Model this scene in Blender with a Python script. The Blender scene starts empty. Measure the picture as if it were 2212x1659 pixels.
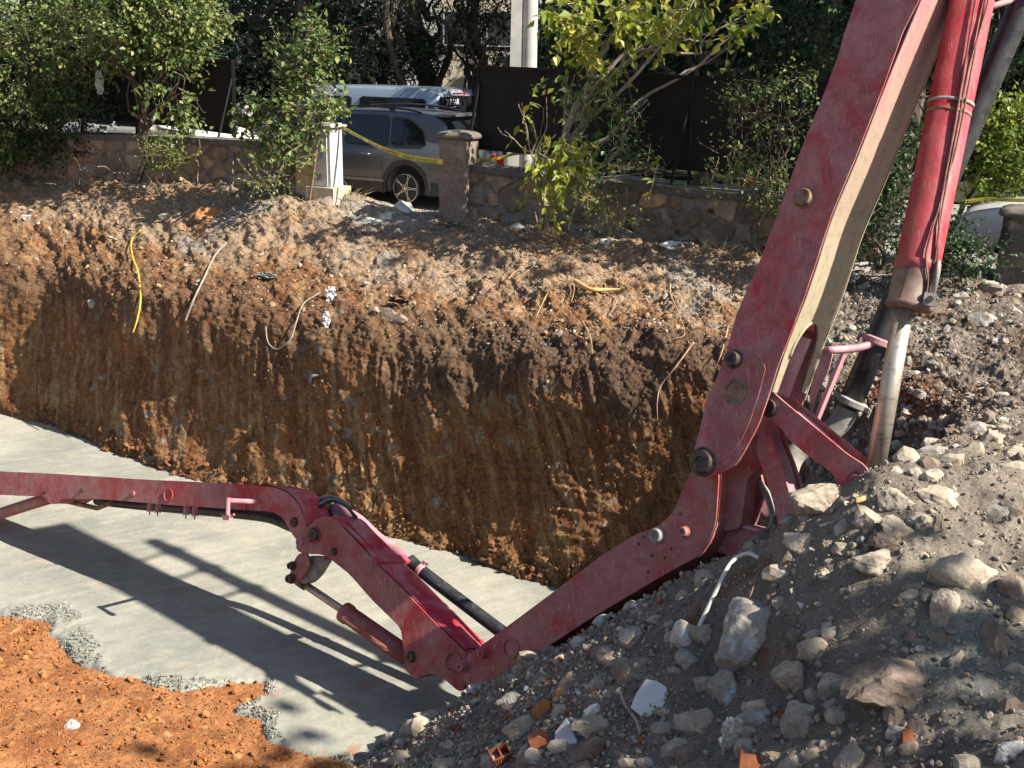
import bpy, bmesh, math, random
import numpy as np
from mathutils import Vector, Matrix
from mathutils.bvhtree import BVHTree
random.seed(7); RNG = np.random.default_rng(7)
S = bpy.context.scene; COL = S.collection
# ------------------------------------------------------------ camera
PW, PHT, F = 2212.0, 1659.0, 2372.0
CAM = np.array([0.0, 0.0, 2.6]); TH = math.radians(16.6); ROLL = 0.02
r0 = np.array([1.0, 0, 0]); f0 = np.array([0, math.cos(TH), -math.sin(TH)]); u0 = np.array([0, math.sin(TH), math.cos(TH)])
RV = r0*math.cos(ROLL)+u0*math.sin(ROLL); UV = u0*math.cos(ROLL)-r0*math.sin(ROLL); FV = f0
cd = bpy.data.cameras.new('camera'); cam = bpy.data.objects.new('camera', cd); COL.objects.link(cam); S.camera = cam
cd.sensor_width = 36; cd.lens = 36*F/PW; cd.clip_end = 1500; cd.clip_start = 0.05
cam.matrix_world = Matrix(((RV[0], UV[0], -FV[0], CAM[0]), (RV[1], UV[1], -FV[1], CAM[1]), (RV[2], UV[2], -FV[2], CAM[2]), (0, 0, 0, 1)))
# ------------------------------------------------------------ light
SUN = np.array([1.30, -0.53, 1.24]); SUN = SUN/np.linalg.norm(SUN)
el = math.asin(SUN[2]); az = math.atan2(SUN[0], SUN[1])
w = bpy.data.worlds.new('World'); S.world = w; w.use_nodes = True
nt = w.node_tree; bg = nt.nodes['Background']; sk = nt.nodes.new('ShaderNodeTexSky'); sk.sky_type = 'NISHITA'; sk.sun_disc = False
sk.sun_elevation = el; sk.sun_rotation = az; sk.air_density = 1.0; sk.dust_density = 1.2
nt.links.new(sk.outputs[0], bg.inputs[0]); bg.inputs[1].default_value = 0.062
sl = bpy.data.lights.new('sun', 'SUN'); sl.energy = 5.0; sl.angle = math.radians(0.53); sl.color = (1.0, 0.93, 0.82)
so = bpy.data.objects.new('sun', sl); COL.objects.link(so); so.rotation_euler = Vector(SUN).to_track_quat('Z', 'Y').to_euler(); so.location = (12, -8, 14)
S.view_settings.view_transform = 'Standard'; S.view_settings.look = 'None'; S.view_settings.gamma = 1; S.view_settings.exposure = 1.2
S.view_settings.use_curve_mapping = False
# ------------------------------------------------------------ pixel -> place helpers (pixels of a 2212 x 1659 view of the photo)
def ray(x, y): return FV + ((x-PW/2)/F)*RV - ((y-PHT/2)/F)*UV
def PY(x, y, Y):
    d = ray(x, y); return CAM + d*(Y/d[1])
def PZ(x, y, z): return CAM + ray(x, y)*z
def PF(x, y, h=-3.4):
    d = ray(x, y); return CAM + d*((h-2.6)/d[2])
def PX(p):
    q = np.asarray(p)-CAM; z = q@FV; return (PW/2+F*(q@RV)/z, PHT/2-F*(q@UV)/z)
FLOOR = -3.4
# ------------------------------------------------------------ noise (numpy perlin)
_perm = RNG.permutation(256).astype(np.int64); _perm = np.concatenate([_perm, _perm, _perm])
_g = RNG.normal(size=(256, 3)); _g /= np.linalg.norm(_g, axis=1)[:, None]
def pn(P):
    P = np.asarray(P, float); sh = P.shape[:-1]; P = P.reshape(-1, 3)
    i = np.floor(P).astype(np.int64); f = P-i; i &= 255
    w_ = f*f*f*(f*(f*6-15)+10); out = np.zeros(len(P))
    for a in (0, 1):
        for b in (0, 1):
            for c in (0, 1):
                h = _perm[_perm[_perm[(i[:, 0]+a) & 255]+((i[:, 1]+b) & 255)]+((i[:, 2]+c) & 255)]
                d = (_g[h]*(f-np.array([a, b, c]))).sum(1)
                out += d*np.where(a, w_[:, 0], 1-w_[:, 0])*np.where(b, w_[:, 1], 1-w_[:, 1])*np.where(c, w_[:, 2], 1-w_[:, 2])
    return out.reshape(sh)
def fbm(P, o=4, g=0.5):
    s = 0; a = 1
    P = np.asarray(P, float)
    for k in range(o): s = s+a*pn(P*(2**k)+17.3*k); a *= g
    return s
def sstep(a, b, x):
    t = np.clip((x-a)/(b-a), 0, 1); return t*t*(3-2*t)
# ------------------------------------------------------------ mesh builder
class MB:
    def __init__(s): s.V = []; s.F = []; s.n = 0; s.C = []
    def add(s, V, Fs, col=None):
        V = np.asarray(V, float).reshape(-1, 3)
        if isinstance(Fs, np.ndarray): s.F.append(Fs+s.n)
        else:
            by = {}
            for f in Fs: by.setdefault(len(f), []).append(f)
            for k in by: s.F.append(np.array(by[k], dtype=np.int64)+s.n)
        s.V.append(V); s.n += len(V)
        if col is not None:
            c = np.asarray(col, float)
            if c.ndim == 1: c = np.tile(c, (len(V), 1))
            s.C.append(c)
        return s
    def build(s, name, mat, parent=None, smooth=False, loc=None):
        V = np.concatenate(s.V)
        if parent is not None:
            L = np.array(WL[parent.name])
        else:
            L = np.array([(V[:, 0].min()+V[:, 0].max())/2, (V[:, 1].min()+V[:, 1].max())/2, V[:, 2].min()]) if loc is None else np.array(loc, float)
        V = V-L
        me = bpy.data.meshes.new(name); me.vertices.add(len(V)); me.vertices.foreach_set('co', V.astype(np.float32).ravel())
        tot = sum(f.size for f in s.F); npoly = sum(len(f) for f in s.F)
        me.loops.add(tot); me.loops.foreach_set('vertex_index', np.concatenate([f.ravel() for f in s.F]).astype(np.int32))
        me.polygons.add(npoly); st = []; o = 0
        for f in s.F: st.append(o+np.arange(len(f))*f.shape[1]); o += f.size
        me.polygons.foreach_set('loop_start', np.concatenate(st).astype(np.int32))
        me.polygons.foreach_set('use_smooth', np.full(npoly, bool(smooth)))
        me.update(calc_edges=True)
        if s.C:
            C = np.concatenate(s.C); C = np.concatenate([C, np.ones((len(C), 1))], 1)
            ca = me.color_attributes.new('Col', 'FLOAT_COLOR', 'POINT'); ca.data.foreach_set('color', C.astype(np.float32).ravel())
        me.validate()
        ob = bpy.data.objects.new(name, me); COL.objects.link(ob)
        if mat is not None: me.materials.append(mat)
        if parent is not None: ob.parent = parent; WL[ob.name] = L
        else: ob.location = L; WL[ob.name] = L
        return ob
WL = {}
def empty(name, loc):
    o = bpy.data.objects.new(name, None); COL.objects.link(o); o.location = loc; o.empty_display_size = 0.2; WL[o.name] = np.array(loc, float); return o
def tag(o, label=None, cat=None, group=None, kind=None):
    if label: o['label'] = label
    if cat: o['category'] = cat
    if group: o['group'] = group
    if kind: o['kind'] = kind
    return o
def unit(v):
    v = np.asarray(v, float); return v/np.linalg.norm(v)
def tube_geo(P, R, n=8, cap=True):
    P = np.asarray(P, float); m = len(P); R = np.full(m, R, float) if np.isscalar(R) else np.asarray(R, float)
    T = np.gradient(P, axis=0); T /= np.linalg.norm(T, axis=1)[:, None]+1e-9
    a = np.array([0, 0, 1.0]) if abs(T[0][2]) < 0.9 else np.array([1.0, 0, 0])
    U = unit(np.cross(T[0], a)); V = []
    for i in range(m):
        U = U-T[i]*(U@T[i]); U = U/(np.linalg.norm(U)+1e-9); W = np.cross(T[i], U)
        an = np.arange(n)*2*math.pi/n
        V.append(P[i]+R[i]*(np.cos(an)[:, None]*U+np.sin(an)[:, None]*W))
    V = np.concatenate(V); k = np.arange(n); k2 = (k+1) % n
    Fq = np.concatenate([np.stack([i*n+k, i*n+k2, (i+1)*n+k2, (i+1)*n+k], 1) for i in range(m-1)])
    Fs = [tuple(q) for q in Fq]
    if cap: Fs.append(tuple(k[::-1])); Fs.append(tuple((m-1)*n+k))
    return V, Fs
def tube(mb, P, R, n=8, col=None, cap=True):
    V, Fs = tube_geo(P, R, n, cap); mb.add(V, Fs, col)
def box(mb, c, ax, ay, az, sx, sy, sz, col=None):
    c = np.asarray(c, float); ax, ay, az = unit(ax)*sx/2, unit(ay)*sy/2, unit(az)*sz/2
    V = [c+i*ax+j*ay+k*az for i in (-1, 1) for j in (-1, 1) for k in (-1, 1)]
    mb.add(V, [(0, 1, 3, 2), (4, 6, 7, 5), (0, 4, 5, 1), (2, 3, 7, 6), (0, 2, 6, 4), (1, 5, 7, 3)], col)
def bar(mb, a, b, w_, h_, up=(0, 0, 1), col=None):
    a = np.asarray(a, float); b = np.asarray(b, float); d = b-a; L = np.linalg.norm(d); d = d/L
    s = np.cross(d, up); s = unit(s) if np.linalg.norm(s) > 1e-3 else np.array([1.0, 0, 0]); t = np.cross(s, d)
    box(mb, (a+b)/2, d, s, t, L, w_, h_, col)
def catmull(P, n):
    P = np.asarray(P, float); P = np.concatenate([[2*P[0]-P[1]], P, [2*P[-1]-P[-2]]]); m = len(P)-3
    t = np.linspace(0, m-1e-6, n); i = t.astype(int); u = (t-i)[:, None]
    a, b, c, d = P[i], P[i+1], P[i+2], P[i+3]
    return 0.5*((2*b)+(-a+c)*u+(2*a-5*b+4*c-d)*u**2+(-a+3*b-3*c+d)*u**3)
# ------------------------------------------------------------ materials
def newmat(name):
    m = bpy.data.materials.new(name); m.use_nodes = True; n = m.node_tree; b = n.nodes['Principled BSDF']; return m, n, b
def N_(n, t, **k):
    x = n.nodes.new(t)
    for a, v in k.items():
        if a.startswith('_'): x.inputs[a[1:].replace('_', ' ')].default_value = v
        else: setattr(x, a, v)
    return x
def mixc(n, f, a, b, mode='MIX'):
    x = n.nodes.new('ShaderNodeMix'); x.data_type = 'RGBA'; x.blend_type = mode
    def put(i, v):
        if hasattr(v, 'links'): n.links.new(v, x.inputs[i])
        else: x.inputs[i].default_value = v if not isinstance(v, tuple) else (v+(1,) if len(v) == 3 else v)
    put(0, f); put(6, a); put(7, b); return x.outputs[2]
def ramp(n, f, stops):
    x = n.nodes.new('ShaderNodeValToRGB'); e = x.color_ramp.elements
    while len(e) < len(stops): e.new(0.5)
    for i, (p, c) in enumerate(stops): e[i].position = p; e[i].color = (c+(1,)) if isinstance(c, tuple) else (c, c, c, 1)
    n.links.new(f, x.inputs[0]); return x.outputs[0]
def coordn(n, sc=(1, 1, 1), rot=(0, 0, 0), kind='Object'):
    t = n.nodes.new('ShaderNodeTexCoord'); m = n.nodes.new('ShaderNodeMapping'); m.inputs['Scale'].default_value = sc; m.inputs['Rotation'].default_value = rot
    n.links.new(t.outputs[kind], m.inputs[0]); return m.outputs[0]
def noise(n, sc, det=6, rough=0.6, vec=None, dist=0):
    x = N_(n, 'ShaderNodeTexNoise', _Scale=sc, _Detail=det, _Roughness=rough, _Distortion=dist)
    if vec is not None: n.links.new(vec, x.inputs['Vector'])
    return x.outputs['Fac']
def bump(n, b, h, st=0.5, dist=0.02, prev=None):
    x = N_(n, 'ShaderNodeBump', _Strength=st, _Distance=dist); n.links.new(h, x.inputs['Height'])
    if prev is not None: n.links.new(prev, x.inputs['Normal'])
    n.links.new(x.outputs[0], b.inputs['Normal']); return x.outputs[0]
def mat_mottle(name, c1, c2, sc=8, rough=0.7, bsc=30, bst=0.3, bd=0.01, metal=0, spec=0.5, c3=None, t3=0.62, s3=3):
    m, n, b = newmat(name); v = coordn(n)
    f = ramp(n, noise(n, sc, 6, 0.6, v), [(0.35, 0.0), (0.65, 1.0)]); c = mixc(n, f, c1, c2)
    if c3: g = ramp(n, noise(n, s3, 8, 0.7, v, 0.5), [(t3, 0.0), (t3+0.05, 1.0)]); c = mixc(n, g, c, c3)
    n.links.new(c, b.inputs['Base Color']); b.inputs['Roughness'].default_value = rough; b.inputs['Metallic'].default_value = metal; b.inputs['Specular IOR Level'].default_value = spec
    if bst: bump(n, b, noise(n, bsc, 6, 0.65, v), bst, bd)
    return m
def mat_attr(name, rough=1.0, crack=0, scs=((6, 0.35), (40, 0.4)), bumps=((25, 0.5, 0.03), (110, 0.5, 0.008)), spec=0.2):
    m, n, b = newmat(name); v = coordn(n, kind='Object'); a = N_(n, 'ShaderNodeVertexColor'); a.layer_name = 'Col'; c = a.outputs[0]
    for sc, k in scs:
        f = ramp(n, noise(n, sc, 7, 0.7, v), [(0.25, 1-k), (0.75, 1+k)]); c = mixc(n, 1.0, c, f, 'MULTIPLY')
    n.links.new(c, b.inputs['Base Color']); b.inputs['Roughness'].default_value = rough; b.inputs['Specular IOR Level'].default_value = spec
    pv = None
    if crack:
        vo = N_(n, 'ShaderNodeTexVoronoi', feature='DISTANCE_TO_EDGE', _Scale=crack); wv = n.nodes.new('ShaderNodeVectorMath'); wv.operation = 'MULTIPLY_ADD'; nn_ = N_(n, 'ShaderNodeTexNoise', _Scale=5.0, _Detail=5.0); n.links.new(v, nn_.inputs['Vector']); n.links.new(nn_.outputs['Color'], wv.inputs[0]); wv.inputs[1].default_value = (0.35, 0.35, 0.35)
        mp = n.nodes.new('ShaderNodeMapping'); mp.inputs['Scale'].default_value = (1, 1, 0.45); n.links.new(v, mp.inputs[0]); n.links.new(mp.outputs[0], wv.inputs[2]); n.links.new(wv.outputs[0], vo.inputs['Vector'])
        cr = ramp(n, vo.outputs['Distance'], [(0.0, 0.0), (0.06, 1.0)]); c2_ = mixc(n, cr, (0.6, 0.58, 0.55), (1.0, 1.0, 1.0)); c = mixc(n, 0.8, c, c2_, 'MULTIPLY'); n.links.new(c, b.inputs['Base Color']); pv = bump(n, b, cr, 0.6, 0.02)
    for sc, st, d in bumps: pv = bump(n, b, noise(n, sc, 8, 0.7, v), st, d, pv)
    return m
def mat_leaf(name, c1, c2, c3, trans=0.35, rough=0.45):
    m, n, b = newmat(name); a = N_(n, 'ShaderNodeVertexColor'); a.layer_name = 'Col'
    s = N_(n, 'ShaderNodeSeparateColor'); n.links.new(a.outputs[0], s.inputs[0])
    c = ramp(n, s.outputs[0], [(0.0, c1), (0.55, c2), (1.0, c3)])
    n.links.new(c, b.inputs['Base Color']); b.inputs['Roughness'].default_value = rough; b.inputs['Specular IOR Level'].default_value = 0.4
    t = n.nodes.new('ShaderNodeBsdfTranslucent'); n.links.new(c, t.inputs[0]); mx = n.nodes.new('ShaderNodeMixShader'); mx.inputs[0].default_value = trans
    n.links.new(b.outputs[0], mx.inputs[1]); n.links.new(t.outputs[0], mx.inputs[2]); n.links.new(mx.outputs[0], n.nodes['Material Output'].inputs[0]); return m
def mat_paint(name, red=(0.42, 0.012, 0.03), fade=(0.42, 0.13, 0.14), dust=(0.30, 0.22, 0.15), fd=0.5, du=0.35, scr=0.4, spots=0.6):
    m, n, b = newmat(name); v = coordn(n)
    f = ramp(n, noise(n, 1.9, 9, 0.66, v, 0.8), [(fd-0.10, 0.0), (fd+0.08, 1.0)]); c = mixc(n, f, fade, red)
    f2 = ramp(n, noise(n, 9, 8, 0.75, v), [(0.3, 0.0), (0.9, 1.0)]); c = mixc(n, f2, c, (red[0]*0.5, red[1], red[2]))
    g = ramp(n, noise(n, 1.3, 8, 0.7, v, 0.8), [(0.45, 0.0), (0.75, 1.0)]); gm = N_(n, 'ShaderNodeMath', operation='MULTIPLY'); n.links.new(g, gm.inputs[0]); gm.inputs[1].default_value = du
    c = mixc(n, gm.outputs[0], c, dust)
    h = noise(n, 34, 3, 0.5, coordn(n, (3.0, 0.5, 0.16), (0.35, 0.2, 0.5))); h = ramp(n, h, [(0.635, 0.0), (0.68, 1.0)])
    hm = N_(n, 'ShaderNodeMath', operation='MULTIPLY'); n.links.new(h, hm.inputs[0]); hm.inputs[1].default_value = scr; c = mixc(n, hm.outputs[0], c, (0.5, 0.4, 0.36))
    gk = ramp(n, noise(n, 6, 10, 0.78, coordn(n, (1, 1, 0.5)), 0.6), [(0.50, 0.0), (0.72, 0.55)]); c = mixc(n, gk, c, (0.14, 0.055, 0.04))
    k = ramp(n, noise(n, 13, 9, 0.8, v, 1.0), [(0.62, 0.0), (0.66, 1.0)]); km = N_(n, 'ShaderNodeMath', operation='MULTIPLY'); n.links.new(k, km.inputs[0]); km.inputs[1].default_value = spots
    c = mixc(n, km.outputs[0], c, (0.07, 0.03, 0.022))
    n.links.new(c, b.inputs['Base Color']); b.inputs['Roughness'].default_value = 0.5
    r = ramp(n, noise(n, 5, 6, 0.6, v), [(0.3, 0.38), (0.7, 0.7)]); n.links.new(r, b.inputs['Roughness']); b.inputs['Specular IOR Level'].default_value = 0.35
    bump(n, b, noise(n, 45, 6, 0.6, v), 0.12, 0.004); return m
M = {}
M['bank'] = mat_attr('bank_soil', crack=5.0, scs=((6, 0.35), (40, 0.5), (130, 0.35)), bumps=((12, 0.5, 0.04), (38, 0.9, 0.03), (120, 0.9, 0.012)))
M['soil'] = mat_attr('soil', scs=((6, 0.35), (40, 0.5), (130, 0.35)), bumps=((12, 0.5, 0.04), (38, 0.9, 0.03), (120, 0.9, 0.012)))
M['rubble'] = mat_attr('rubble_soil', scs=((5, 0.3), (60, 0.5), (170, 0.4)), bumps=((30, 0.9, 0.03), (90, 1.0, 0.014), (240, 0.8, 0.006)))
M['stone'] = mat_attr('stone', scs=((4, 0.25), (30, 0.35)), bumps=((10, 0.4, 0.03), (60, 0.6, 0.01)), rough=0.95)
M['masonry'] = mat_attr('masonry', scs=((3, 0.25), (25, 0.4)), bumps=((18, 0.6, 0.02), (90, 0.6, 0.006)))
M['concrete'] = mat_attr('wet_concrete', rough=0.7, scs=((0.9, 0.16), (4, 0.12), (22, 0.14), (110, 0.15)), bumps=((3, 0.35, 0.03), (14, 0.35, 0.012), (90, 0.45, 0.005)), spec=0.4)
M['paint'] = mat_paint('worn_red_paint', red=(0.52, 0.025, 0.035), fade=(0.49, 0.235, 0.225), fd=0.55, du=0.42)
M['paint2'] = mat_paint('dull_red_paint', red=(0.43, 0.035, 0.04), fade=(0.43, 0.185, 0.17), fd=0.55, du=0.75, scr=0.6)
M['cyl'] = mat_paint('bright_red_paint', red=(0.36, 0.012, 0.025), fade=(0.42, 0.10, 0.11), fd=0.52, du=0.22, scr=0.3, spots=0.95)
M['pinkpaint'] = mat_paint('chalky_pink_paint', red=(0.42, 0.10, 0.13), fade=(0.55, 0.30, 0.32), fd=0.6, du=0.2, scr=0.2, spots=0.3)
M['steel'] = mat_mottle('dark_greasy_steel', (0.045, 0.035, 0.03), (0.13, 0.09, 0.07), 20, 0.5, 60, 0.4, 0.004, 0.6)
M['rust'] = mat_mottle('rusty_steel', (0.16, 0.07, 0.035), (0.32, 0.22, 0.15), 18, 0.7, 60, 0.4, 0.004, 0.2)
M['black'] = mat_mottle('black_pipe', (0.012, 0.012, 0.014), (0.045, 0.045, 0.05), 9, 0.42, 60, 0.15, 0.003, c3=(0.10, 0.095, 0.09), t3=0.62, s3=12)
M['greycast'] = mat_mottle('dusty_cast_metal', (0.20, 0.19, 0.17), (0.36, 0.34, 0.31), 10, 0.8, 50, 0.4, 0.006)
m, n, b = newmat('chrome_rod'); v = coordn(n); c = mixc(n, ramp(n, noise(n, 6, 8, 0.7, coordn(n, (1, 1, 3.0))), [(0.52, 0.0), (0.75, 1.0)]), (0.50, 0.44, 0.36), (0.10, 0.085, 0.07))
n.links.new(c, b.inputs['Base Color']); b.inputs['Metallic'].default_value = 0.6; b.inputs['Roughness'].default_value = 0.4
bump(n, b, noise(n, 25, 8, 0.8, v), 0.1, 0.003); M['chrome'] = m
M['bark'] = mat_mottle('bark', (0.05, 0.035, 0.025), (0.13, 0.10, 0.075), 14, 0.95, 40, 0.8, 0.02)
M['palebark'] = mat_mottle('pale_bark', (0.22, 0.19, 0.15), (0.36, 0.32, 0.26), 14, 0.9, 40, 0.5, 0.01)
M['twig'] = mat_mottle('dry_twig', (0.16, 0.12, 0.08), (0.34, 0.27, 0.19), 14, 0.9, 40, 0.4, 0.005)
M['hoard'] = mat_mottle('dark_sheet_metal', (0.010, 0.009, 0.008), (0.015, 0.013, 0.012), 3, 0.6, 60, 0.05, 0.002, spec=0.25)
M['lf_dark'] = mat_leaf('leaf_dark', (0.015, 0.035, 0.014), (0.035, 0.08, 0.03), (0.10, 0.16, 0.06))
M['lf_mid'] = mat_leaf('leaf_mid', (0.05, 0.10, 0.025), (0.13, 0.19, 0.055), (0.33, 0.34, 0.12))
M['lf_yel'] = mat_leaf('leaf_yellow_green', (0.10, 0.17, 0.03), (0.28, 0.34, 0.05), (0.50, 0.46, 0.08), 0.5)
M['lf_pine'] = mat_leaf('shaded_pine_needles', (0.008, 0.018, 0.008), (0.016, 0.034, 0.012), (0.05, 0.07, 0.025), 0.1, 0.7)  # kept near black: the shade of the wood is put into the colour
# ============================================================ TERRAIN
def Yw(x): return 16.9/(1+0.5*((x-1106)/F)/1.01)
xs_ = [-700, 0, 300, 650, 985, 1250, 1500, 1700, 1900, 2100, 2400, 3000]
yb = [315, 372, 388, 415, 462, 500, 530, 552, 575, 600, 640, 700]
y1 = [385, 430, 450, 480, 525, 560, 590, 612, 640, 680, 720, 780]
y2 = [470, 510, 540, 590, 640, 660, 680, 700, 740, 780, 800, 850]
y3 = [555, 600, 640, 715, 765, 780, 790, 810, 850, 880, 900, 950]
y4 = [690, 750, 830, 930, 990, 1030, 1060, 1050, 1010, 980, 980, 1000]
y5 = [830, 898, 1000, 1108, 1205, 1290, 1350, 1330, 1180, 1080, 1050, 1080]
Y5 = {1700: 10.0, 1900: 8.9, 2100: 8.0, 2400: 7.3, 3000: 6.8}
cols = []
for i, x in enumerate(xs_):
    fY = PF(x, y5[i])[1] if x not in Y5 else Y5[x]
    lipY = fY+(0.85 if x <= 1500 else {1700: 1.3, 1900: 1.5, 2100: 1.2, 2400: 1.2, 3000: 1.2}[x]); W = Yw(x)
    p = [PY(x, y5[i], fY)+np.array([-0.2, -0.25, -0.35]), PY(x, y5[i], fY), PY(x, y4[i], fY+(lipY-fY)*0.5), PY(x, y3[i], lipY), PY(x, y2[i], lipY+(W-lipY)*0.32), PY(x, y1[i], lipY+(W-lipY)*0.66), PY(x, yb[i], W)]
    p.append(p[-1]+np.array([0.25, 0.5, 0.02])); p.append(p[-1]+np.array([0.4, 0.9, -0.35])); cols.append(p)
cols = np.array(cols)          # (12, 9, 3)
NU, NV = 960, 520
A = np.stack([catmull(cols[:, j], 220) for j in range(cols.shape[1])], 1)
wgt = np.array([0, 0.25, 1.6, 3.2, 4.6, 6.0, 7.4, 8.0, 9.0])
tt = np.linspace(0, 9.0, NV); rows = np.interp(tt, wgt, np.arange(9))
def cm_rows(A, rows):
    P = np.concatenate([2*A[:, :1]-A[:, 1:2], A, 2*A[:, -1:]-A[:, -2:-1]], 1)
    i = np.minimum(rows.astype(int), A.shape[1]-2); u = (rows-i)[None, :, None]
    a, b_, c_, d_ = P[:, i], P[:, i+1], P[:, i+2], P[:, i+3]
    return 0.5*((2*b_)+(-a+c_)*u+(2*a-5*b_+4*c_-d_)*u**2+(-a+3*b_-3*c_+d_)*u**3)
A = cm_rows(A, rows)            # (220, NV, 3)
uu = np.linspace(0, 219, NU); i0 = np.minimum(uu.astype(int), 218); fu = (uu-i0)[:, None, None]
B = A[i0]*(1-fu)+A[i0+1]*fu
WALL = catmull(cols[:, 6], 400)  # base line of the roadside wall
def gridnorm(B):
    du = np.gradient(B, axis=0); dv = np.gradient(B, axis=1); Nn = np.cross(du, dv); return Nn/(np.linalg.norm(Nn, axis=2)[..., None]+1e-9)
Nn = gridnorm(B)
arc = np.cumsum(np.concatenate([[0], np.linalg.norm(np.diff(B[:, 200], axis=0), axis=1)]))[:, None]+np.zeros((1, NV))
R_ = np.broadcast_to(rows[None, :], (NU, NV)); Z = B[..., 2]
face = sstep(0.9, 1.3, R_)*(1-sstep(2.7, 3.2, R_)); top = sstep(2.7, 3.3, R_)
xpix = np.interp(uu, np.linspace(0, 219, len(xs_)), xs_)[:, None]
right = sstep(1600, 1800, xpix)+0*R_
edge = fbm(B*1.1, 3)*0.8; 
tilt = 0.30*sstep(500, 1100, xpix)
sc = arc+tilt*(Z+3.4)*1.2
wob = 0.5*fbm(B*0.6+2, 3)
groove = fbm(np.stack([(sc+wob)*2.0, Z*0.5, 0*Z], -1), 5, 0.62)+0.45*np.abs(fbm(np.stack([(sc+wob*0.6)*6, Z*0.9, 0*Z+5], -1), 4, 0.6))*(0.4+sstep(-0.2, 0.3, fbm(B*0.7+20, 2)))
arcs = fbm(np.stack([arc*0.6, (Z+0.28*np.sin((arc-arc[560:561, :1])*0.9))*11, 0*Z+9], -1), 3)
arcw = np.exp(-((xpix-1200)/230)**2)*np.exp(-((Z+2.5)/0.6)**2)
tooth = fbm(np.stack([(sc+wob*0.8)*22, Z*1.1, 0*Z+31], -1), 3, 0.6)*sstep(-0.1, 0.25, fbm(B*1.3+40, 2))
disp = face*(0.026*tooth+0.048*groove*(1-arcw)+0.05*arcs*arcw*0.9)+0.10*fbm(B*0.8, 3)
clod = fbm(B*3.0, 5, 0.62); rid = 1-np.abs(fbm(B*2.2+4, 4))*2
gul = fbm(np.stack([(arc+0.55*R_)*1.5, R_*0.5, 0*Z], -1), 4, 0.6)
disp = disp+top*(0.085*clod+0.04*rid+0.10*gul*(1-right)*(R_ < 6.3))+face*0.035*clod+0.032*fbm(B*9, 4, 0.8)*(1-0.55*face)
disp = disp*(1-0.7*sstep(6.0, 6.4, R_))+right*0.08*fbm(B*1.7, 4)
foot = (1-sstep(0.9, 1.5, R_)); disp = disp+foot*0.12*fbm(B*2.4, 5, 0.65)+0.08*np.exp(-((R_-1.15)/0.25)**2)*(0.5+fbm(B*1.2, 3))
B = B+Nn*np.where(Nn[..., 1:2] < 0, 1, -1)*0 + Nn*disp[..., None]*np.sign(-(Nn[NU//2, 150, 1]))
B[..., 2] -= 0.17*np.exp(-((xpix-850)/120)**2)*sstep(4.6, 5.6, R_)
# albedo
def lerpc(a, b_, t): return a+(b_-a)*t[..., None]
C = np.zeros(B.shape)
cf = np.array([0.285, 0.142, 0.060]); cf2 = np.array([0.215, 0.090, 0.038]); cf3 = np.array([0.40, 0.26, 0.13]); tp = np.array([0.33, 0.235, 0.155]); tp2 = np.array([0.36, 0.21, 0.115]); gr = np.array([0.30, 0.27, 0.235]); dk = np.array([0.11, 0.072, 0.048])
n1 = fbm(B*0.9+3, 4); st = fbm(np.stack([sc*5, Z*0.5, 0*Z+2], -1), 4, 0.6)
C = lerpc(cf+0*B, cf2, sstep(-0.25, 0.35, st)); C = lerpc(C, cf3, sstep(0.05, 0.5, fbm(np.stack([sc*7, Z*1.2, 0*Z+7], -1), 4, 0.65)+0.35*n1)*0.8)
C = lerpc(C, cf3*1.2, sstep(0.12, 0.45, tooth)*0.55); C = lerpc(C, cf2*0.6, sstep(0.1, 0.45, -tooth)*0.55)
C = lerpc(C, np.array([0.33, 0.29, 0.22]), sstep(0.38, 0.52, fbm(B*4.0+8, 4, 0.7))*0.8)
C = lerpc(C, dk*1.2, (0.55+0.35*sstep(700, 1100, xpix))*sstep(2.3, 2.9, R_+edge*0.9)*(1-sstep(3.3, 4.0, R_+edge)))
T = lerpc(tp+0*B, tp2, sstep(0.0, 0.4, n1+0.5*fbm(B*3, 3))); T = lerpc(T, gr, sstep(0.15, 0.45, fbm(B*0.7+11, 4))*0.8)
T = lerpc(T, gr*1.15, np.exp(-((xpix-850)/150)**2)*sstep(5.0, 5.7, R_)*0.9+0*R_)
C = lerpc(C, T, sstep(3.7, 4.4, R_+edge*1.2))
rg = lerpc(np.array([0.24, 0.20, 0.165])+0*B, np.array([0.16, 0.115, 0.085]), sstep(-0.2, 0.3, n1)); rg = lerpc(rg, np.array([0.22, 0.085, 0.035]), np.exp(-((xpix-1950)/110)**2-((R_-3.0)/0.55)**2))
C = lerpc(C, rg, right)
C = lerpc(C, C*0.8, foot); C = np.clip(C, 0.01, 0.6)
def gridfaces(a, b_):
    I = (np.arange(a-1)[:, None]*b_+np.arange(b_-1)[None, :]).ravel(); return np.stack([I, I+b_, I+b_+1, I+1], 1)
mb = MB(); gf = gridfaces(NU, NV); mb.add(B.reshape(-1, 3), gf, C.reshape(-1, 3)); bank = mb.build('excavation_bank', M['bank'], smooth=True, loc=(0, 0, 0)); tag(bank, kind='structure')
BANK_V, BANK_F = B.reshape(-1, 3), gf
print('bank', B[..., 2].min(), B[..., 2].max())
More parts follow.
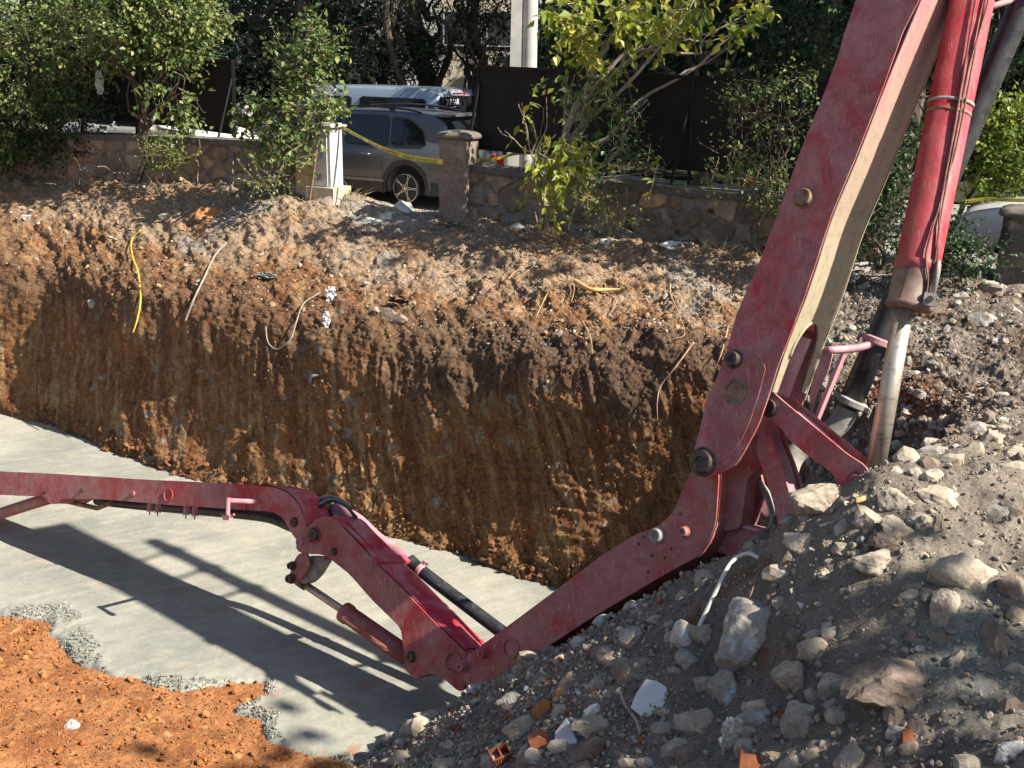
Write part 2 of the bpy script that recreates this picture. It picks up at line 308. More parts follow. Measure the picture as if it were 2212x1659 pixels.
# near rubble slope (heightfield through measured points)
cp = [(760, 1659, 8.4), (860, 1590, 8.55), (1000, 1504, 8.4), (1150, 1434, 8.15), (1300, 1350, 7.9), (1500, 1238, 7.55), (1640, 1178, 7.35), (1740, 1095, 7.2), (1900, 1015, 7.1), (2050, 955, 7.4), (2212, 885, 8.1), (2500, 860, 8.3), (3000, 850, 8.3),
      (2500, 1659, 4.7), (2212, 1659, 4.8), (1850, 1659, 5.3), (1600, 1659, 5.75), (1300, 1659, 6.3), (1100, 1659, 6.75), (950, 1659, 7.4), (1600, 1400, 6.65), (2000, 1300, 6.05), (1300, 1500, 7.0), (2212, 1200, 6.35), (2600, 1250, 6.3), (1800, 1500, 5.8), (2000, 1100, 6.75), (1450, 1400, 7.0)]
pts = [PY(*c) for c in cp]; hid = []
for (x, y, Y) in cp[1:13]:
    q = PY(x, y, Y); s_ = 1.0 if x < 1950 else 0.55
    hid.append(q+np.array([0.1, 0.55, -0.45*s_])); hid.append(q+np.array([0.2, 1.4, -1.6*s_])); 
    if x < 1950: hid.append(q+np.array([0.2, 2.7, -3.0*s_]))
hid += [np.array(p) for p in ((-3, 6.5, -3.9), (-3, 9, -3.9), (-1.7, 9.8, -3.8), (-3, 3, -3.6), (-1.6, 5, -3.3), (-1, 1.5, -0.6), (2, 1.5, 0.5), (5, 1.5, 0.7), (0, 3.5, -1.6), (6, 3, 0.6), (6, 6, 0.4), (0.8, 10.3, -3.9), (5.5, 9.3, -0.4), (4.2, 9.0, -0.6))]
ctl = np.array(pts+hid)
def tps(d2): return 0.5*d2*np.log(d2+1e-9)
K = tps(((ctl[:, None, :2]-ctl[None, :, :2])**2).sum(2))+np.eye(len(ctl))*0.03
Q = np.c_[np.ones(len(ctl)), ctl[:, :2]]; Mx = np.block([[K, Q], [Q.T, np.zeros((3, 3))]])
sol = np.linalg.solve(Mx, np.r_[ctl[:, 2], 0, 0, 0])
gx = np.arange(-3.2, 6.0, 0.0175); gy = np.arange(1.6, 10.6, 0.0175)
GX, GY = np.meshgrid(gx, gy, indexing='ij'); GZ = sol[-3]+sol[-2]*GX+sol[-1]*GY
for k in range(len(ctl)): GZ += sol[k]*tps((GX-ctl[k, 0])**2+(GY-ctl[k, 1])**2)
P3 = np.stack([GX, GY, GZ*0.6], -1)
GZ = GZ+0.07*fbm(P3*1.6, 3)+0.05*fbm(P3*4, 4, 0.6)+0.018*np.abs(fbm(P3*14, 3, 0.7))+0.012*fbm(P3*30, 2)
GZ = np.maximum(GZ, -3.75)
P3 = np.stack([GX, GY, GZ], -1)
c1 = np.array([0.335, 0.285, 0.225]); c2 = np.array([0.265, 0.22, 0.175]); c3 = np.array([0.40, 0.345, 0.275])
Cn = lerpc(c1+0*P3, c2, sstep(-0.2, 0.3, fbm(P3*0.8, 4))); Cn = lerpc(Cn, c3, sstep(0.1, 0.5, fbm(P3*1.7+5, 4))); Cn = lerpc(Cn, np.array([0.26, 0.12, 0.06]), sstep(0.35, 0.55, fbm(P3*2.2+9, 4))*0.7)
# spilled concrete on the crest at the right
sp = PY(2170, 915, 5.7); Cn = lerpc(Cn, np.array([0.33, 0.34, 0.29]), np.exp(-((GX-sp[0])**2+(GY-sp[1])**2*0.6)/0.12))
mb = MB(); gfn = gridfaces(len(gx), len(gy))[:, ::-1]; gfn = gfn[:, ::-1]
mb.add(P3.reshape(-1, 3), gfn, Cn.reshape(-1, 3)); pile = mb.build('rubble_slope', M['rubble'], smooth=True, loc=(0, 0, 0)); tag(pile, kind='structure')
def Hpile(x, y):
    i = np.clip(((np.asarray(x)-gx[0])/0.0175), 0, len(gx)-1).astype(int); j = np.clip(((np.asarray(y)-gy[0])/0.0175), 0, len(gy)-1).astype(int); return GZ[i, j]
# ============================================================ ROCKS
def mask_pts(P, Nn_, cond):
    return P.reshape(-1, 3)[cond.ravel()], Nn_.reshape(-1, 3)[cond.ravel()]
def ico(sub):
    bm = bmesh.new(); bmesh.ops.create_icosphere(bm, subdivisions=sub, radius=1); V = np.array([v_.co[:] for v_ in bm.verts]); Fa = np.array([[v_.index for v_ in f.verts] for f in bm.faces]); bm.free(); return V, Fa
ICO = {k: ico(k) for k in (1, 2, 3, 4)}
def rock_dirs(D_, rng, npl=14, rough=0.05, sq=(1, 0.8, 0.65)):
    n_ = rng.normal(size=(npl, 3)); n_ /= np.linalg.norm(n_, axis=1)[:, None]; d_ = rng.uniform(0.55, 1.0, npl)
    q = np.maximum(D_@n_.T, 0.02); r = np.minimum((d_/q).min(1), 1.25); return D_*r[:, None]*np.array(sq)
def rotm(rng):
    q = rng.normal(size=4); q /= np.linalg.norm(q); w_, x, y, z = q
    return np.array([[1-2*(y*y+z*z), 2*(x*y-z*w_), 2*(x*z+y*w_)], [2*(x*y+z*w_), 1-2*(x*x+z*z), 2*(y*z-x*w_)], [2*(x*z-y*w_), 2*(y*z+x*w_), 1-2*(x*x+y*y)]])
def gravel(name, label, Vs, Ns, n_, smin, smax, cols_, mat, rng, sub=1, power=2.6, sink=0.25, kind='stuff', cat='gravel'):
    """many small stones on given surface points"""
    var = [rock_dirs(ICO[sub][0], rng, 10) for _ in range(8)]; Fa = ICO[sub][1]; k = len(ICO[sub][0])
    pick = rng.integers(0, len(Vs), n_); s_ = smin*(1+rng.pareto(power, n_)); s_ = np.minimum(s_, smax)
    Vo = np.empty((n_, k, 3)); 
    for i in range(n_): Vo[i] = (var[i % 8]@rotm(rng).T)*s_[i]
    ctr = Vs[pick]+Ns[pick]*(s_*(0.6-sink))[:, None]+rng.normal(size=(n_, 3))*0.008
    Vo += ctr[:, None, :]; Fo = (Fa[None]+(np.arange(n_)*k)[:, None, None]).reshape(-1, 3)
    cc = np.array(cols_)[rng.integers(0, len(cols_), n_)]*rng.uniform(0.75, 1.2, (n_, 1)); cc = np.repeat(cc, k, 0)
    mb = MB(); mb.add(Vo.reshape(-1, 3), Fo, cc); o = mb.build(name, mat, loc=(0, 0, 0)); tag(o, label, cat, kind=kind); return o
def gnormals(P):
    n_ = gridnorm(P); s_ = np.sign(n_[n_.shape[0]//2, n_.shape[1]//2, 2]); return n_*s_
# pit floor: orange soil
fx = np.arange(-9, 1.5, 0.022); fy = np.arange(6.8, 13.5, 0.022)
FX, FY = np.meshgrid(fx, fy, indexing='ij'); PP3 = np.stack([FX, FY, 0*FX], -1)
FZ = FLOOR-0.02+0.03*fbm(PP3*1.5, 3)+0.026*fbm(PP3*5, 4, 0.6)+0.014*np.maximum(fbm(PP3*17, 3, 0.7), -0.1)+0.006*fbm(PP3*40, 2)
FZ -= 0.4*(1-sstep(0, 0.3, np.minimum(np.minimum(FX-fx[0], fx[-1]-FX), np.minimum(FY-fy[0], fy[-1]-FY))))
Cf = lerpc(np.array([0.42, 0.185, 0.075])+0*PP3, np.array([0.30, 0.115, 0.045]), sstep(-0.2, 0.4, fbm(PP3*2, 4))); Cf = lerpc(Cf, np.array([0.55, 0.30, 0.13]), sstep(0.25, 0.5, fbm(PP3*9+3, 3)))
mb = MB(); gff = gridfaces(len(fx), len(fy)); mb.add(np.stack([FX, FY, FZ], -1).reshape(-1, 3), gff, Cf.reshape(-1, 3)); fl = mb.build('pit_floor', M['soil'], smooth=True, loc=(0, 0, 0)); tag(fl, kind='structure')
FLOOR_V = np.stack([FX, FY, FZ], -1).reshape(-1, 3)
mb = MB(); mb.add([(-70, -20, -3.62), (8, -20, -3.62), (8, 30, -3.62), (-70, 60, -3.62)], [(0, 1, 2, 3)], (0.4, 0.16, 0.055)); g_ = mb.build('pit_ground', M['soil'], loc=(0, 0, 0)); tag(g_, kind='structure')
# concrete slab with a rough poured rim
edgepx = [(-400, 1290), (-60, 1322), (60, 1336), (108, 1345), (106, 1372), (135, 1392), (150, 1418), (195, 1440), (245, 1462), (285, 1468), (345, 1484), (400, 1490), (460, 1482), (520, 1478), (560, 1476), (572, 1492), (545, 1512), (505, 1530), (560, 1556), (575, 1600), (640, 1618), (700, 1640), (770, 1652), (860, 1672), (1000, 1690), (1200, 1700)]
E = catmull(np.array([PF(*p)[:2] for p in edgepx]), 420)
sx = np.arange(-14, 3.0, 0.03); sy = np.arange(7.2, 23, 0.03)
SX, SY = np.meshgrid(sx, sy, indexing='ij')
vis = (SY < 14) 
D = np.full(SX.shape, 9.0); sub = np.argwhere(vis)
pp = np.stack([SX[vis], SY[vis]], 1); dmin = np.full(len(pp), 9.0); yb_ = np.interp(pp[:, 0], E[:, 0], E[:, 1])
for k in range(0, len(pp), 20000):
    q = pp[k:k+20000]; dmin[k:k+20000] = np.sqrt(((q[:, None, :]-E[None, ::2, :])**2).sum(2)).min(1)
# sign: polygon test with far corners
poly = np.concatenate([E, [[6, E[-1, 1]], [6, 40], [-60, 40], [-60, E[0, 1]]]])
def inside(q):
    c = np.zeros(len(q), bool)
    for i in range(len(poly)):
        a, b_ = poly[i], poly[i-1]; cond = ((a[1] > q[:, 1]) != (b_[1] > q[:, 1]))
        if cond.any():
            with np.errstate(all='ignore'): xx = (b_[0]-a[0])*(q[:, 1]-a[1])/(b_[1]-a[1]+1e-12)+a[0]
            c ^= cond & (q[:, 0] < xx)
    return c
ins = inside(pp); sd = np.where(ins, dmin, -dmin); D[vis] = sd
P2 = np.stack([SX, SY, 0*SX], -1)
D = D+0.05*fbm(P2*6, 3)
rim = 1-sstep(0.03, 0.28, D+0.55*fbm(P2*0.9+4, 4))
rough = rim*(0.038*np.abs(fbm(P2*22, 3, 0.75))+0.025*fbm(P2*7, 3)+0.018)
tr_ = fbm(np.stack([(SX*0.83+SY*0.55)*0.7, (SX*-0.55+SY*0.83)*9, 0*SX], -1), 3, 0.6)
SZ = FLOOR+0.04+0.012*fbm(P2*0.8, 3)+0.004*tr_+rough-0.035*(1-sstep(0.0, 0.28, D))
SZ = np.where(D < 0.05, SZ-(0.05-D)*1.3, SZ); SZ = np.maximum(SZ, FLOOR-0.25)
Cs = lerpc(np.array([0.31, 0.305, 0.25])+0*P2, np.array([0.255, 0.255, 0.22]), sstep(-0.3, 0.3, fbm(P2*0.5, 4)))
Cs = Cs*(1+0.14*tr_[..., None]); Cs = lerpc(Cs, np.array([0.19, 0.195, 0.175]), sstep(0.1, 0.5, fbm(P2*0.7+31, 5, 0.6))*0.5)
Cs = lerpc(Cs, np.array([0.42, 0.36, 0.27]), sstep(0.15, 0.4, fbm(P2*np.array([2.0, 5, 1])+3, 4))*0.35)
Cs = lerpc(Cs, np.array([0.275, 0.275, 0.23]), rim); Cs = lerpc(Cs, np.array([0.33, 0.15, 0.07]), (sstep(0.3, 0.5, fbm(P2*3.3+9, 4, 0.7)))*np.exp(-((SX+1.9)**2+(SY-8.7)**2)/0.9)*0.9)
keep = D > -0.04; idx = np.arange(SX.size).reshape(SX.shape); gfs = gridfaces(len(sx), len(sy)); kf = keep.ravel()[gfs].all(1)
mb = MB(); mb.add(np.stack([SX, SY, SZ], -1).reshape(-1, 3), gfs[kf], Cs.reshape(-1, 3)); slab = mb.build('concrete_slab', M['concrete'], smooth=True, loc=(0, 0, 0)); tag(slab, kind='structure')
SLABZ = FLOOR+0.055
Ns = gnormals(np.stack([SX, SY, SZ], -1)); rm_ = (rim > 0.6) & (fbm(P2*2.6+12, 3) > -0.12) & (D > 0.0) & (SX > -7.5) & (SX < 0.8) & (SY < 13.2); rv, rn = mask_pts(np.stack([SX, SY, SZ], -1), Ns, rm_)
gravel('concrete_crumbs', 'coarse grey crumbs of fresh concrete along the rough rim of the slab', rv, rn, 11000, 0.004, 0.018, [(0.25, 0.255, 0.215), (0.28, 0.28, 0.235), (0.22, 0.225, 0.195)], M['concrete'], np.random.default_rng(9), 1, 2.8, sink=0.35)
# street
def zs(X): return 0.05-0.035*np.clip(np.asarray(X)+1.8, -12, 12)
mb = MB(); Wp = np.concatenate([[[-120, 60, 0]], WALL[::8]+np.array([0.4, 0.8, 0]), [[60, 4, 0]]])
ring = []
for k, dd in enumerate((0, 3, 8, 20, 60, 700)):
    q = Wp.copy(); q[:, 1] += dd; q[:, 0] += dd*0.5*0+0; q[:, 2] = zs(q[:, 0]); ring.append(q)
m, n, b = newmat('asphalt'); v = coordn(n); c = mixc(n, ramp(n, noise(n, 1.2, 7, 0.6, v), [(0.3, 0.0), (0.7, 1.0)]), (0.22, 0.21, 0.19), (0.30, 0.285, 0.255)); n.links.new(c, b.inputs['Base Color']); b.inputs['Roughness'].default_value = 0.9
bump(n, b, noise(n, 90, 5, 0.7, v), 0.4, 0.006); M['asphalt'] = m
st_ = np.stack(ring, 0); mb.add(st_.reshape(-1, 3), gridfaces(st_.shape[0], st_.shape[1])); stt = mb.build('street', M['asphalt'], loc=(0, 0, 0)); tag(stt, kind='structure')
mb = MB(); vg = [(x_, y_, float(zs(x_))+0.05) for x_, y_ in ((-120, 34), (-14, 30.5), (-4, 29.8), (4, 26.5), (10, 24.5), (40, 22), (200, 60), (200, 700), (-300, 700), (-300, 60))]; mb.add(vg, [tuple(range(len(vg)))], (0.05, 0.045, 0.025)); vv_ = mb.build('added_dark_ground', M['rubble'], loc=(0, 0, 0)); tag(vv_, kind='structure')  # dark sheet added over the bright street, so gaps between the trees look shaded
# terrain behind the camera, so that shadows and light are plausible
mb = MB(); mb.add([(-80, -60, 0.6), (60, -60, 0.6), (60, 1.7, 0.75), (-0.6, 1.7, 0.2), (-3, 1.0, -0.4), (-80, 1.0, -0.4)], [(0, 1, 2, 3, 4, 5)], (0.25, 0.19, 0.14)); g_ = mb.build('ground', M['rubble'], loc=(0, 0, 0)); tag(g_, kind='structure')
# ray casting
def bvh(ob):
    me = ob.data; return BVHTree.FromPolygons([v_.co.copy() for v_ in me.vertices], [tuple(p.vertices) for p in me.polygons])
BV = {'pile': BVHTree.FromPolygons([Vector(p) for p in P3.reshape(-1, 3)], gfn.tolist()), 'bank': BVHTree.FromPolygons([Vector(p) for p in BANK_V], gf.tolist())}
def hit(x, y, which=('pile', 'bank')):
    best = None; d = ray(x, y)
    for k in which:
        h = BV[k].ray_cast(Vector(CAM), Vector(d))
        if h[0] is not None and (best is None or h[3] < best[1]): best = (np.array(h[0]), h[3], np.array(h[1]), k)
    return best
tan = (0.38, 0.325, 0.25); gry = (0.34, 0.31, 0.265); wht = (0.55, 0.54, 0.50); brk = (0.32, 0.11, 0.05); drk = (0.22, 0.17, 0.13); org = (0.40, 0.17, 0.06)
Npile = gnormals(P3)
vis_p = (GZ > -3.42) & (GY > 4.0) & (GX > -2.6)
pv, pnn = mask_pts(P3, Npile, vis_p)
rg_ = np.random.default_rng(11)
gravel('gravel', 'loose grit and small stones strewn over the near rubble heap', pv, pnn, 34000, 0.006, 0.034, [tan, tan, gry, drk, drk, (0.30, 0.24, 0.18), (0.28, 0.23, 0.18), c3, c1, c2, c3, c1, gry], M['stone'], rg_, 1, 2.2)
crest = vis_p & (GX < 1.2) & (GY > 6.2)
cv, cn = mask_pts(P3, Npile, crest)
gravel('grit', 'pale crushed grit along the lower edge of the rubble heap', cv, cn, 9000, 0.008, 0.03, [tan, gry, c3, tan, c1, drk, wht, brk], M['stone'], rg_, 1, 2.4)
Nb = gridnorm(B); Nb = Nb*np.sign(-(Nb[NU//2, 150, 1]))
Nb = np.where(Nb[..., 2:3] < -0.2, -Nb, Nb)
xp2 = xpix+0*R_
bv, bn = mask_pts(B, Nb, (R_ > 3.2) & (R_ < 7.5) & (xp2 > -100) & (xp2 < 1700))
gravel('pebbles', 'pebbles and crumbs of earth on the sunlit top of the bank', bv, bn, 12000, 0.008, 0.055, [tan, (0.30, 0.21, 0.13), tp, tp2, gry, dk*1.6, tp], M['stone'], rg_, 1, 2.6)
bv, bn = mask_pts(B, Nb, (R_ > 1.2) & (R_ < 3.3) & (xp2 > -100) & (xp2 < 1700))
gravel('soil_crumbs', 'small lumps of brown earth stuck on the dug face of the bank', bv, bn, 2600, 0.008, 0.035, [cf, cf2, cf3, dk, cf3], M['soil'], rg_, 1, 2.8, sink=0.45)
bv, bn = mask_pts(B, Nb, (R_ > 0.8) & (R_ < 1.35) & (xp2 > -100) & (xp2 < 1500))
gravel('fallen_soil', 'fallen lumps of reddish earth along the foot of the bank', bv, bn, 1800, 0.010, 0.06, [(0.25, 0.12, 0.07), (0.2, 0.1, 0.06), cf], M['soil'], rg_, 1, 2.2)
bv, bn = mask_pts(B, Nb, (R_ > 1.4) & (R_ < 6.4) & (xp2 > 1700) & (xp2 < 2400))
gravel('rubble_chips', 'grey stone chips covering the far slope behind the chrome rod', bv, bn, 5500, 0.010, 0.07, [gry, (0.26, 0.22, 0.18), (0.29, 0.26, 0.23), tan, drk], M['stone'], rg_, 1, 2.1, sink=0.4)
fm = (FX > -6.5) & (FX < -0.5) & (FY < 11.6) & (FY > 7.4)
Nf = gnormals(np.stack([FX, FY, FZ], -1)); fv, fn = mask_pts(np.stack([FX, FY, FZ], -1), Nf, fm)
pin = ~inside(fv[:, :2]); fv = fv[pin]; fn = fn[pin]
gravel('soil_clods', 'small orange clods on the bare pit floor', fv, fn, 9000, 0.006, 0.045, [(0.45, 0.19, 0.065), (0.38, 0.13, 0.045), (0.50, 0.24, 0.09), (0.46, 0.19, 0.07), (0.42, 0.16, 0.055)], M['soil'], rg_, 1, 2.4)
# named rocks: (x, y, width px, height px, colour, name, label, category)
RK = [
 (1618, 1383, 150, 128, 'G', 'boulder', 'largest grey boulder with white veins, in the middle of the rubble heap'),
 (1778, 1085, 116, 62, 'T', 'boulder', 'large tan boulder on the crest, half hiding the foot of the red strut'),
 (1818, 1148, 34, 40, 'T', 'rock', 'small upright stone leaning under the tan crest boulder'),
 (1941, 1142, 64, 60, 'T', 'rock', 'sunlit knobbly rock standing on a flatter one below the crest'),
 (1925, 1172, 70, 40, 'D', 'rock', 'flat brown rock carrying the sunlit knobbly one'),
 (1878, 1126, 52, 66, 'T', 'rock', 'tall rounded rock left of the sunlit knobbly rock'),
 (1741, 1178, 66, 62, 'T', 'rock', 'squarish tan rock below and left of the crest boulder'),
 (1905, 1216, 100, 50, 'T', 'rock', 'wide oval rock with a sunlit right end, below the two piled rocks'),
 (2091, 1246, 132, 92, 'T', 'boulder', 'big angular boulder with a bright front corner, right side of the heap'),
 (2050, 1318, 62, 84, 'T', 'rock', 'upright chunk of pale mortar below the big angular boulder'),
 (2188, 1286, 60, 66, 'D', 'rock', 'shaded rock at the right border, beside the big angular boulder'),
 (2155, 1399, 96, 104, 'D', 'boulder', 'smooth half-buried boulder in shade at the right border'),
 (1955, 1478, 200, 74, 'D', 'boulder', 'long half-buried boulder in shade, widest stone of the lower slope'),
 (1575, 1489, 76, 110, 'G', 'rock', 'tall grey rock with one bright patch under the largest boulder'),
 (1718, 1466, 74, 84, 'T', 'rock', 'wedge-shaped rock with a sunlit top edge, right of the tall grey rock'),
 (1805, 1489, 58, 44, 'T', 'rock', 'flat sunlit stone at the tip of the long shaded boulder'),
 (1806, 1522, 38, 22, 'T', 'rock', 'small stone just below the flat sunlit stone'),
 (1738, 1569, 68, 72, 'T', 'rock', 'blocky sunlit tan stone beside the red brick scrap'),
 (1525, 1563, 96, 48, 'T', 'rock', 'long pebble-topped stone under the white marble piece'),
 (1488, 1378, 58, 64, 'W', 'rock', 'cream stone under the end of the white conduit'),
 (1492, 1420, 62, 34, 'G', 'rock', 'grey stone directly below the cream stone'),
 (2071, 1426, 32, 44, 'T', 'rock', 'small oval stone left of the smooth half-buried boulder'),
 (1971, 1379, 34, 50, 'D', 'rock', 'leaning brown stone midway down the shaded slope'),
 (1785, 1246, 28, 28, 'T', 'rock', 'small round stone under the oval rock'),
 (1708, 1206, 36, 34, 'D', 'rock', 'round brown stone left of the squarish rock'),
 (1938, 1086, 70, 56, 'T', 'rock', 'craggy rock on the crest right of the crest boulder'),
 (1981, 1022, 34, 26, 'T', 'rock', 'small rock beside the buried end of the chrome rod'),
 (2038, 1076, 84, 46, 'T', 'rock', 'broad dusty rock on the crest at the right'),
 (2188, 1626, 62, 44, 'W', 'rock', 'pale stones in the bottom right corner'),
 (1144, 1569, 96, 44, 'T', 'rock', 'flat brown-grey stone above the hollow brick'),
 (1115, 1514, 70, 34, 'G', 'rock', 'flat slanting grey stone upslope of the two bricks'),
 (1174, 1535, 46, 40, 'O', 'clod', 'round orange clod of earth between grey stones'),
 (1217, 1503, 46, 34, 'O', 'clod', 'crumbly orange clod just above the round one'),
 (1214, 1538, 40, 40, 'T', 'rock', 'cream stone touching the round orange clod'),
 (1288, 1535, 42, 36, 'W', 'rock', 'pale rough stone under a strip of orange earth'),
 (1290, 1569, 84, 42, 'T', 'rock', 'flat tan slab left of the marble piece'),
 (1286, 1628, 84, 76, 'D', 'boulder', 'dark smooth stone at the bottom, right of the white slab'),
 (1254, 1388, 44, 34, 'W', 'rock', 'white stone on the edge of the heap under the red boom'),
 (1314, 1340, 52, 28, 'W', 'rock', 'whitish lump on the edge of the heap, further up'),
 (822, 1600, 44, 34, 'W', 'rock', 'pale concrete lump at the lower left toe of the heap'),
 (788, 1622, 28, 44, 'W', 'rock', 'thin white upright chip at the toe of the heap'),
 (1700, 1400, 26, 26, 'D', 'rock', 'small dark stone right of the largest boulder'),
 (1850, 1640, 70, 60, 'T', 'rock', 'stone cut by the bottom border, middle right'),
 (2204, 630, 84, 44, 'D', 'boulder', 'large boulder on the street edge at the right border'),
 (2150, 622, 50, 30, 'G', 'boulder', 'dark rounded boulder left of the large one at the street edge'),
 (1868, 582, 78, 34, 'G', 'boulder', 'long grey boulder on the street edge behind the black pipe'),
 (1895, 602, 50, 30, 'G', 'rock', 'grey rock in front of the long street-edge boulder'),
 (2128, 693, 50, 38, 'G', 'rock', 'grey lump halfway down the far slope'),
 (2080, 640, 34, 22, 'G', 'rock', 'small grey rock above the grey lump'),
 (2165, 740, 36, 24, 'G', 'rock', 'small rock low on the far slope at the right'),
 (2190, 655, 30, 20, 'D', 'rock', 'angular stone below the large street-edge boulder'),
 (870, 455, 44, 40, 'W', 'concrete_chunk', 'upright grey concrete chunk in the gateway before the parked car'),
 (835, 468, 84, 26, 'W', 'concrete_chunk', 'long broken concrete lump lying in the gateway'),
 (800, 480, 40, 22, 'W', 'concrete_chunk', 'low concrete lump left of the long one'),
 (760, 432, 34, 20, 'D', 'rock', 'dark rock beside the cabinet plinth'),
 (700, 436, 30, 22, 'D', 'rock', 'dark rock in front of the cabinet plinth'),
 (1275, 510, 36, 22, 'T', 'rock', 'tan block leaning at the foot of the wall'),
 (1310, 526, 46, 22, 'W', 'rock', 'whitish stone at the wall foot right of the tan block'),
 (1120, 488, 34, 16, 'W', 'rock', 'flat pale stone below the bare thorny stem'),
 (648, 412, 30, 22, 'T', 'concrete_chunk', 'small cube of concrete left of the gate pillar'),
 (548, 418, 26, 16, 'T', 'rock', 'pale squarish stone under the rose bush'),
 (445, 462, 46, 32, 'O', 'clod', 'bright orange clod on the sunny top of the bank'),
 (60, 470, 20, 14, 'W', 'rock', 'white pebble on the bank top at the far left'),
 (200, 655, 22, 26, 'T', 'rock', 'small pale stone stuck in the bank below the yellow cable'),
 (855, 690, 50, 40, 'D', 'clod', 'lump of brown earth on the brow of the bank'),
 (152, 1566, 30, 16, 'W', 'rock', 'single white stone lying on the orange pit floor'),
]
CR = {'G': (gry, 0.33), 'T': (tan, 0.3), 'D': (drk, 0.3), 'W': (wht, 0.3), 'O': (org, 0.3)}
def put_rock(x, y, wp, hp, c, nm, label, cat=None, seed=0, group=None, sub=4, loc=None):
    rng = np.random.default_rng(seed); h = hit(x, y) if loc is None else None
    if loc is None:
        if h is None or (nm == 'rock' and x < 200 and y > 1500): P = PF(x, y); dist = (P-CAM)@FV
        else: P = h[0]; dist = (P-CAM)@FV
    else: P = loc; dist = (P-CAM)@FV
    w_, h_ = 1.32*wp/F*dist, 1.18*hp/F*dist
    V = rock_dirs(ICO[sub][0], rng, 16, sq=(1, 1, 1)); V = V@rotm(rng).T
    V = V/np.abs(V).max(0); ext = np.array([w_*0.52, (w_+h_)*0.22, h_*0.56])
    nz = fbm(V*1.8+seed, 5, 0.6)*0.14+0.05*fbm(V*7+seed, 3, 0.7); V = V*(1+nz[:, None])
    V = V[:, :1]*ext[0]*RV+V[:, 1:2]*ext[1]*np.array([0, 1.0, 0])+V[:, 2:3]*ext[2]*np.array([0, 0.15, 1.0])
    V = V+P+np.array([0, 0.25*ext[1], -0.22*ext[2]])
    base = np.array(CR[c][0]); col = base*(1+0.35*fbm(V*7+seed, 4)[:, None])
    if c == 'G': col = col+(np.array([0.5, 0.5, 0.47])-col)*sstep(0.25, 0.35, fbm(V*np.array([9, 9, 4])+3, 3))[:, None]
    vz = (V[:, 2]-V[:, 2].mean())/(np.ptp(V[:, 2])+1e-6); dustm = np.clip(sstep(0.15, 0.5, fbm(V*6+9, 4))+sstep(0.15, -0.4, vz+0.3*fbm(V*9, 3)), 0, 1)[:, None]; col = col+(np.array([0.33, 0.265, 0.195])-col)*dustm*0.75
    mb = MB(); mb.add(V, ICO[sub][1], np.clip(col, 0.02, 0.7)); o = mb.build(nm, M['stone'], smooth=False); tag(o, label, cat or nm.replace('_', ' '), group); return o
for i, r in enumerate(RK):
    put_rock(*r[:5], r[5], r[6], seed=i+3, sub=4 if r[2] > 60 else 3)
# mid-sized anonymous stones over the heap: individuals that nothing tells apart
rs = np.random.default_rng(5); cnt = 0; tries = 0
while cnt < 250 and tries < 4000:
    tries += 1; k = rs.integers(0, len(pv)); p = pv[k]; x, y = PX(p)
    if not (800 < x < 2230 and y < 1680 and p[2] > -3.3): continue
    h = hit(x, y)
    if h is None or np.linalg.norm(h[0]-p) > 0.15: continue
    if any(abs(x-r[0]) < r[2]*0.55 and abs(y-r[1]) < r[3]*0.6 for r in RK[:43]): continue
    wpx = 15+50*rs.random()**1.8*(6.3/max(p[1], 4.5)); put_rock(x, y, wpx, wpx*rs.uniform(0.5, 0.9), 'TTGDDGTTDDT'[rs.integers(0, 11)], 'stone', 'fist-sized loose stone half sunk in the near rubble heap', 'stone', 100+cnt, 'loose fist-sized stones on the rubble heap', 2, loc=p); cnt += 1
cnt = 0
rb = B.reshape(-1, 3)
while cnt < 60:
    k = rs.integers(0, len(bv)); p = bv[k]; x, y = PX(p)
    if not (1800 < x < 2230 and 570 < y < 960): continue
    wpx = rs.uniform(10, 30); put_rock(x, y, wpx, wpx*0.7, 'GGGD'[rs.integers(0, 4)], 'stone', 'grey loose stone on the far slope behind the chrome rod', 'stone', 400+cnt, 'loose grey stones on the far slope', 2, loc=p); cnt += 1
# ============================================================ WALL, GATE, FENCE
def base_at(x):
    xs = np.array([PX(p)[0] for p in WALL]); k = np.argsort(xs); out = np.array([np.interp(x, xs[k], WALL[k, j]) for j in range(3)]); return out
def worley(u, v_, seed, jit=0.75):
    rng = np.random.default_rng(seed); T = rng.random((64, 64, 2)); iu = np.floor(u).astype(int); iv = np.floor(v_).astype(int)
    d1 = np.full(u.shape, 9.0); d2 = d1.copy(); idd = np.zeros(u.shape, int)
    for a in (-1, 0, 1):
        for b_ in (-1, 0, 1):
            j = T[(iu+a) % 64, (iv+b_) % 64]; d = np.hypot(iu+a+0.5+(j[..., 0]-0.5)*jit*1.3-u, iv+b_+0.5+(j[..., 1]-0.5)*jit-v_); m_ = d < d1
            d2 = np.where(m_, d1, np.minimum(d2, d)); idd = np.where(m_, ((iu+a) % 64)*64+(iv+b_) % 64, idd); d1 = np.where(m_, d, d1)
    return d1, d2, idd
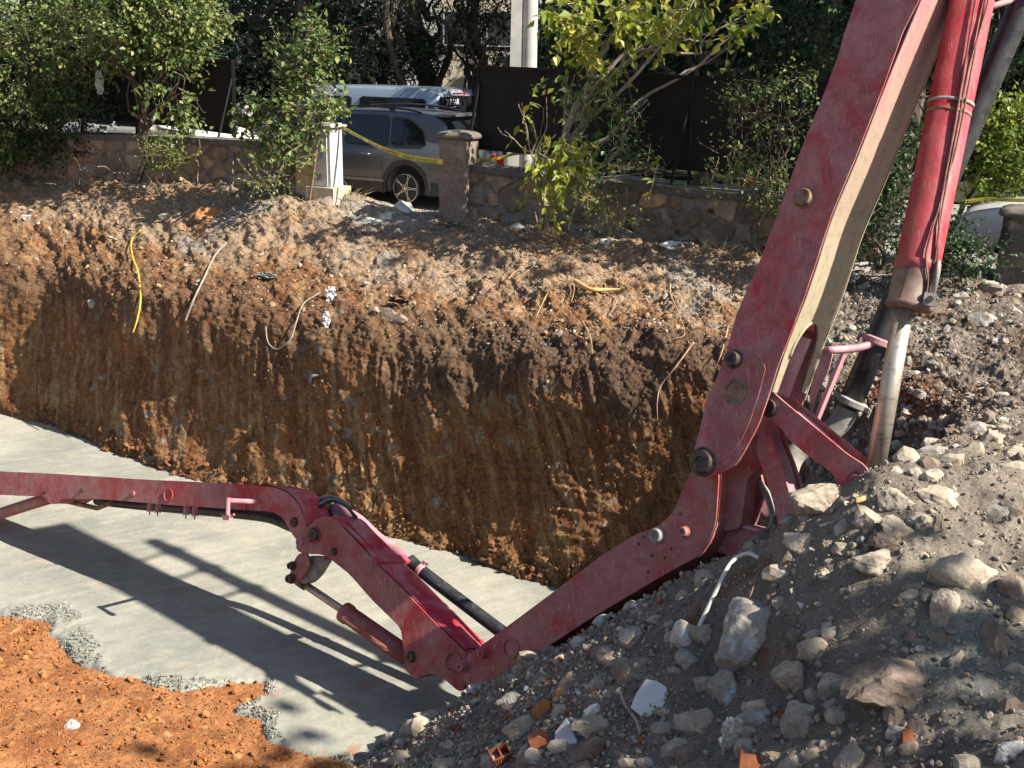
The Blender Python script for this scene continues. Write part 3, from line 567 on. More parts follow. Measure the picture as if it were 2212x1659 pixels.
def stone_wall(xa, xb, hgt, label, seed, na=None, pinch=1.0):
    n_ = na or int((xb-xa)*0.55); xs = np.linspace(xa, xb, n_); L = np.array([base_at(x) for x in xs]); L[:, 2] -= 0.12
    d = np.gradient(L, axis=0); d[:, 2] = 0; d /= np.linalg.norm(d, axis=1)[:, None]; nrm = np.stack([d[:, 1], -d[:, 0], 0*d[:, 0]], 1)
    s_ = np.cumsum(np.r_[0, np.linalg.norm(np.diff(L[:, :2], axis=0), axis=1)]); nv = 90; t = np.linspace(0, 1, nv)
    H = hgt+0.12; P = L[:, None, :]+np.array([0, 0, 1.0])*(t*H)[None, :, None]+nrm[:, None, :]*0.0
    U = s_[:, None]+0*t[None]; Vv = t[None]*H+0*U; W3 = np.stack([U, Vv, 0*U+seed], -1)
    wu = U*2.5+0.45*fbm(W3*2.2, 4); wv = Vv*3.3+0.4*fbm(W3*2.5+9, 4); d1, d2, idd = worley(wu, wv, seed); e = sstep(0.05, 0.26, d2-d1+0.05*fbm(W3*9, 3))
    cap = sstep(H-0.13, H-0.10, Vv+0.015*fbm(W3*6, 2))
    bulge = (0.022+0.055*e+0.022*fbm(W3*6, 4))*(1-cap)+cap*(0.085+0.02*fbm(W3*5, 3)); P = P+nrm[:, None]*bulge[..., None]
    rc = np.random.default_rng(seed+1).random(4096)[idd]; pal = np.array([[0.24, 0.18, 0.13], [0.28, 0.20, 0.145], [0.20, 0.165, 0.13], [0.26, 0.215, 0.16], [0.31, 0.22, 0.15]])
    Cc = pal[(rc*5).astype(int) % 5]*(0.75+0.5*((rc*37) % 1))[..., None]; Cc = Cc*(1+0.4*fbm(W3*5, 4)[..., None])
    mort = np.array([0.24, 0.215, 0.18]); Cc = Cc*e[..., None]+mort*(1-e[..., None]); Cc = lerpc(Cc, np.array([0.06, 0.045, 0.035]), sstep(0.35, 0.6, fbm(W3*2.7+4, 4)))
    Cc = lerpc(Cc, np.array([0.135, 0.125, 0.11])+0*Cc, cap); Cc = np.clip(Cc, 0.02, 0.5)
    t_ = empty('stone_wall', (float(L[n_//2, 0]), float(L[n_//2, 1]), float(L[n_//2, 2]))); tag(t_, label, 'wall')
    k = int(nv*(H-0.115)/H)
    mb = MB(); mb.add(P[:, :k].reshape(-1, 3), gridfaces(n_, k), Cc[:, :k].reshape(-1, 3)); back = P[:, [0, k-1]]-nrm[:, None]*0.34
    mb.add(back.reshape(-1, 3), gridfaces(n_, 2), (0.2, 0.16, 0.12)); top_ = np.stack([P[:, k-1], back[:, 1]], 1); mb.add(top_.reshape(-1, 3), gridfaces(n_, 2), (0.2, 0.16, 0.12))
    for ii in (0, n_-1): mb.add([P[ii, 0], P[ii, k-1], back[ii, 1], back[ii, 0]], [(0, 1, 2, 3)], (0.2, 0.16, 0.12))
    mb.build('masonry', M['masonry'], t_, smooth=True)
    mb = MB(); cp_ = P[:, k-1:]; mb.add(cp_.reshape(-1, 3), gridfaces(n_, cp_.shape[1]), Cc[:, k-1:].reshape(-1, 3))
    q = np.stack([cp_[:, -1], cp_[:, -1]-nrm*0.2+np.array([0, 0, 0.02]), cp_[:, -1]-nrm*0.44], 1); q2 = q[:, -1]-np.array([0, 0, 0.11]); q = np.concatenate([q, q2[:, None], (cp_[:, 0]-nrm*0.02)[:, None]], 1)
    q = q+0.006*fbm(q*7, 3)[..., None]; q[:, 0] = cp_[:, -1]; mb.add(q.reshape(-1, 3), gridfaces(n_, q.shape[1]), (0.15, 0.14, 0.12)); mb.build('coping', M['masonry'], t_, smooth=True)
    return t_
stone_wall(1000, 1900, 0.80, 'low brown rubble stone wall with dark coping, right of the gateway', 3)
stone_wall(-260, 655, 0.80, 'low stone wall shaded by bushes, left of the gateway', 8)
def pillar(x, ytop, w_, dp, label, col, H=None, capc=(0.16, 0.14, 0.12), yb_=None):
    P = base_at(x); P[2] -= 0.1; d = unit(base_at(x+30)[:2]-base_at(x-30)[:2]); d = np.array([d[0], d[1], 0]); nn = np.array([d[1], -d[0], 0])
    if H is None: q = PY(x, ytop, P[1]); H = q[2]-P[2]
    t_ = empty('gate_pillar', tuple(P)); tag(t_, label, 'pillar')
    n_ = 26; nz = 60; an = np.linspace(0, 2*math.pi, n_*4+1)[:-1]; sq = np.stack([np.sign(np.cos(an))*np.abs(np.cos(an))**0.22, np.sign(np.sin(an))*np.abs(np.sin(an))**0.22], 1)
    zz = np.linspace(0, H-0.09, nz); V = P+sq[None, :, :1]*d*w_/2+sq[None, :, 1:]*nn*dp/2+np.array([0, 0, 1.0])*zz[:, None, None]
    V = V+(0.022*fbm(V*4, 4)+0.014*fbm(V*16, 3))[..., None]*(sq[None, :, :1]*d+sq[None, :, 1:]*nn)
    k = np.arange(n_*4); k2 = (k+1) % (n_*4); Fq = np.concatenate([np.stack([i*n_*4+k, i*n_*4+k2, (i+1)*n_*4+k2, (i+1)*n_*4+k], 1) for i in range(nz-1)])
    Cc = lerpc(np.array(col)+0*V, np.array(col)*0.45, sstep(0.0, 0.5, fbm(V*np.array([3, 3, 1.2]), 4))); Cc = lerpc(Cc, np.array([0.4, 0.34, 0.25]), sstep(0.25, 0.5, fbm(V*3+7, 3))*0.6)
    mb = MB(); mb.add(V.reshape(-1, 3), Fq, np.clip(Cc.reshape(-1, 3), 0.02, 0.7)); mb.build('shaft', M['masonry'], t_, smooth=True)
    mb = MB(); prof = [(0.98, 0), (1.16, 0.015), (1.2, 0.05), (1.12, 0.085), (0.9, 0.115), (0.5, 0.135), (0.02, 0.14)]
    V = np.array([P+sq[:, :1]*d*w_/2*a+sq[:, 1:]*nn*dp/2*a+np.array([0, 0, H-0.09+z_]) for a, z_ in prof]); V = V+0.008*fbm(V*9, 3)[..., None]
    Fq = np.concatenate([np.stack([i*n_*4+k, i*n_*4+k2, (i+1)*n_*4+k2, (i+1)*n_*4+k], 1) for i in range(len(prof)-1)]); mb.add(V.reshape(-1, 3), Fq, capc); mb.build('cap', M['masonry'], t_, smooth=True); return t_
pillar(990, 288, 0.50, 0.42, 'weathered concrete gate pillar with rounded cap, where the right wall ends beside the car', (0.25, 0.20, 0.16))
pillar(672, 285, 0.34, 0.40, 'pale yellowish gate pillar with blue paint marks, beside the metal cabinet', (0.50, 0.42, 0.28), capc=(0.25, 0.2, 0.15))
pillar(2205, 452, 0.62, 0.5, 'dark pillar with flat cap at the right border, before the white car', (0.13, 0.115, 0.10))
# metal cabinet
P = base_at(712)+np.array([0.0, -0.12, -0.05]); d3 = unit(np.r_[(base_at(740)-base_at(680))[:2], 0]); nn3 = np.array([d3[1], -d3[0], 0])
t_ = empty('utility_cabinet', tuple(P)); tag(t_, 'light grey metal utility cabinet with louvres and blue graffiti on a pale plinth', 'utility cabinet')
M['cab'] = mat_mottle('cabinet_grey', (0.42, 0.44, 0.44), (0.55, 0.56, 0.55), 14, 0.55, 30, 0.1, 0.003); M['cream'] = mat_mottle('pale_plinth', (0.42, 0.36, 0.24), (0.58, 0.52, 0.38), 9, 0.95, 40, 0.6, 0.01)
M['blue'] = mat_mottle('blue_spray', (0.10, 0.32, 0.50), (0.22, 0.45, 0.60), 20, 0.8, 0, 0); M['dark'] = mat_mottle('dark_gap', (0.02, 0.02, 0.02), (0.03, 0.03, 0.03), 5, 0.9, 0, 0)
cw = 0.36; ch = 0.96; z0 = 0.20
mb = MB(); box(mb, P+np.array([0, 0, 0.07]), d3, nn3, (0, 0, 1), 0.56, 0.5, 0.30); mb.build('plinth', M['cream'], t_)
mb = MB(); box(mb, P+np.array([0, 0, z0+ch/2+0.02]), d3, nn3, (0, 0, 1), cw, 0.34, ch); mb.build('body', M['cab'], t_)
mb = MB(); box(mb, P+nn3*0.181+d3*-0.01+np.array([0, 0, z0+ch/2+0.02]), d3, nn3, (0, 0, 1), cw-0.09, 0.02, ch-0.05); mb.build('door', M['cab'], t_)
mb = MB(); box(mb, P+np.array([0, 0, z0+ch+0.035]), d3, nn3, (0, 0, 1), cw+0.12, 0.46, 0.03); box(mb, P+np.array([0, 0, z0+ch+0.06]), d3, nn3, (0, 0, 1), cw+0.02, 0.32, 0.03); mb.build('roof', M['cab'], t_)
mb = MB()
for zc in (0.14, 0.84):
    for k in range(4): box(mb, P+nn3*0.193+d3*-0.04+np.array([0, 0, z0+zc+k*0.028]), d3, nn3, (0, 0, 1), 0.10, 0.006, 0.010)
mb.build('louvre', M['dark'], t_)
mb = MB()
for (cx_, cz, rx, rz, off, dd) in ((0.02, 0.62, 0.05, 0.085, 0.194, 1), (0.0, 0.52, 0.03, 0.05, 0.194, 0)):
    an = np.linspace(0, 2*math.pi, 24)[:-1]; o_ = [P+nn3*off+d3*(cx_+math.cos(a)*rx*(1+0.15*math.sin(3*a)))+np.array([0, 0, z0+cz+math.sin(a)*rz]) for a in an]; i_ = [P+nn3*off+d3*(cx_-0.015+math.cos(a)*rx*0.45)+np.array([0, 0, z0+cz+0.01+math.sin(a)*rz*0.45]) for a in an]
    m_ = len(an); mb.add(o_+i_, [(k, (k+1) % m_, m_+(k+1) % m_, m_+k) for k in range(m_)])
pb = base_at(672); 
for (cx_, cz, rx, rz) in ((0.02, 0.68, 0.075, 0.11), (0.06, 0.95, 0.06, 0.09)):
    o_ = [pb+nn3*0.232+d3*(cx_+math.cos(a)*rx)+np.array([0, 0, cz+math.sin(a)*rz-0.1]) for a in an]; i_ = [pb+nn3*0.232+d3*(cx_+math.cos(a)*rx*0.55)+np.array([0, 0, cz+math.sin(a)*rz*0.6-0.1]) for a in an]; mb.add(o_+i_, [(k, (k+1) % m_, m_+(k+1) % m_, m_+k) for k in range(m_)])
mb.build('graffiti', M['blue'], t_)
mb = MB(); tube(mb, [P+nn3*0.24+d3*-0.02+np.array([0, 0, 0.9]), P+nn3*0.27+d3*-0.06+np.array([0, 0, 0.55]), P+nn3*0.30+d3*-0.16+np.array([0, 0, 0.0])], 0.02, 6); o = mb.build('stake', M['rust']); tag(o, 'brown metal stake leaning on the utility cabinet', 'stake')
# hoarding of dark sheets
def hoarding(tops, bots, label, braces, dY=0.45, seed=0):
    TP = []; BT = []
    for (x, yt), (xb_, yb2) in zip(tops, bots):
        Y = Yw(x)+dY; TP.append(PY(x, yt, Y)); BT.append(PY(xb_, yb2, Y))
    t_ = empty('metal_hoarding', tuple(BT[0]-np.array([0, 0, 0.3]))); tag(t_, label, 'fence')
    for i in range(len(TP)-1):
        a, b_, c, d_ = TP[i], TP[i+1], BT[i+1], BT[i]; nrm = unit(np.cross(b_-a, d_-a)); nrm = nrm if nrm[1] > 0 else -nrm
        g = unit(b_-a)*0.012; V = [a+g, b_-g, c-g, d_+g]; mb = MB(); mb.add(V+[q+nrm*0.02 for q in V], [(0, 1, 2, 3), (7, 6, 5, 4), (0, 4, 5, 1), (2, 6, 7, 3), (1, 5, 6, 2), (0, 3, 7, 4)]); mb.build('panel', M['hoard'], t_)
        mb = MB(); bar(mb, a-nrm*0.015, b_-nrm*0.015, 0.045, 0.045); mb.build('top_rail', M['hoard'], t_)
        mb = MB(); bar(mb, d_-nrm*0.015, c-nrm*0.015, 0.045, 0.045); mb.build('bottom_rail', M['hoard'], t_)
    for a, d_ in zip(TP, BT):
        mb = MB(); dn = unit(d_-a); bar(mb, a-dn*0.02, d_+dn*0.62, 0.05, 0.05, (0, 1, 0)); mb.build('post', M['hoard'], t_)
    for (x1, ya, x2, yb3) in braces:
        Y = Yw(x1)+dY; mb = MB(); bar(mb, PY(x1, ya, Y-0.05), PY(x2, yb3, Yw(x2)+0.05), 0.04, 0.03); mb.build('brace', M['hoard'], t_)
hoarding([(1032, 144), (1171, 150), (1314, 158), (1498, 167), (1687, 170), (1850, 178)], [(1031, 319), (1168, 332), (1310, 349), (1489, 365), (1678, 381), (1840, 398)], 'long dark metal sheet hoarding behind the right stone wall', [(1034, 178, 1008, 338), (1492, 200, 1450, 396)])
hoarding([(60, 128), (175, 129), (293, 130), (403, 130), (503, 131)], [(60, 250), (178, 254), (296, 262), (405, 274), (507, 288)], 'shorter dark metal sheet hoarding half hidden by the left bushes', [(500, 170, 470, 305)])
# ============================================================ BARRIER TAPE
M['tape'] = mat_mottle('yellow_tape', (0.60, 0.55, 0.05), (0.72, 0.66, 0.10), 5, 0.4, 0, 0); M['ink'] = mat_mottle('black_ink', (0.01, 0.01, 0.01), (0.02, 0.02, 0.01), 5, 0.5, 0, 0)
def tape(pts_, wd, label, text='DİKKAT GEÇMEYİNİZ', tilt=0.25, tw=0.0):
    P = catmull([PY(*p) for p in pts_], 80); T = unit_rows(np.gradient(P, axis=0)); s_ = np.r_[0, np.cumsum(np.linalg.norm(np.diff(P, axis=0), axis=1))]
    up = np.array([0, -tilt, 1.0]); W_ = up-T*(T@up)[:, None]; W_ = unit_rows(W_); nn = np.cross(T, W_); nn = nn*np.where(nn[:, 1:2] > 0, -1, 1)
    an = tw*np.sin(s_*2.3)+0.0; W_ = W_*np.cos(an)[:, None]+nn*np.sin(an)[:, None]; W_ = unit_rows(W_); Nn2 = np.cross(T, W_); Nn2 = Nn2*np.where(Nn2[:, 1:2] > 0, -1, 1)
    mb = MB(); V = np.stack([P-W_*wd/2, P, P+W_*wd/2], 1); mb.add(V.reshape(-1, 3), gridfaces(80, 3)); mb.add((V-Nn2[:, None]*0.002).reshape(-1, 3), gridfaces(80, 3)[:, ::-1])
    t_ = empty('barrier_tape', tuple(P[0])); tag(t_, label, 'barrier tape'); mb.build('band', M['tape'], t_, smooth=True)
    tc = bpy.data.curves.new('txt', 'FONT'); tc.body = text; tc.size = wd*0.95; to = bpy.data.objects.new('txt', tc); COL.objects.link(to); dg = bpy.context.evaluated_depsgraph_get(); me = bpy.data.meshes.new_from_object(to.evaluated_get(dg))
    TV = np.array([v_.co[:] for v_ in me.vertices]); TF = [tuple(p.vertices) for p in me.polygons]; bpy.data.objects.remove(to); Lt = TV[:, 0].max()+wd*1.2; n_ = max(1, int(s_[-1]/Lt)); hc = TV[:, 1].max()/2
    for k in range(n_):
        x = TV[:, 0]+k*Lt+wd*0.4; ok = x < s_[-1]; Pp = np.stack([np.interp(x, s_, P[:, j]) for j in range(3)], 1); Ww = np.stack([np.interp(x, s_, W_[:, j]) for j in range(3)], 1); Nq = np.stack([np.interp(x, s_, Nn2[:, j]) for j in range(3)], 1)
        mb = MB(); mb.add(Pp+Ww*((TV[:, 1]-hc)[:, None])+Nq*0.003, TF); mb.build('lettering', M['ink'], t_)
def unit_rows(a): return a/(np.linalg.norm(a, axis=1)[:, None]+1e-9)
tape([(716, 262, 18.4), (770, 292, 18.1), (830, 322, 17.7), (890, 341, 17.3), (956, 350, 16.95)], 0.075, 'yellow and black barrier tape sagging across the gateway in front of the grey car', tw=0.3)
tape([(1002, 346, 17.35), (1060, 345, 17.5), (1090, 338, 17.7), (1130, 330, 17.7), (1200, 334, 17.6)], 0.06, 'short run of yellow barrier tape under the right hoarding', tw=0.4)
tape([(2085, 436, 13.2), (2130, 430, 13.2), (2170, 432, 13.2), (2240, 434, 13.1)], 0.05, 'yellow barrier tape in front of the white car at the right border', tw=0.3)
# ============================================================ POLE AND HOUSES
M['pole'] = mat_mottle('pole_concrete', (0.38, 0.37, 0.34), (0.48, 0.47, 0.43), 5, 0.9, 40, 0.3, 0.006)
pb = PY(1127, 352, 18.6); pt_ = PY(1141, -220, 18.6); t_ = empty('utility_pole', (pb[0], pb[1], float(zs(pb[0])))); tag(t_, 'grey concrete utility pole of two joined shafts behind the dark hoarding', 'utility pole')
pb[2] = zs(pb[0]); ax = unit(pt_-pb); rt = np.array([1.0, 0, 0])
mb = MB(); n_ = 40; zz = np.linspace(0, 8.5, 24); V = []
for z_ in zz:
    sc_ = 1.0-0.035*z_; an = np.linspace(0, 2*math.pi, n_+1)[:-1]; r_ = 0.14*sc_; V.append([pb+ax*z_+rt*(0.085*sc_+r_*math.cos(a))+np.array([0, 1, 0])*r_*math.sin(a) for a in an])
k = np.arange(n_); Fq = np.concatenate([np.stack([i*n_+k, i*n_+(k+1) % n_, (i+1)*n_+(k+1) % n_, (i+1)*n_+k], 1) for i in range(len(zz)-1)]); mb.add(np.array(V).reshape(-1, 3), Fq); mb.build('round_shaft', M['pole'], t_, smooth=True)
mb = MB(); a0 = pb+rt*-0.14; V = [a0+i*rt*0.10*s_+j*np.array([0, 1, 0])*0.12*s_+ax*z_ for z_, s_ in ((0, 1), (8.5, 0.7)) for i in (-1, 1) for j in (-1, 1)]; mb.add(V, [(0, 1, 3, 2), (4, 6, 7, 5), (0, 4, 5, 1), (2, 3, 7, 6), (0, 2, 6, 4), (1, 5, 7, 3)]); mb.build('square_shaft', M['pole'], t_)
mb = MB(); box(mb, pb+np.array([0, 0, 0.22]), rt, (0, 1, 0), (0, 0, 1), 0.62, 0.5, 0.75); mb.build('footing', M['pole'], t_)
mb = MB(); tube(mb, [pb+rt*-0.3+ax*1.0, pb+rt*-0.27+ax*2.6], 0.035, 8); mb.build('conduit', M['black'], t_)
def house(x0, x1, Y, z0, z1, col, label, dep=8):
    a = PY(x0, 150, Y); b_ = PY(x1, 150, Y); a[2] = b_[2] = z0; t_ = empty('house', tuple((a+b_)/2)); tag(t_, label, 'house'); mw = mat_mottle('render_'+str(x0), col, tuple(c*0.85 for c in col), 3, 0.9, 20, 0.2, 0.01)
    cc = (a+b_)/2+np.array([0, dep/2, (z1-z0)/2]); wd = b_[0]-a[0]; mb = MB(); box(mb, cc, (1, 0, 0), (0, 1, 0), (0, 0, 1), wd, dep, z1-z0); mb.build('wall', mw, t_)
    mb = MB(); R0 = cc+np.array([0, 0, (z1-z0)/2]); V = [R0+np.array([i*(wd/2+0.4), j*(dep/2+0.4), 0.003]) for i in (-1, 1) for j in (-1, 1)]+[R0+np.array([i*(wd/2-1), 0, 1.8]) for i in (-1, 1)]; mb.add(V, [(0, 1, 3, 2), (0, 2, 5, 4), (1, 4, 5, 3), (0, 4, 1), (2, 3, 5)]); mb.build('roof', mat_mottle('roof_tiles', (0.3, 0.12, 0.07), (0.4, 0.18, 0.1), 8), t_)
    nw = max(2, int(wd/2.6))
    for k in range(nw):
        for fl_ in range(max(1, int((z1-z0)/2.9))):
            c = a+np.array([wd*(k+0.5)/nw, -0.03, 1.7+2.9*fl_]); mb = MB(); box(mb, c, (1, 0, 0), (0, 1, 0), (0, 0, 1), 1.2, 0.08, 1.3); fr = mb.build('window', M['cab'], t_); mb = MB(); box(mb, c-np.array([0, 0.045, 0]), (1, 0, 0), (0, 1, 0), (0, 0, 1), 1.05, 0.02, 1.15); mb.build('pane', M['dark'], fr)
house(945, 1130, 44, -1, 6.0, (0.50, 0.45, 0.34), 'cream house glimpsed through the pine branches left of the pole')
# ============================================================ VEGETATION
def leaves_geo(C0, Adir, Ndir, size, rng, wid=0.36, hue=None):
    n_ = len(C0); A_ = unit_rows(Adir); Bv = unit_rows(np.cross(Ndir, A_)); Nv = np.cross(A_, Bv); s_ = size[:, None]
    V = np.stack([C0, C0+A_*s_*0.42+Bv*s_*wid+Nv*s_*0.10, C0+A_*s_-Nv*s_*0.10, C0+A_*s_*0.42-Bv*s_*wid+Nv*s_*0.10], 1)
    I = np.arange(n_)*4; Fa = np.concatenate([np.stack([I, I+1, I+2], 1), np.stack([I, I+2, I+3], 1)])
    h = rng.random(n_) if hue is None else hue; c = np.repeat(np.stack([h, h, h], 1), 4, 0); return V.reshape(-1, 3), Fa, c
def foliage(mb, ells, ntw, per, size, rng, tl=0.35, wid=0.36, droop=0.0, shell=0.45, twmb=None, twr=0.004, hue_mu=0.45, clump=0, out=0.5, flat=0.0):
    """ells: list of (centre, (rx, ry, rz)); twigs of leaves spread through them"""
    vol = np.array([e[1][0]*e[1][1]*e[1][2] for e in ells])**0.8; pk = rng.choice(len(ells), ntw, p=vol/vol.sum()); c = np.array([ells[i][0] for i in pk]); r = np.array([ells[i][1] for i in pk])
    d = unit_rows(rng.normal(size=(ntw, 3))); rad = rng.random(ntw)**shell; p = c+d*r*rad[:, None]
    if clump: 
        q = fbm(p*clump, 3); keep = q > -0.05+rng.normal(size=ntw)*0.08; p = p[keep]; d = d[keep]; ntw = len(p)
    td = unit_rows(d*out+rng.normal(size=(ntw, 3))*0.55+np.array([0, 0, 0.25-droop])); L = tl*rng.uniform(0.6, 1.3, ntw); th = np.clip(hue_mu+0.22*rng.normal(size=ntw)+0.25*fbm(p*1.3+5, 2), 0, 1)
    t = np.tile(np.linspace(0.1, 1, per), (ntw, 1)); C0 = p[:, None]+td[:, None]*(t*L[:, None])[..., None]+np.array([0, 0, -droop])*(t**2*L[:, None])[..., None]
    C0 = C0.reshape(-1, 3)+rng.normal(size=(ntw*per, 3))*0.012; Td = np.repeat(td, per, 0); Ad = Td*0.5+rng.normal(size=Td.shape)*0.6+np.array([0, 0, -0.25-droop*0.5]); Nd = rng.normal(size=Td.shape)*0.6+np.array([0, 0, 0.8])+SUN*0.35
    sz = size*rng.uniform(0.35, 1.45, len(C0)); V, Fa, cc = leaves_geo(C0, Ad, Nd, sz, rng, wid, np.clip(np.repeat(th, per)+rng.normal(size=len(C0))*0.1, 0, 1)); mb.add(V, Fa, cc)
    if twmb is not None:
        ii = rng.choice(ntw, min(ntw, twmb[1]), replace=False)
        for i in ii: tube(twmb[0], [p[i]-td[i]*L[i]*0.5, p[i]+td[i]*L[i]*0.4, p[i]+td[i]*L[i]+np.array([0, 0, -droop*L[i]])], [twr*1.6, twr, twr*0.4], 4, cap=False)
    return p
def wiggly(a, b_, rng, n_=7, amp=0.12):
    a = np.asarray(a, float); b_ = np.asarray(b_, float); t = np.linspace(0, 1, n_)[:, None]; L = np.linalg.norm(b_-a); P = a+(b_-a)*t+rng.normal(size=(n_, 3))*amp*L*0.35*np.sin(t*math.pi)**0.5; P[0] = a; P[-1] = b_; return catmull(P, n_*2)
def plant(name, label, cat, base, stems, ells, ntw, per, size, lm, bm_='bark', seed=0, group=None, crown='foliage', stem='stems', limbs=0, **kw):
    """stems: list of (a, b, r0, r1)"""
    rng = np.random.default_rng(seed); t_ = empty(name, tuple(base)); tag(t_, label, cat, group); sm = MB(); lf = MB()
    for (a, b_, r1, r2) in stems:
        P = wiggly(a, b_, rng); tube(sm, P, np.linspace(r1, r2, len(P)), 7)
    if limbs and ells:
        for k in range(limbs):
            e = ells[rng.integers(0, len(ells))]; s_ = stems[rng.integers(0, len(stems))]; u = rng.uniform(0.25, 1); a = np.asarray(s_[0])*(1-u)+np.asarray(s_[1])*u; b_ = np.asarray(e[0])+unit(rng.normal(size=3))*np.array(e[1])*0.8; P = wiggly(a, b_, rng, 6, 0.2); tube(sm, P, np.linspace(s_[3]*0.8, 0.004, len(P)), 5, cap=False)
    if ells:
        p = foliage(lf, ells, ntw, per, size, rng, twmb=(sm, min(int(ntw*0.22)+3, 260)), **kw); lf.build(crown, M[lm], t_)
    if sm.V: sm.build(stem, M[bm_], t_)
    return t_
def E_(x, y, Y, rx, ry, rz): return (PY(x, y, Y), (rx, ry, rz))
G = lambda x, dz=0: base_at(x)+np.array([0, -0.05, dz])
# left tree mass
plant('bushy_tree', 'large bushy green tree filling the upper left corner above the wall', 'tree', G(60), [(G(40)+np.array([-0.2, 0.5, 0]), PY(120, 60, 20.8), 0.07, 0.02), (G(130)+np.array([0, 0.3, 0]), PY(60, 140, 21), 0.06, 0.02), (G(20), PY(200, 110, 20.5), 0.05, 0.02)],
      [E_(60, 40, 21, 1.5, 0.9, 0.9), E_(210, 20, 20.8, 1.1, 0.8, 0.8), E_(90, 160, 20.8, 1.2, 0.8, 0.9), E_(200, 130, 20.2, 0.7, 0.6, 0.55), E_(-90, 120, 21, 1.3, 0.9, 1.5), E_(40, 270, 21, 0.9, 0.7, 0.7)], 3600, 7, 0.075, 'lf_mid', 'bark', 21, crown='crown', limbs=26, clump=1.6, hue_mu=0.58)
plant('leafy_tree', 'light green small-leaved tree with a grey stem, left of the centre at the top', 'tree', G(300), [(G(305)+np.array([0, -0.1, 0]), PY(320, 215, 19.6), 0.05, 0.035), (PY(320, 215, 19.6), PY(360, 120, 19.6), 0.035, 0.02), (PY(318, 225, 19.6), PY(250, 130, 19.6), 0.03, 0.015), (PY(322, 250, 19.6), PY(395, 200, 19.5), 0.02, 0.006)],
      [E_(340, 60, 19.8, 0.95, 0.7, 0.6), E_(420, 50, 19.8, 0.5, 0.5, 0.55), E_(270, 100, 19.8, 0.6, 0.6, 0.45), E_(390, 110, 19.7, 0.5, 0.4, 0.3), E_(330, -30, 19.9, 1.0, 0.8, 0.5)], 2300, 7, 0.08, 'lf_mid', 'bark', 22, crown='crown', limbs=22, clump=1.9, hue_mu=0.62)
plant('climber', 'narrow vine with pale heart-shaped leaves hanging beside the grey stem', 'vine', G(385), [(G(390), PY(400, 165, 19.3), 0.012, 0.004)], [E_(392, 190, 19.3, 0.10, 0.1, 0.3), E_(405, 230, 19.3, 0.13, 0.1, 0.25), E_(330, 190, 19.3, 0.2, 0.1, 0.15), E_(385, 265, 19.3, 0.15, 0.1, 0.2)], 60, 5, 0.10, 'lf_mid', 'twig', 23, hue_mu=0.55, droop=0.6, wid=0.42)
plant('bush', 'tangled green bush at the foot of the wall in the left corner', 'bush', G(30), [(G(20)+np.array([0, -0.3, 0]), PY(40, 260, 21), 0.03, 0.01)], [E_(20, 310, 21, 0.9, 0.5, 0.45), E_(110, 290, 20.8, 0.6, 0.4, 0.5), E_(190, 240, 20.4, 0.45, 0.35, 0.35), E_(-60, 250, 21, 0.9, 0.5, 0.9)], 1100, 6, 0.07, 'lf_dark', 'bark', 24, limbs=14, hue_mu=0.55)
plant('dry_shrub', 'small half-dry shrub before the left wall, under the hanging vine', 'shrub', G(360, -0.05), [(G(365, -0.1), PY(368, 330, 19.2), 0.012, 0.006), (G(345, -0.1), PY(345, 345, 19.2), 0.01, 0.005)], [E_(365, 345, 19.2, 0.35, 0.2, 0.16), E_(345, 325, 19.2, 0.2, 0.2, 0.15)], 90, 5, 0.06, 'lf_yel', 'twig', 25, limbs=8, hue_mu=0.3)
# rose bush
plant('rose_bush', 'tall rose bush with pale stems and white blooms left of the gate pillar', 'bush', G(600), [(G(585)+np.array([0, -0.25, 0]), PY(640, 130, 17.9), 0.02, 0.006), (G(560)+np.array([0, -0.25, 0]), PY(540, 220, 17.9), 0.02, 0.006), (G(620)+np.array([0, -0.25, 0]), PY(700, 200, 17.8), 0.02, 0.006), (G(600)+np.array([0, -0.25, 0]), PY(590, 170, 17.9), 0.018, 0.006)],
      [E_(680, 100, 17.9, 0.32, 0.3, 0.38), E_(640, 150, 17.9, 0.38, 0.3, 0.35), E_(700, 200, 17.8, 0.42, 0.3, 0.25), E_(640, 240, 17.8, 0.55, 0.35, 0.35), E_(590, 290, 17.9, 0.42, 0.3, 0.3), E_(545, 250, 17.9, 0.22, 0.2, 0.25), E_(655, 320, 17.5, 0.25, 0.2, 0.3)], 900, 6, 0.085, 'lf_mid', 'twig', 26, limbs=22, clump=2.2, hue_mu=0.5, wid=0.42)
plant('rose_sucker', 'low green sprigs at the foot of the rose bush', 'plant', G(575, -0.05), [(G(575, -0.1)+np.array([0, -0.4, 0]), PY(585, 380, 17.4), 0.008, 0.003)], [E_(570, 388, 17.3, 0.28, 0.2, 0.16), E_(605, 345, 17.4, 0.15, 0.15, 0.15)], 70, 5, 0.06, 'lf_mid', 'twig', 27, hue_mu=0.6)
M['petal'] = mat_mottle('petal', (0.75, 0.72, 0.70), (0.8, 0.78, 0.76), 5, 0.7, 0, 0); rng = np.random.default_rng(3)
for k, (x, y) in enumerate(((527, 240), (540, 246), (532, 232))):
    mb = MB(); p = PY(x, y, 17.6)
    for j in range(3): 
        q = 7; V, Fa, cc = leaves_geo(np.tile(p, (q, 1)), rng.normal(size=(q, 3)), rng.normal(size=(q, 3)), np.full(q, 0.05), rng, 0.5); mb.add(V, Fa)
    o = mb.build('rose_bloom', M['petal']); tag(o, 'white rose bloom at the left edge of the rose bush', 'flower', 'white blooms on the rose bush')
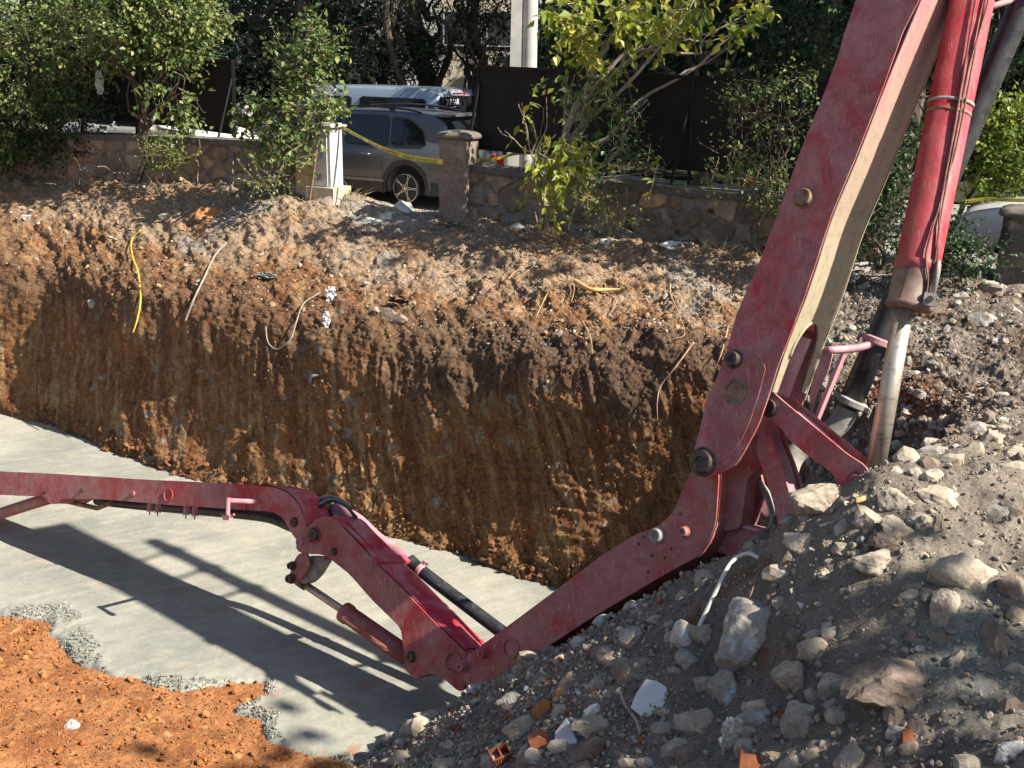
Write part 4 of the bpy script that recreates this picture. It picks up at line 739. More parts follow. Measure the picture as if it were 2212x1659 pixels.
# young walnut tree
tk = [(1218, 300), (1240, 235), (1265, 190), (1290, 140), (1320, 85), (1352, 40), (1385, -40)]
t_ = plant('walnut_sapling', 'young leaning tree with broad yellow-green leaves in front of the hoarding', 'tree', G(1200), [(G(1195)+np.array([0, 0.3, 0]), PY(1218, 300, 15.9), 0.06, 0.05)]+[(PY(*tk[i], 15.9), PY(*tk[i+1], 15.9), 0.052-0.006*i, 0.046-0.006*i) for i in range(6)],
      [E_(1400, 20, 15.8, 0.85, 0.6, 0.35), E_(1300, 60, 15.8, 0.6, 0.5, 0.4), E_(1420, 85, 15.6, 0.3, 0.3, 0.25), E_(1560, 10, 15.9, 0.7, 0.5, 0.35), E_(1225, 30, 15.6, 0.16, 0.2, 0.2), E_(1640, 50, 16, 0.25, 0.3, 0.2), E_(1330, 130, 15.7, 0.25, 0.25, 0.2)], 300, 6, 0.15, 'lf_yel', 'palebark', 31, crown='crown', stem='trunk', limbs=16, clump=1.5, droop=0.35, wid=0.34, hue_mu=0.62, tl=0.35)
plant('leaf_cluster', 'green shoot with broad leaves halfway up the leaning trunk', 'shoot', PY(1260, 240, 15.6), [(PY(1235, 260, 15.8), PY(1290, 200, 15.6), 0.01, 0.005)], [E_(1290, 215, 15.6, 0.28, 0.2, 0.3), E_(1235, 175, 15.6, 0.3, 0.2, 0.16), E_(1330, 250, 15.6, 0.15, 0.15, 0.2)], 34, 6, 0.14, 'lf_mid', 'palebark', 32, droop=0.6, wid=0.24, hue_mu=0.4)
plant('walnut_shoot', 'low clump of bright yellow-green leaves growing over the wall top', 'shrub', G(1200), [(G(1165, -0.1)+np.array([0, -0.25, 0]), PY(1165, 330, 15.4), 0.014, 0.008), (G(1165, -0.1)+np.array([0, -0.25, 0]), PY(1215, 300, 15.4), 0.012, 0.006)],
      [E_(1205, 330, 15.4, 0.3, 0.25, 0.22), E_(1240, 360, 15.4, 0.3, 0.25, 0.2), E_(1180, 385, 15.4, 0.2, 0.2, 0.25), E_(1185, 440, 15.4, 0.14, 0.15, 0.12), E_(1150, 235, 15.4, 0.16, 0.12, 0.2), E_(1420, 360, 15, 0.1, 0.1, 0.1)], 85, 6, 0.13, 'lf_yel', 'palebark', 33, droop=0.5, wid=0.24, hue_mu=0.6, limbs=6)
mb = MB(); rng = np.random.default_rng(8)
for a, b_ in (((1162, 490), (1158, 400)), ((1158, 400), (1150, 260)), ((1158, 400), (1140, 300)), ((1150, 340), (1120, 225)), ((1148, 330), (1075, 275)), ((1110, 300), (1090, 282)), ((1158, 380), (1180, 210)), ((1140, 300), (1128, 222)), ((1160, 330), (1200, 290)), ((1160, 330), (1240, 380))):
    P = wiggly(PY(*a, 15.3), PY(*b_, 15.3), rng, 7, 0.15); tube(mb, P, np.linspace(0.012, 0.004, len(P)), 5, cap=False)
o = mb.build('thorny_stem', M['twig']); tag(o, 'bare thorny dry stem rising left of the bright leaf clump', 'dead stem')
plant('sapling', 'thin sapling with small green leaves standing before the hoarding, left of the red boom', 'sapling', G(1610), [(G(1625, -0.1)+np.array([0, -0.2, 0]), PY(1650, 400, 14.6), 0.016, 0.01), (PY(1650, 400, 14.6), PY(1660, 200, 14.8), 0.01, 0.005), (G(1690, -0.1)+np.array([0, -0.2, 0]), PY(1680, 300, 14.6), 0.012, 0.006)],
      [E_(1655, 250, 14.7, 0.38, 0.3, 0.35), E_(1580, 230, 14.7, 0.16, 0.15, 0.35), E_(1720, 260, 14.6, 0.3, 0.25, 0.35), E_(1700, 190, 14.7, 0.35, 0.25, 0.2), E_(1620, 340, 14.7, 0.2, 0.2, 0.25), E_(1560, 330, 14.7, 0.22, 0.1, 0.08)], 330, 6, 0.055, 'lf_mid', 'bark', 34, limbs=26, clump=2.4, hue_mu=0.5, tl=0.3)
plant('low_shrub', 'small-leaved shrub spilling over the wall top beside the red boom', 'shrub', G(1640), [(G(1640, 0.2), PY(1640, 400, 14.6), 0.01, 0.005)], [E_(1600, 390, 14.6, 0.3, 0.2, 0.12), E_(1660, 400, 14.6, 0.25, 0.2, 0.2), E_(1680, 440, 14.5, 0.2, 0.2, 0.2), E_(1560, 385, 14.6, 0.2, 0.2, 0.08)], 170, 6, 0.055, 'lf_mid', 'twig', 35, hue_mu=0.55)
plant('low_shrub', 'dark small-leaved shrub on the wall top, middle of the hoarding', 'shrub', G(1340), [(G(1350, 0.3), PY(1350, 330, 15.5), 0.01, 0.004), (G(1340, 0.3), PY(1325, 270, 15.5), 0.008, 0.003)], [E_(1345, 320, 15.5, 0.2, 0.2, 0.25), E_(1330, 355, 15.4, 0.35, 0.2, 0.12), E_(1400, 365, 15.3, 0.2, 0.15, 0.1), E_(1360, 270, 15.5, 0.15, 0.1, 0.2)], 110, 6, 0.06, 'lf_dark', 'twig', 36, hue_mu=0.7)
plant('weed', 'sprig of pale small leaves growing on the wall face under the dark shrub', 'weed', G(1270, 0.2), [(G(1270, 0.2), PY(1275, 440, 15.2), 0.004, 0.002)], [E_(1265, 430, 15.2, 0.2, 0.1, 0.1)], 30, 6, 0.045, 'lf_mid', 'twig', 37, hue_mu=0.75)
plant('weed', 'little upright weed with pale leaves at the foot of the wall, mid right', 'weed', G(1350, -0.1), [(G(1350, -0.1)+np.array([0, -0.3, 0]), PY(1345, 450, 15), 0.005, 0.002)], [E_(1340, 485, 15, 0.18, 0.1, 0.1), E_(1345, 455, 15, 0.06, 0.05, 0.15)], 32, 6, 0.045, 'lf_mid', 'twig', 38, hue_mu=0.75)
# grassy bits
def grass(name, label, spots, mat, seed, cat='grass', kind='stuff', bl=0.3):
    rng = np.random.default_rng(seed); mb = MB()
    for (P, n_, rad, L) in spots:
        for k in range(n_):
            b0 = np.array(P)+np.array([rng.normal()*rad, rng.normal()*rad*0.6, -0.02]); d = unit(np.array([rng.normal()*0.6, rng.normal()*0.6, 1.0])); l = L*rng.uniform(0.5, 1.2); side = unit(np.cross(d, [rng.normal(), rng.normal(), 0.1]))*0.004; side = side*(3 if kind is None else 1)
            V = []; 
            for t in (0, 0.35, 0.7, 1): V += [b0+d*l*t+np.array([d[0], d[1], -0.6])*l*t*t*bl*1.4+side*(1-t)*1.2, b0+d*l*t+np.array([d[0], d[1], -0.6])*l*t*t*bl*1.4-side*(1-t)*1.2]
            h = rng.random(); mb.add(V, [(0, 2, 3, 1), (2, 4, 5, 3), (4, 6, 7, 5)], (h, h, h))
    o = mb.build(name, mat); tag(o, label, cat, kind=kind); return o
M['dry'] = mat_leaf('dry_grass', (0.22, 0.17, 0.09), (0.34, 0.27, 0.15), (0.45, 0.38, 0.22), 0.3, 0.8)
def bp(x, y): 
    h = hit(x, y, ('bank',)); return h[0] if h else G(x)
grass('dry_grass', 'dry straw-coloured grass along the foot of the right wall', [(bp(1610, 540), 120, 0.35, 0.28), (bp(1560, 530), 60, 0.3, 0.2), (bp(1660, 548), 90, 0.2, 0.3), (bp(1420, 520), 30, 0.4, 0.15)], M['dry'], 4)
grass('grass_tuft', 'tuft of long green blades at the foot of the gate pillar', [(bp(975, 490), 30, 0.05, 0.34)], M['lf_mid'], 5, cat='grass tuft', kind=None, bl=0.9)
grass('dead_weed', 'dead brown weed between the cabinet and the rear wheel', [(bp(765, 412)+np.array([0, 0.1, 0]), 26, 0.10, 0.42)], M['dry'], 6, cat='weed', kind=None)
grass('dry_weeds', 'thin dry weeds on the ground before the left wall', [(bp(150+k*55, 392+k*4), 26, 0.3, 0.28) for k in range(8)], M['dry'], 7)
mb = MB(); rng = np.random.default_rng(4)
for a, b_ in (((160, 340), (200, 390)), ((255, 330), (270, 385)), ((210, 360), (300, 380)), ((290, 350), (330, 390)), ((430, 300), (428, 400)), ((505, 300), (500, 410)), ((520, 330), (560, 405))):
    P = wiggly(PY(*a, 19.3), bp(*b_), rng, 6, 0.1); tube(mb, P, np.linspace(0.006, 0.012, len(P)), 5, cap=False)
o = mb.build('dead_stalks', M['twig']); tag(o, 'thin dead stalks poking up before the left wall', 'dead stems', kind='stuff')
# background wood
def bigtree(name, label, x, Y, h, ells, ntw, size, lm, seed, cat='tree', per=6, lean=(0, 0), r_=0.22, group=None, **kw):
    b0 = PY(x, 300, Y); b0[2] = float(zs(b0[0]))-0.1; tp_ = b0+np.array([lean[0], lean[1], h]); kw.setdefault('limbs', 22)
    return plant(name, label, cat, b0, [(b0, tp_, r_, r_*0.4)], ells, ntw, per, size, lm, 'bark', seed, group, crown='crown', stem='trunk', **kw)
bigtree('pine_tree', 'dark pine with a thick leaning trunk, behind the silver van', 962, 27, 7, [E_(860, 20, 27, 2.0, 1.5, 1.2), E_(760, 60, 27.5, 1.6, 1.5, 1.2), E_(930, 90, 28.0, 0.8, 1.2, 0.8), E_(960, 40, 27.5, 0.7, 0.8, 0.5), E_(850, -150, 27, 3, 2, 2)], 3000, 0.14, 'lf_pine', 51, 'pine tree', 9, (-0.9, 0), 0.30, wid=0.06, hue_mu=0.4, clump=1.0)
bigtree('pine_tree', 'second dark pine between the silver van and the rose bush', 640, 28, 7, [E_(620, 60, 28, 2.0, 1.5, 1.6), E_(520, 80, 28.5, 1.6, 1.5, 1.3), E_(700, 130, 28.5, 1.3, 1.2, 0.8), E_(600, -150, 28, 3, 2, 2)], 2600, 0.14, 'lf_pine', 52, 'pine tree', 9, (0.3, 0), 0.25, wid=0.06, hue_mu=0.35, clump=1.0)
bigtree('pine_tree', 'bushy dark pine close behind the silver van roof', 880, 26, 5, [E_(880, 130, 26.5, 0.9, 0.8, 0.5), E_(800, 150, 26.5, 0.9, 0.8, 0.4)], 700, 0.14, 'lf_pine', 58, 'pine tree', 9, (-0.4, 0), 0.12, wid=0.06, hue_mu=0.4)
bigtree('pine_tree', 'thin sunlit pine just left of the concrete pole', 1022, 27, 6, [E_(1050, 130, 27.5, 0.6, 0.8, 0.45), E_(1060, 20, 27, 0.8, 0.8, 0.5), E_(1000, 60, 27, 0.5, 0.6, 0.5)], 330, 0.15, 'lf_pine', 53, 'pine tree', 9, (-0.2, 0), 0.16, wid=0.06, hue_mu=0.9, limbs=30)
bigtree('ivy_tree', 'dark ivy-covered tree with glossy leaves above the hoarding', 1500, 21, 6, [E_(1330, 90, 21.5, 1.1, 0.9, 1.0), E_(1500, 70, 21.5, 1.2, 0.9, 1.2), E_(1650, 60, 21, 1.1, 0.9, 1.2), E_(1760, 110, 20.5, 0.9, 0.8, 0.9), E_(1500, -120, 21.5, 3, 1, 1.5), E_(1200, 60, 22, 0.7, 0.8, 1.0)], 5200, 0.085, 'lf_dark', 54, per=7, droop=0.7, hue_mu=0.55, clump=1.2, wid=0.42)
bigtree('leafy_tree', 'dark green tree behind the top of the red boom', 1900, 18, 6, [E_(1880, 120, 18, 0.9, 0.8, 1.3), E_(1960, 260, 17.5, 0.7, 0.6, 0.9), E_(2120, 90, 18.5, 1.1, 0.8, 0.9), E_(1990, 0, 18.5, 1.6, 0.9, 0.9)], 3200, 0.08, 'lf_dark', 55, per=6, hue_mu=0.55, clump=1.2)
plant('hedge', 'bright yellow-green hedge behind the red cylinder at the right border', 'hedge', G(2150)+np.array([0, 2, 0]), [(G(2150)+np.array([0, 2, 0]), PY(2150, 300, 15.6), 0.04, 0.02)], [E_(2150, 270, 15.6, 0.55, 0.5, 0.35), E_(2170, 340, 15.6, 0.7, 0.5, 0.45), E_(2260, 300, 15.6, 0.7, 0.5, 0.6), E_(2110, 380, 15.6, 0.35, 0.4, 0.25), E_(2220, 400, 15.8, 0.6, 0.4, 0.25)], 1500, 6, 0.07, 'lf_yel', 'bark', 56, crown='foliage', hue_mu=0.3, clump=2)
plant('dark_shrub', 'dark shrub with bare branches between the red boom and the cylinder', 'shrub', G(1950), [(G(1900, -0.1), PY(1880, 330, 13.6), 0.03, 0.01), (G(2000, -0.1), PY(2060, 420, 13.2), 0.03, 0.012), (G(1960), PY(1930, 400, 13.4), 0.02, 0.01)], [E_(1880, 470, 13.5, 0.4, 0.35, 0.45), E_(1870, 350, 13.8, 0.35, 0.3, 0.45), E_(1960, 540, 13.2, 0.55, 0.3, 0.22), E_(2080, 550, 13.2, 0.5, 0.3, 0.24), E_(2060, 480, 13.2, 0.12, 0.15, 0.12), E_(1900, 420, 13.6, 0.3, 0.3, 0.3)], 1300, 6, 0.065, 'lf_dark', 'bark', 57, limbs=24, hue_mu=0.6, clump=2.4)
# wood behind everything: no sky shows in the photo
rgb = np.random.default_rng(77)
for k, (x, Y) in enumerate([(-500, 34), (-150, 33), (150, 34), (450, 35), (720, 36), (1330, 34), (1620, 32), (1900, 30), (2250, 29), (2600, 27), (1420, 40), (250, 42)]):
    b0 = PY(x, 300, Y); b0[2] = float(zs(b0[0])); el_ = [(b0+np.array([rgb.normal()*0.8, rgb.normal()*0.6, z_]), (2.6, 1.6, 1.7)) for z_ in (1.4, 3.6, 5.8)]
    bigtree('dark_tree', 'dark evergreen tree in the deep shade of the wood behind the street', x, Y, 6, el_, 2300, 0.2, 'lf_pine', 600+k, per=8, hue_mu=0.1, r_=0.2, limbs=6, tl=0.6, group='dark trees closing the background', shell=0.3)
# street trees to the right of the picture whose crowns shade the street and the bank
for k, (x, y, z0_, z1_, r1, n_) in enumerate([(9.0, 13.0, 6.0, 8.5, 1.8, 110), (11.0, 17.5, 5.5, 10.5, 2.8, 1300), (9.6, 3.0, 4.8, 7.0, 1.1, 110), (11.5, 21.5, 4, 10, 3.2, 1900), (6.5, 24.5, 5, 10, 3.0, 2000), (1.0, 27, 5.5, 10, 3.0, 1800)]):
    b0 = np.array([x, y, -0.2]); el_ = [(np.array([x, y, z0_+(z1_-z0_)*t])+rgb.normal(size=3)*0.5, (r1, r1*0.8, (z1_-z0_)*0.35)) for t in (0.2, 0.6, 0.9)]
    plant('street_tree', 'tall street tree standing beyond the right border of the picture', 'tree', b0, [(b0, b0+np.array([0, 0, z1_-1]), 0.22, 0.08)], el_, n_, 7, 0.24, 'lf_dark', 'bark', 700+k, 'street trees out of the picture', crown='crown', stem='trunk', limbs=10, tl=0.6, hue_mu=0.5)
# ============================================================ CONCRETE PUMP BOOM
BN = unit(-0.643*RV+0.12*UV-0.755*FV)      # the boom folds in one plane; this is its normal, towards the camera
BJ = PZ(1518, 998, 8.7); KS = 1.17
def PP(x, y, off=0.0):
    d = ray(x, y); return CAM+d*(((BJ-CAM)@BN+off*KS)/(d@BN))
e1 = unit(RV-(RV@BN)*BN); e2 = np.cross(BN, e1)
boom = empty('concrete_pump_boom', tuple(PP(1518, 998))); tag(boom, 'worn red folding concrete pump boom reaching down into the pit over the wet slab', 'concrete pump boom')
def inset(pl, d):
    """shrink polygon (n, 3) lying in the boom plane"""
    q = np.stack([pl@e1, pl@e2], 1); n_ = len(q); ar = 0.5*np.sum(q[:, 0]*np.roll(q[:, 1], -1)-np.roll(q[:, 0], -1)*q[:, 1]); sg = 1 if ar > 0 else -1; out = []
    for i in range(n_):
        a, b_, c = q[i-1], q[i], q[(i+1) % n_]; u = (b_-a)/np.linalg.norm(b_-a); v_ = (c-b_)/np.linalg.norm(c-b_); n1 = np.array([-u[1], u[0]])*sg; n2 = np.array([-v_[1], v_[0]])*sg; m_ = n1+n2; m_ = m_/max(m_@m_, 0.5)*2*0.5*2
        out.append(b_+m_*d*0.5*1.0)
    out = np.array(out); base = pl@BN; return out[:, :1]*e1+out[:, 1:]*e2+base[:, None]*BN
def prism(mb, front, depth, bev=0.004):
    """front: polygon of world points; extruded away from the camera by depth, with a small chamfer"""
    f = np.asarray(front); n_ = len(f); depth = depth*KS; bev = bev*KS
    f1 = inset(f, bev); V = np.concatenate([f1, f-BN*bev, f-BN*(depth-bev), f1-BN*depth]); bm = bmesh.new(); vs = [bm.verts.new(v_) for v_ in V]
    for r_ in range(3):
        for i in range(n_): j = (i+1) % n_; bm.faces.new((vs[r_*n_+i], vs[r_*n_+j], vs[(r_+1)*n_+j], vs[(r_+1)*n_+i]))
    a = bm.faces.new(vs[:n_]); b_ = bm.faces.new(vs[3*n_:]); bmesh.ops.triangulate(bm, faces=[a, b_]); bmesh.ops.recalc_face_normals(bm, faces=bm.faces); bm.verts.index_update()
    mb.add(np.array([v_.co[:] for v_ in bm.verts]), [tuple(v_.index for v_ in f_.verts) for f_ in bm.faces]); bm.free()
def smoothpoly(p, k=3):
    """round the corners that are given as dense points: Chaikin once"""
    p = np.asarray(p, float); out = []
    for i in range(len(p)):
        a, b_ = p[i], p[(i+1) % len(p)]; L = np.linalg.norm(b_-a); t = min(0.25, 7/L) if L > 0 else 0.25; out += [a+(b_-a)*t, b_-(b_-a)*t]
    return np.array(out)
def poly3(px, off): return np.array([PP(x, y, off) for x, y in smoothpoly(px)])
def section(px, offf, width, mat, label=None, core=None, ins=0.016, th=0.014):
    """box girder: two side plates and a slightly recessed core"""
    f = poly3(px, offf); s_ = None
    mb = MB(); prism(mb, f, th, 0.003); s_ = mb.build('boom_section', mat, boom)
    if label: s_['label'] = label
    c = inset(poly3(core, offf) if core is not None else f, ins); mb = MB(); prism(mb, c-BN*th*1.01*KS, width-2*th-0.002, 0.002); mb.build('core_plate', mat if not isinstance(core, tuple) else mat, s_)
    mb = MB(); prism(mb, f-BN*(width-th)*KS, th, 0.003); mb.build('side_plate', mat, s_); return s_
def pin(par, x, y, off, r_, mat='steel', h_=0.03, nut=True, ring='rust', nm='pin'):
    r_ = r_*KS; h_ = h_*KS; c = PP(x, y, off); mb = MB(); an = np.linspace(0, 2*math.pi, 33)[:-1]; ci = np.cos(an)[:, None]*e1+np.sin(an)[:, None]*e2
    prof = [(r_*1.28, -0.01), (r_*1.28, h_*0.25), (r_*1.05, h_*0.35), (r_, h_*0.9), (r_*0.9, h_), (r_*0.45, h_), (r_*0.38, h_*0.8), (0.001, h_*0.8)]
    V = np.concatenate([c+ci*a+BN*z_ for a, z_ in prof]); k = np.arange(32); Fq = np.concatenate([np.stack([i*32+k, i*32+(k+1) % 32, (i+1)*32+(k+1) % 32, (i+1)*32+k], 1) for i in range(len(prof)-1)]); mb.add(V, Fq); return mb.build(nm, M[mat], par)
def ringplate(par, x, y, off, r1, r2, mat, h_=0.012, nm='boss'):
    r1 = r1*KS; r2 = r2*KS; h_ = h_*KS; c = PP(x, y, off); mb = MB(); an = np.linspace(0, 2*math.pi, 41)[:-1]; ci = np.cos(an)[:, None]*e1+np.sin(an)[:, None]*e2; prof = [(r2, -0.002), (r2, h_), (r1, h_), (r1, -0.002)]
    V = np.concatenate([c+ci*a+BN*z_ for a, z_ in prof]); k = np.arange(40); Fq = np.concatenate([np.stack([i*40+k, i*40+(k+1) % 40, (i+1)*40+(k+1) % 40, (i+1)*40+k], 1) for i in range(3)]); mb.add(V, Fq); return mb.build(nm, mat, par)
def ptube(par, pts_, r_, mat, nm, off=0, n=14, smooth_=True, k=24):
    P = np.array([PP(x, y, o_ if o_ is not None else off) for x, y, o_ in [(p+(off,))[:3] if len(p) == 2 else p for p in pts_]]); P = catmull(P, k) if len(P) > 2 else P; mb = MB(); tube(mb, P, r_*KS, n); return mb.build(nm, mat, par, smooth=smooth_)
W1 = 0.49
# ---- section 1 (upper right, upright)
s1 = [(2390, -950), (2110, -300), (2040, -120), (1985, 0), (1951, 67), (1908, 187), (1851, 333), (1795, 467), (1765, 560), (1738, 640), (1701, 738), (1681, 790), (1663, 848), (1640, 915), (1608, 976), (1592, 1002), (1572, 1016), (1536, 1031), (1517, 1031), (1503, 1018), (1496, 988), (1503, 956), (1515, 916), (1525, 866), (1541, 833), (1571, 753), (1591, 676), (1621, 610), (1645, 553), (1688, 440), (1728, 327), (1775, 213), (1808, 127), (1825, 67), (1848, 0), (1892, -120), (1960, -300), (2200, -950)]
core1 = [(2390, -950), (2110, -300), (2040, -120), (1985, 0), (1951, 67), (1908, 187), (1851, 333), (1795, 467), (1765, 560), (1738, 640), (1712, 705), (1640, 690), (1590, 690), (1621, 610), (1645, 553), (1688, 440), (1728, 327), (1775, 213), (1808, 127), (1825, 67), (1848, 0), (1892, -120), (1960, -300), (2200, -950)]
m, n, b = newmat('underside_paint'); v = coordn(n); sx_ = N_(n, 'ShaderNodeSeparateXYZ'); n.links.new(v, sx_.inputs[0])
mr = N_(n, 'ShaderNodeMapRange'); n.links.new(sx_.outputs[2], mr.inputs[0]); mr.inputs[1].default_value = 0.9; mr.inputs[2].default_value = 4.2
ad = N_(n, 'ShaderNodeMath', operation='ADD'); n.links.new(mr.outputs[0], ad.inputs[0]); nm_ = noise(n, 2.5, 6, 0.6, coordn(n, (3, 3, 0.5))); sb = N_(n, 'ShaderNodeMath', operation='MULTIPLY_ADD'); n.links.new(nm_, sb.inputs[0]); sb.inputs[1].default_value = 1.3; sb.inputs[2].default_value = -0.65; n.links.new(sb.outputs[0], ad.inputs[1])
c = ramp(n, ad.outputs[0], [(0.25, (0.37, 0.31, 0.21)), (0.55, (0.44, 0.28, 0.23)), (0.9, (0.52, 0.20, 0.22))]); c = mixc(n, ramp(n, noise(n, 14, 8, 0.75, v), [(0.48, 0.0), (0.72, 0.7)]), c, (0.20, 0.15, 0.10)); n.links.new(c, b.inputs['Base Color']); b.inputs['Roughness'].default_value = 0.55; bump(n, b, noise(n, 50, 6, 0.6, v), 0.1, 0.004); M['under'] = m
S1 = section(s1, W1/2, W1, M['paint'], 'broad upright section with faded red side and cream underside', core=core1)
# underside cover plate with an arch at its lower end: strip between the two side plates along the lower-right edge
edge1 = [(2390, -950), (2110, -300), (1985, 0), (1908, 187), (1851, 333), (1795, 467), (1765, 560), (1738, 640), (1712, 705), (1690, 765), (1664, 845)]
Eg = np.array([PP(x, y, W1/2) for x, y in edge1]); Eg = catmull(Eg, 120); sA = np.r_[0, np.cumsum(np.linalg.norm(np.diff(Eg, axis=0), axis=1))]; outd = unit(np.cross(BN, Eg[60]-Eg[0])); outd = outd if outd@(PP(2000, 400)-PP(1851, 333)) > 0 else -outd
Larch = np.interp(0, [0], [0]); sa0 = sA[-1]-0.58; w0 = W1-0.02; mb = MB(); NS = 120; NWc = 24
us = np.linspace(-1, 1, NWc+1); V = []
for i in range(NWc+1):
    endc = 0.0 if abs(us[i]) > 0.66 else math.sqrt(max(0, 1-(us[i]/0.66)**2)); Lend = sA[-1] if abs(us[i]) > 0.66 else sa0-0.0+0.30*(1-endc)
    if abs(us[i]) > 0.66 and us[i] < 0: Lend = sA[-1]-0.05
    ss = np.linspace(0, Lend, NS); P = np.stack([np.interp(ss, sA, Eg[:, j]) for j in range(3)], 1)-BN*(w0*(us[i]*-0.5+0.5)+0.01)*KS+outd*0.004; V.append(P)
V = np.array(V); mb.add(V.reshape(-1, 3), gridfaces(NWc+1, NS)); mb.add((V-outd*0.012).reshape(-1, 3), gridfaces(NWc+1, NS)[:, ::-1]); mb.build('underside_plate', M['under'], S1)
ss = np.linspace(sA[-1]*0.42, sA[-1], 50)
for us0 in (0.985, -0.985):
    P = np.stack([np.interp(ss, sA, Eg[:, j]) for j in range(3)], 1)-BN*(w0*(us0*-0.5+0.5)+0.01)*KS+outd*0.008; mb = MB(); tube(mb, P, 0.007, 5); mb.build('weld_seam', M['under'], S1)
aa = np.linspace(0, math.pi, 30); P = []
for a in aa:
    u_ = math.cos(a)*0.66; l_ = sa0+0.30*(1-math.sin(a)); q = np.array([np.interp(l_, sA, Eg[:, j]) for j in range(3)]); P.append(q-BN*(w0*(u_*-0.5+0.5)+0.01)*KS+outd*0.010)
mb = MB(); tube(mb, P, 0.012, 6); mb.build('arch_rim', M['under'], S1, smooth=True)
pin(S1, 1737, 427, W1/2, 0.055, 'rust', 0.035); pin(S1, 1586, 777, W1/2, 0.050, 'steel', 0.05); ringplate(S1, 1590, 868, W1/2, 0.15, 0.158, M['paint2'], 0.004); ringplate(S1, 1590, 846, W1/2, 0.060, 0.085, M['rust'], 0.012)
pin(S1, 1590, 846, W1/2, 0.055, 'rust', 0.012); pin(S1, 1518, 998, W1/2, 0.076, 'steel', 0.045, nm='pivot_pin')
# raised reinforcement plate at the lower end
rp = [(1655, 790), (1640, 850), (1622, 905), (1600, 955), (1570, 990), (1545, 1005), (1525, 965), (1532, 900), (1552, 830), (1580, 780), (1620, 760)]
mb = MB(); prism(mb, poly3(rp, W1/2+0.008), 0.010, 0.002); mb.build('reinforcement_plate', M['paint2'], S1)
# pink cylinder eye inside the fork
ptube(S1, [(1722, 722, -0.06), (1700, 775, -0.06), (1672, 850, -0.06)], 0.10, M['pinkpaint'], 'inner_cylinder', n=24)
# ---- section 2 (from the pivot down to the left)
W2 = 0.36; o2 = W1/2-0.07
s2 = [(1499, 1003), (1464, 1081), (1454, 1106), (1424, 1136), (1370, 1156), (1304, 1196), (1204, 1272), (1087, 1359), (1047, 1389), (1004, 1419), (997, 1439), (1000, 1462), (1010, 1492), (1020, 1500), (1064, 1469), (1154, 1416), (1271, 1339), (1371, 1279), (1475, 1219), (1511, 1201), (1533, 1169), (1547, 1125), (1553, 1031), (1545, 975), (1515, 965)]
S2 = section(s2, o2, W2, M['paint2'], 'lower section running from the pivot down behind the rubble heap')
for (x, y, r_) in ((1421, 1157, 0.045), (1481, 1149, 0.032), (1047, 1412, 0.030), (1001, 1440, 0.036)): pin(S2, x, y, o2, r_, 'greycast' if x == 1421 else 'paint2', 0.05)
ringplate(S2, 1104, 1401, o2, 0.066, 0.076, M['paint2'], 0.010)
for (x, y) in ((1450, 1185), (1436, 1205), (1408, 1200), (1380, 1175), (1400, 1235), (1470, 1110), (1390, 1160)): pin(S2, x, y, o2, 0.008, 'steel', 0.006)
# back cheek plate of the knee and the cross members behind
ck = [(1560, 1075), (1600, 1020), (1640, 1010), (1652, 1060), (1632, 1130), (1600, 1180), (1560, 1170)]
mb = MB(); prism(mb, poly3(ck, o2-W2+0.02), 0.03, 0.004); mb.build('cheek_plate', M['paint2'], S2)
cb = [(1546, 1128), (1565, 1124), (1690, 1160), (1700, 1172), (1660, 1200), (1600, 1212), (1545, 1190)]
mb = MB(); prism(mb, poly3(cb, -0.02), 0.16, 0.006); mb.build('cross_member', M['paint'], S2)
mb = MB(); prism(mb, poly3([(1546, 1118), (1700, 1158), (1702, 1165), (1546, 1127)], 0.01), 0.22, 0.003); mb.build('cross_flange', M['pinkpaint'], S2)
# ---- linkage
LA = [(1667, 843), (1687, 862), (1831, 981), (1866, 1003), (1879, 1022), (1887, 1041), (1870, 1068), (1844, 1063), (1819, 1072), (1806, 1056), (1806, 1037), (1794, 1019), (1740, 981), (1700, 946), (1687, 924), (1665, 912), (1655, 880)]
def linkarm(px, off, dist, label, th=0.022):
    mb = MB(); prism(mb, poly3(px, off), th, 0.004); L_ = mb.build('link_arm', M['paint'], boom); L_['label'] = label; mb = MB(); prism(mb, poly3(px, off)-BN*dist*KS, th, 0.004); mb.build('side_plate', M['paint'], L_); return L_
L1 = linkarm(LA, 0.13, 0.26, 'long double-plate lever reaching right to the chrome rod'); ringplate(L1, 1852, 1040, 0.13, 0.035, 0.06, M['steel'], 0.02); pin(L1, 1852, 1044, 0.11, 0.05, 'cyl', 0.05)
mb = MB(); prism(mb, inset(poly3([(1700, 880), (1790, 960), (1800, 985), (1745, 960), (1700, 925)], 0.10), 0.004), 0.20, 0.003); mb.build('spacer', M['pinkpaint'], L1)
LB = [(1640, 924), (1659, 917), (1668, 953), (1687, 1000), (1700, 1045), (1712, 1088), (1722, 1125), (1714, 1160), (1684, 1165), (1675, 1103), (1662, 1060), (1647, 1016), (1632, 975)]
L2 = linkarm(LB, 0.10, 0.20, 'short strut standing between the lever and the knee'); 
mb = MB(); prism(mb, inset(poly3(LB, 0.08), 0.02), 0.16, 0.003); mb.build('web', M['pinkpaint'], L2)
mb = MB(); prism(mb, poly3([(1560, 1050), (1580, 985), (1640, 935), (1655, 1000), (1615, 1030), (1600, 1140), (1560, 1150)], 0.05), 0.14, 0.004); mb.build('knee_plate', M['paint2'], S2)
pin(L1, 1662, 880, 0.13, 0.05, 'steel', 0.03)
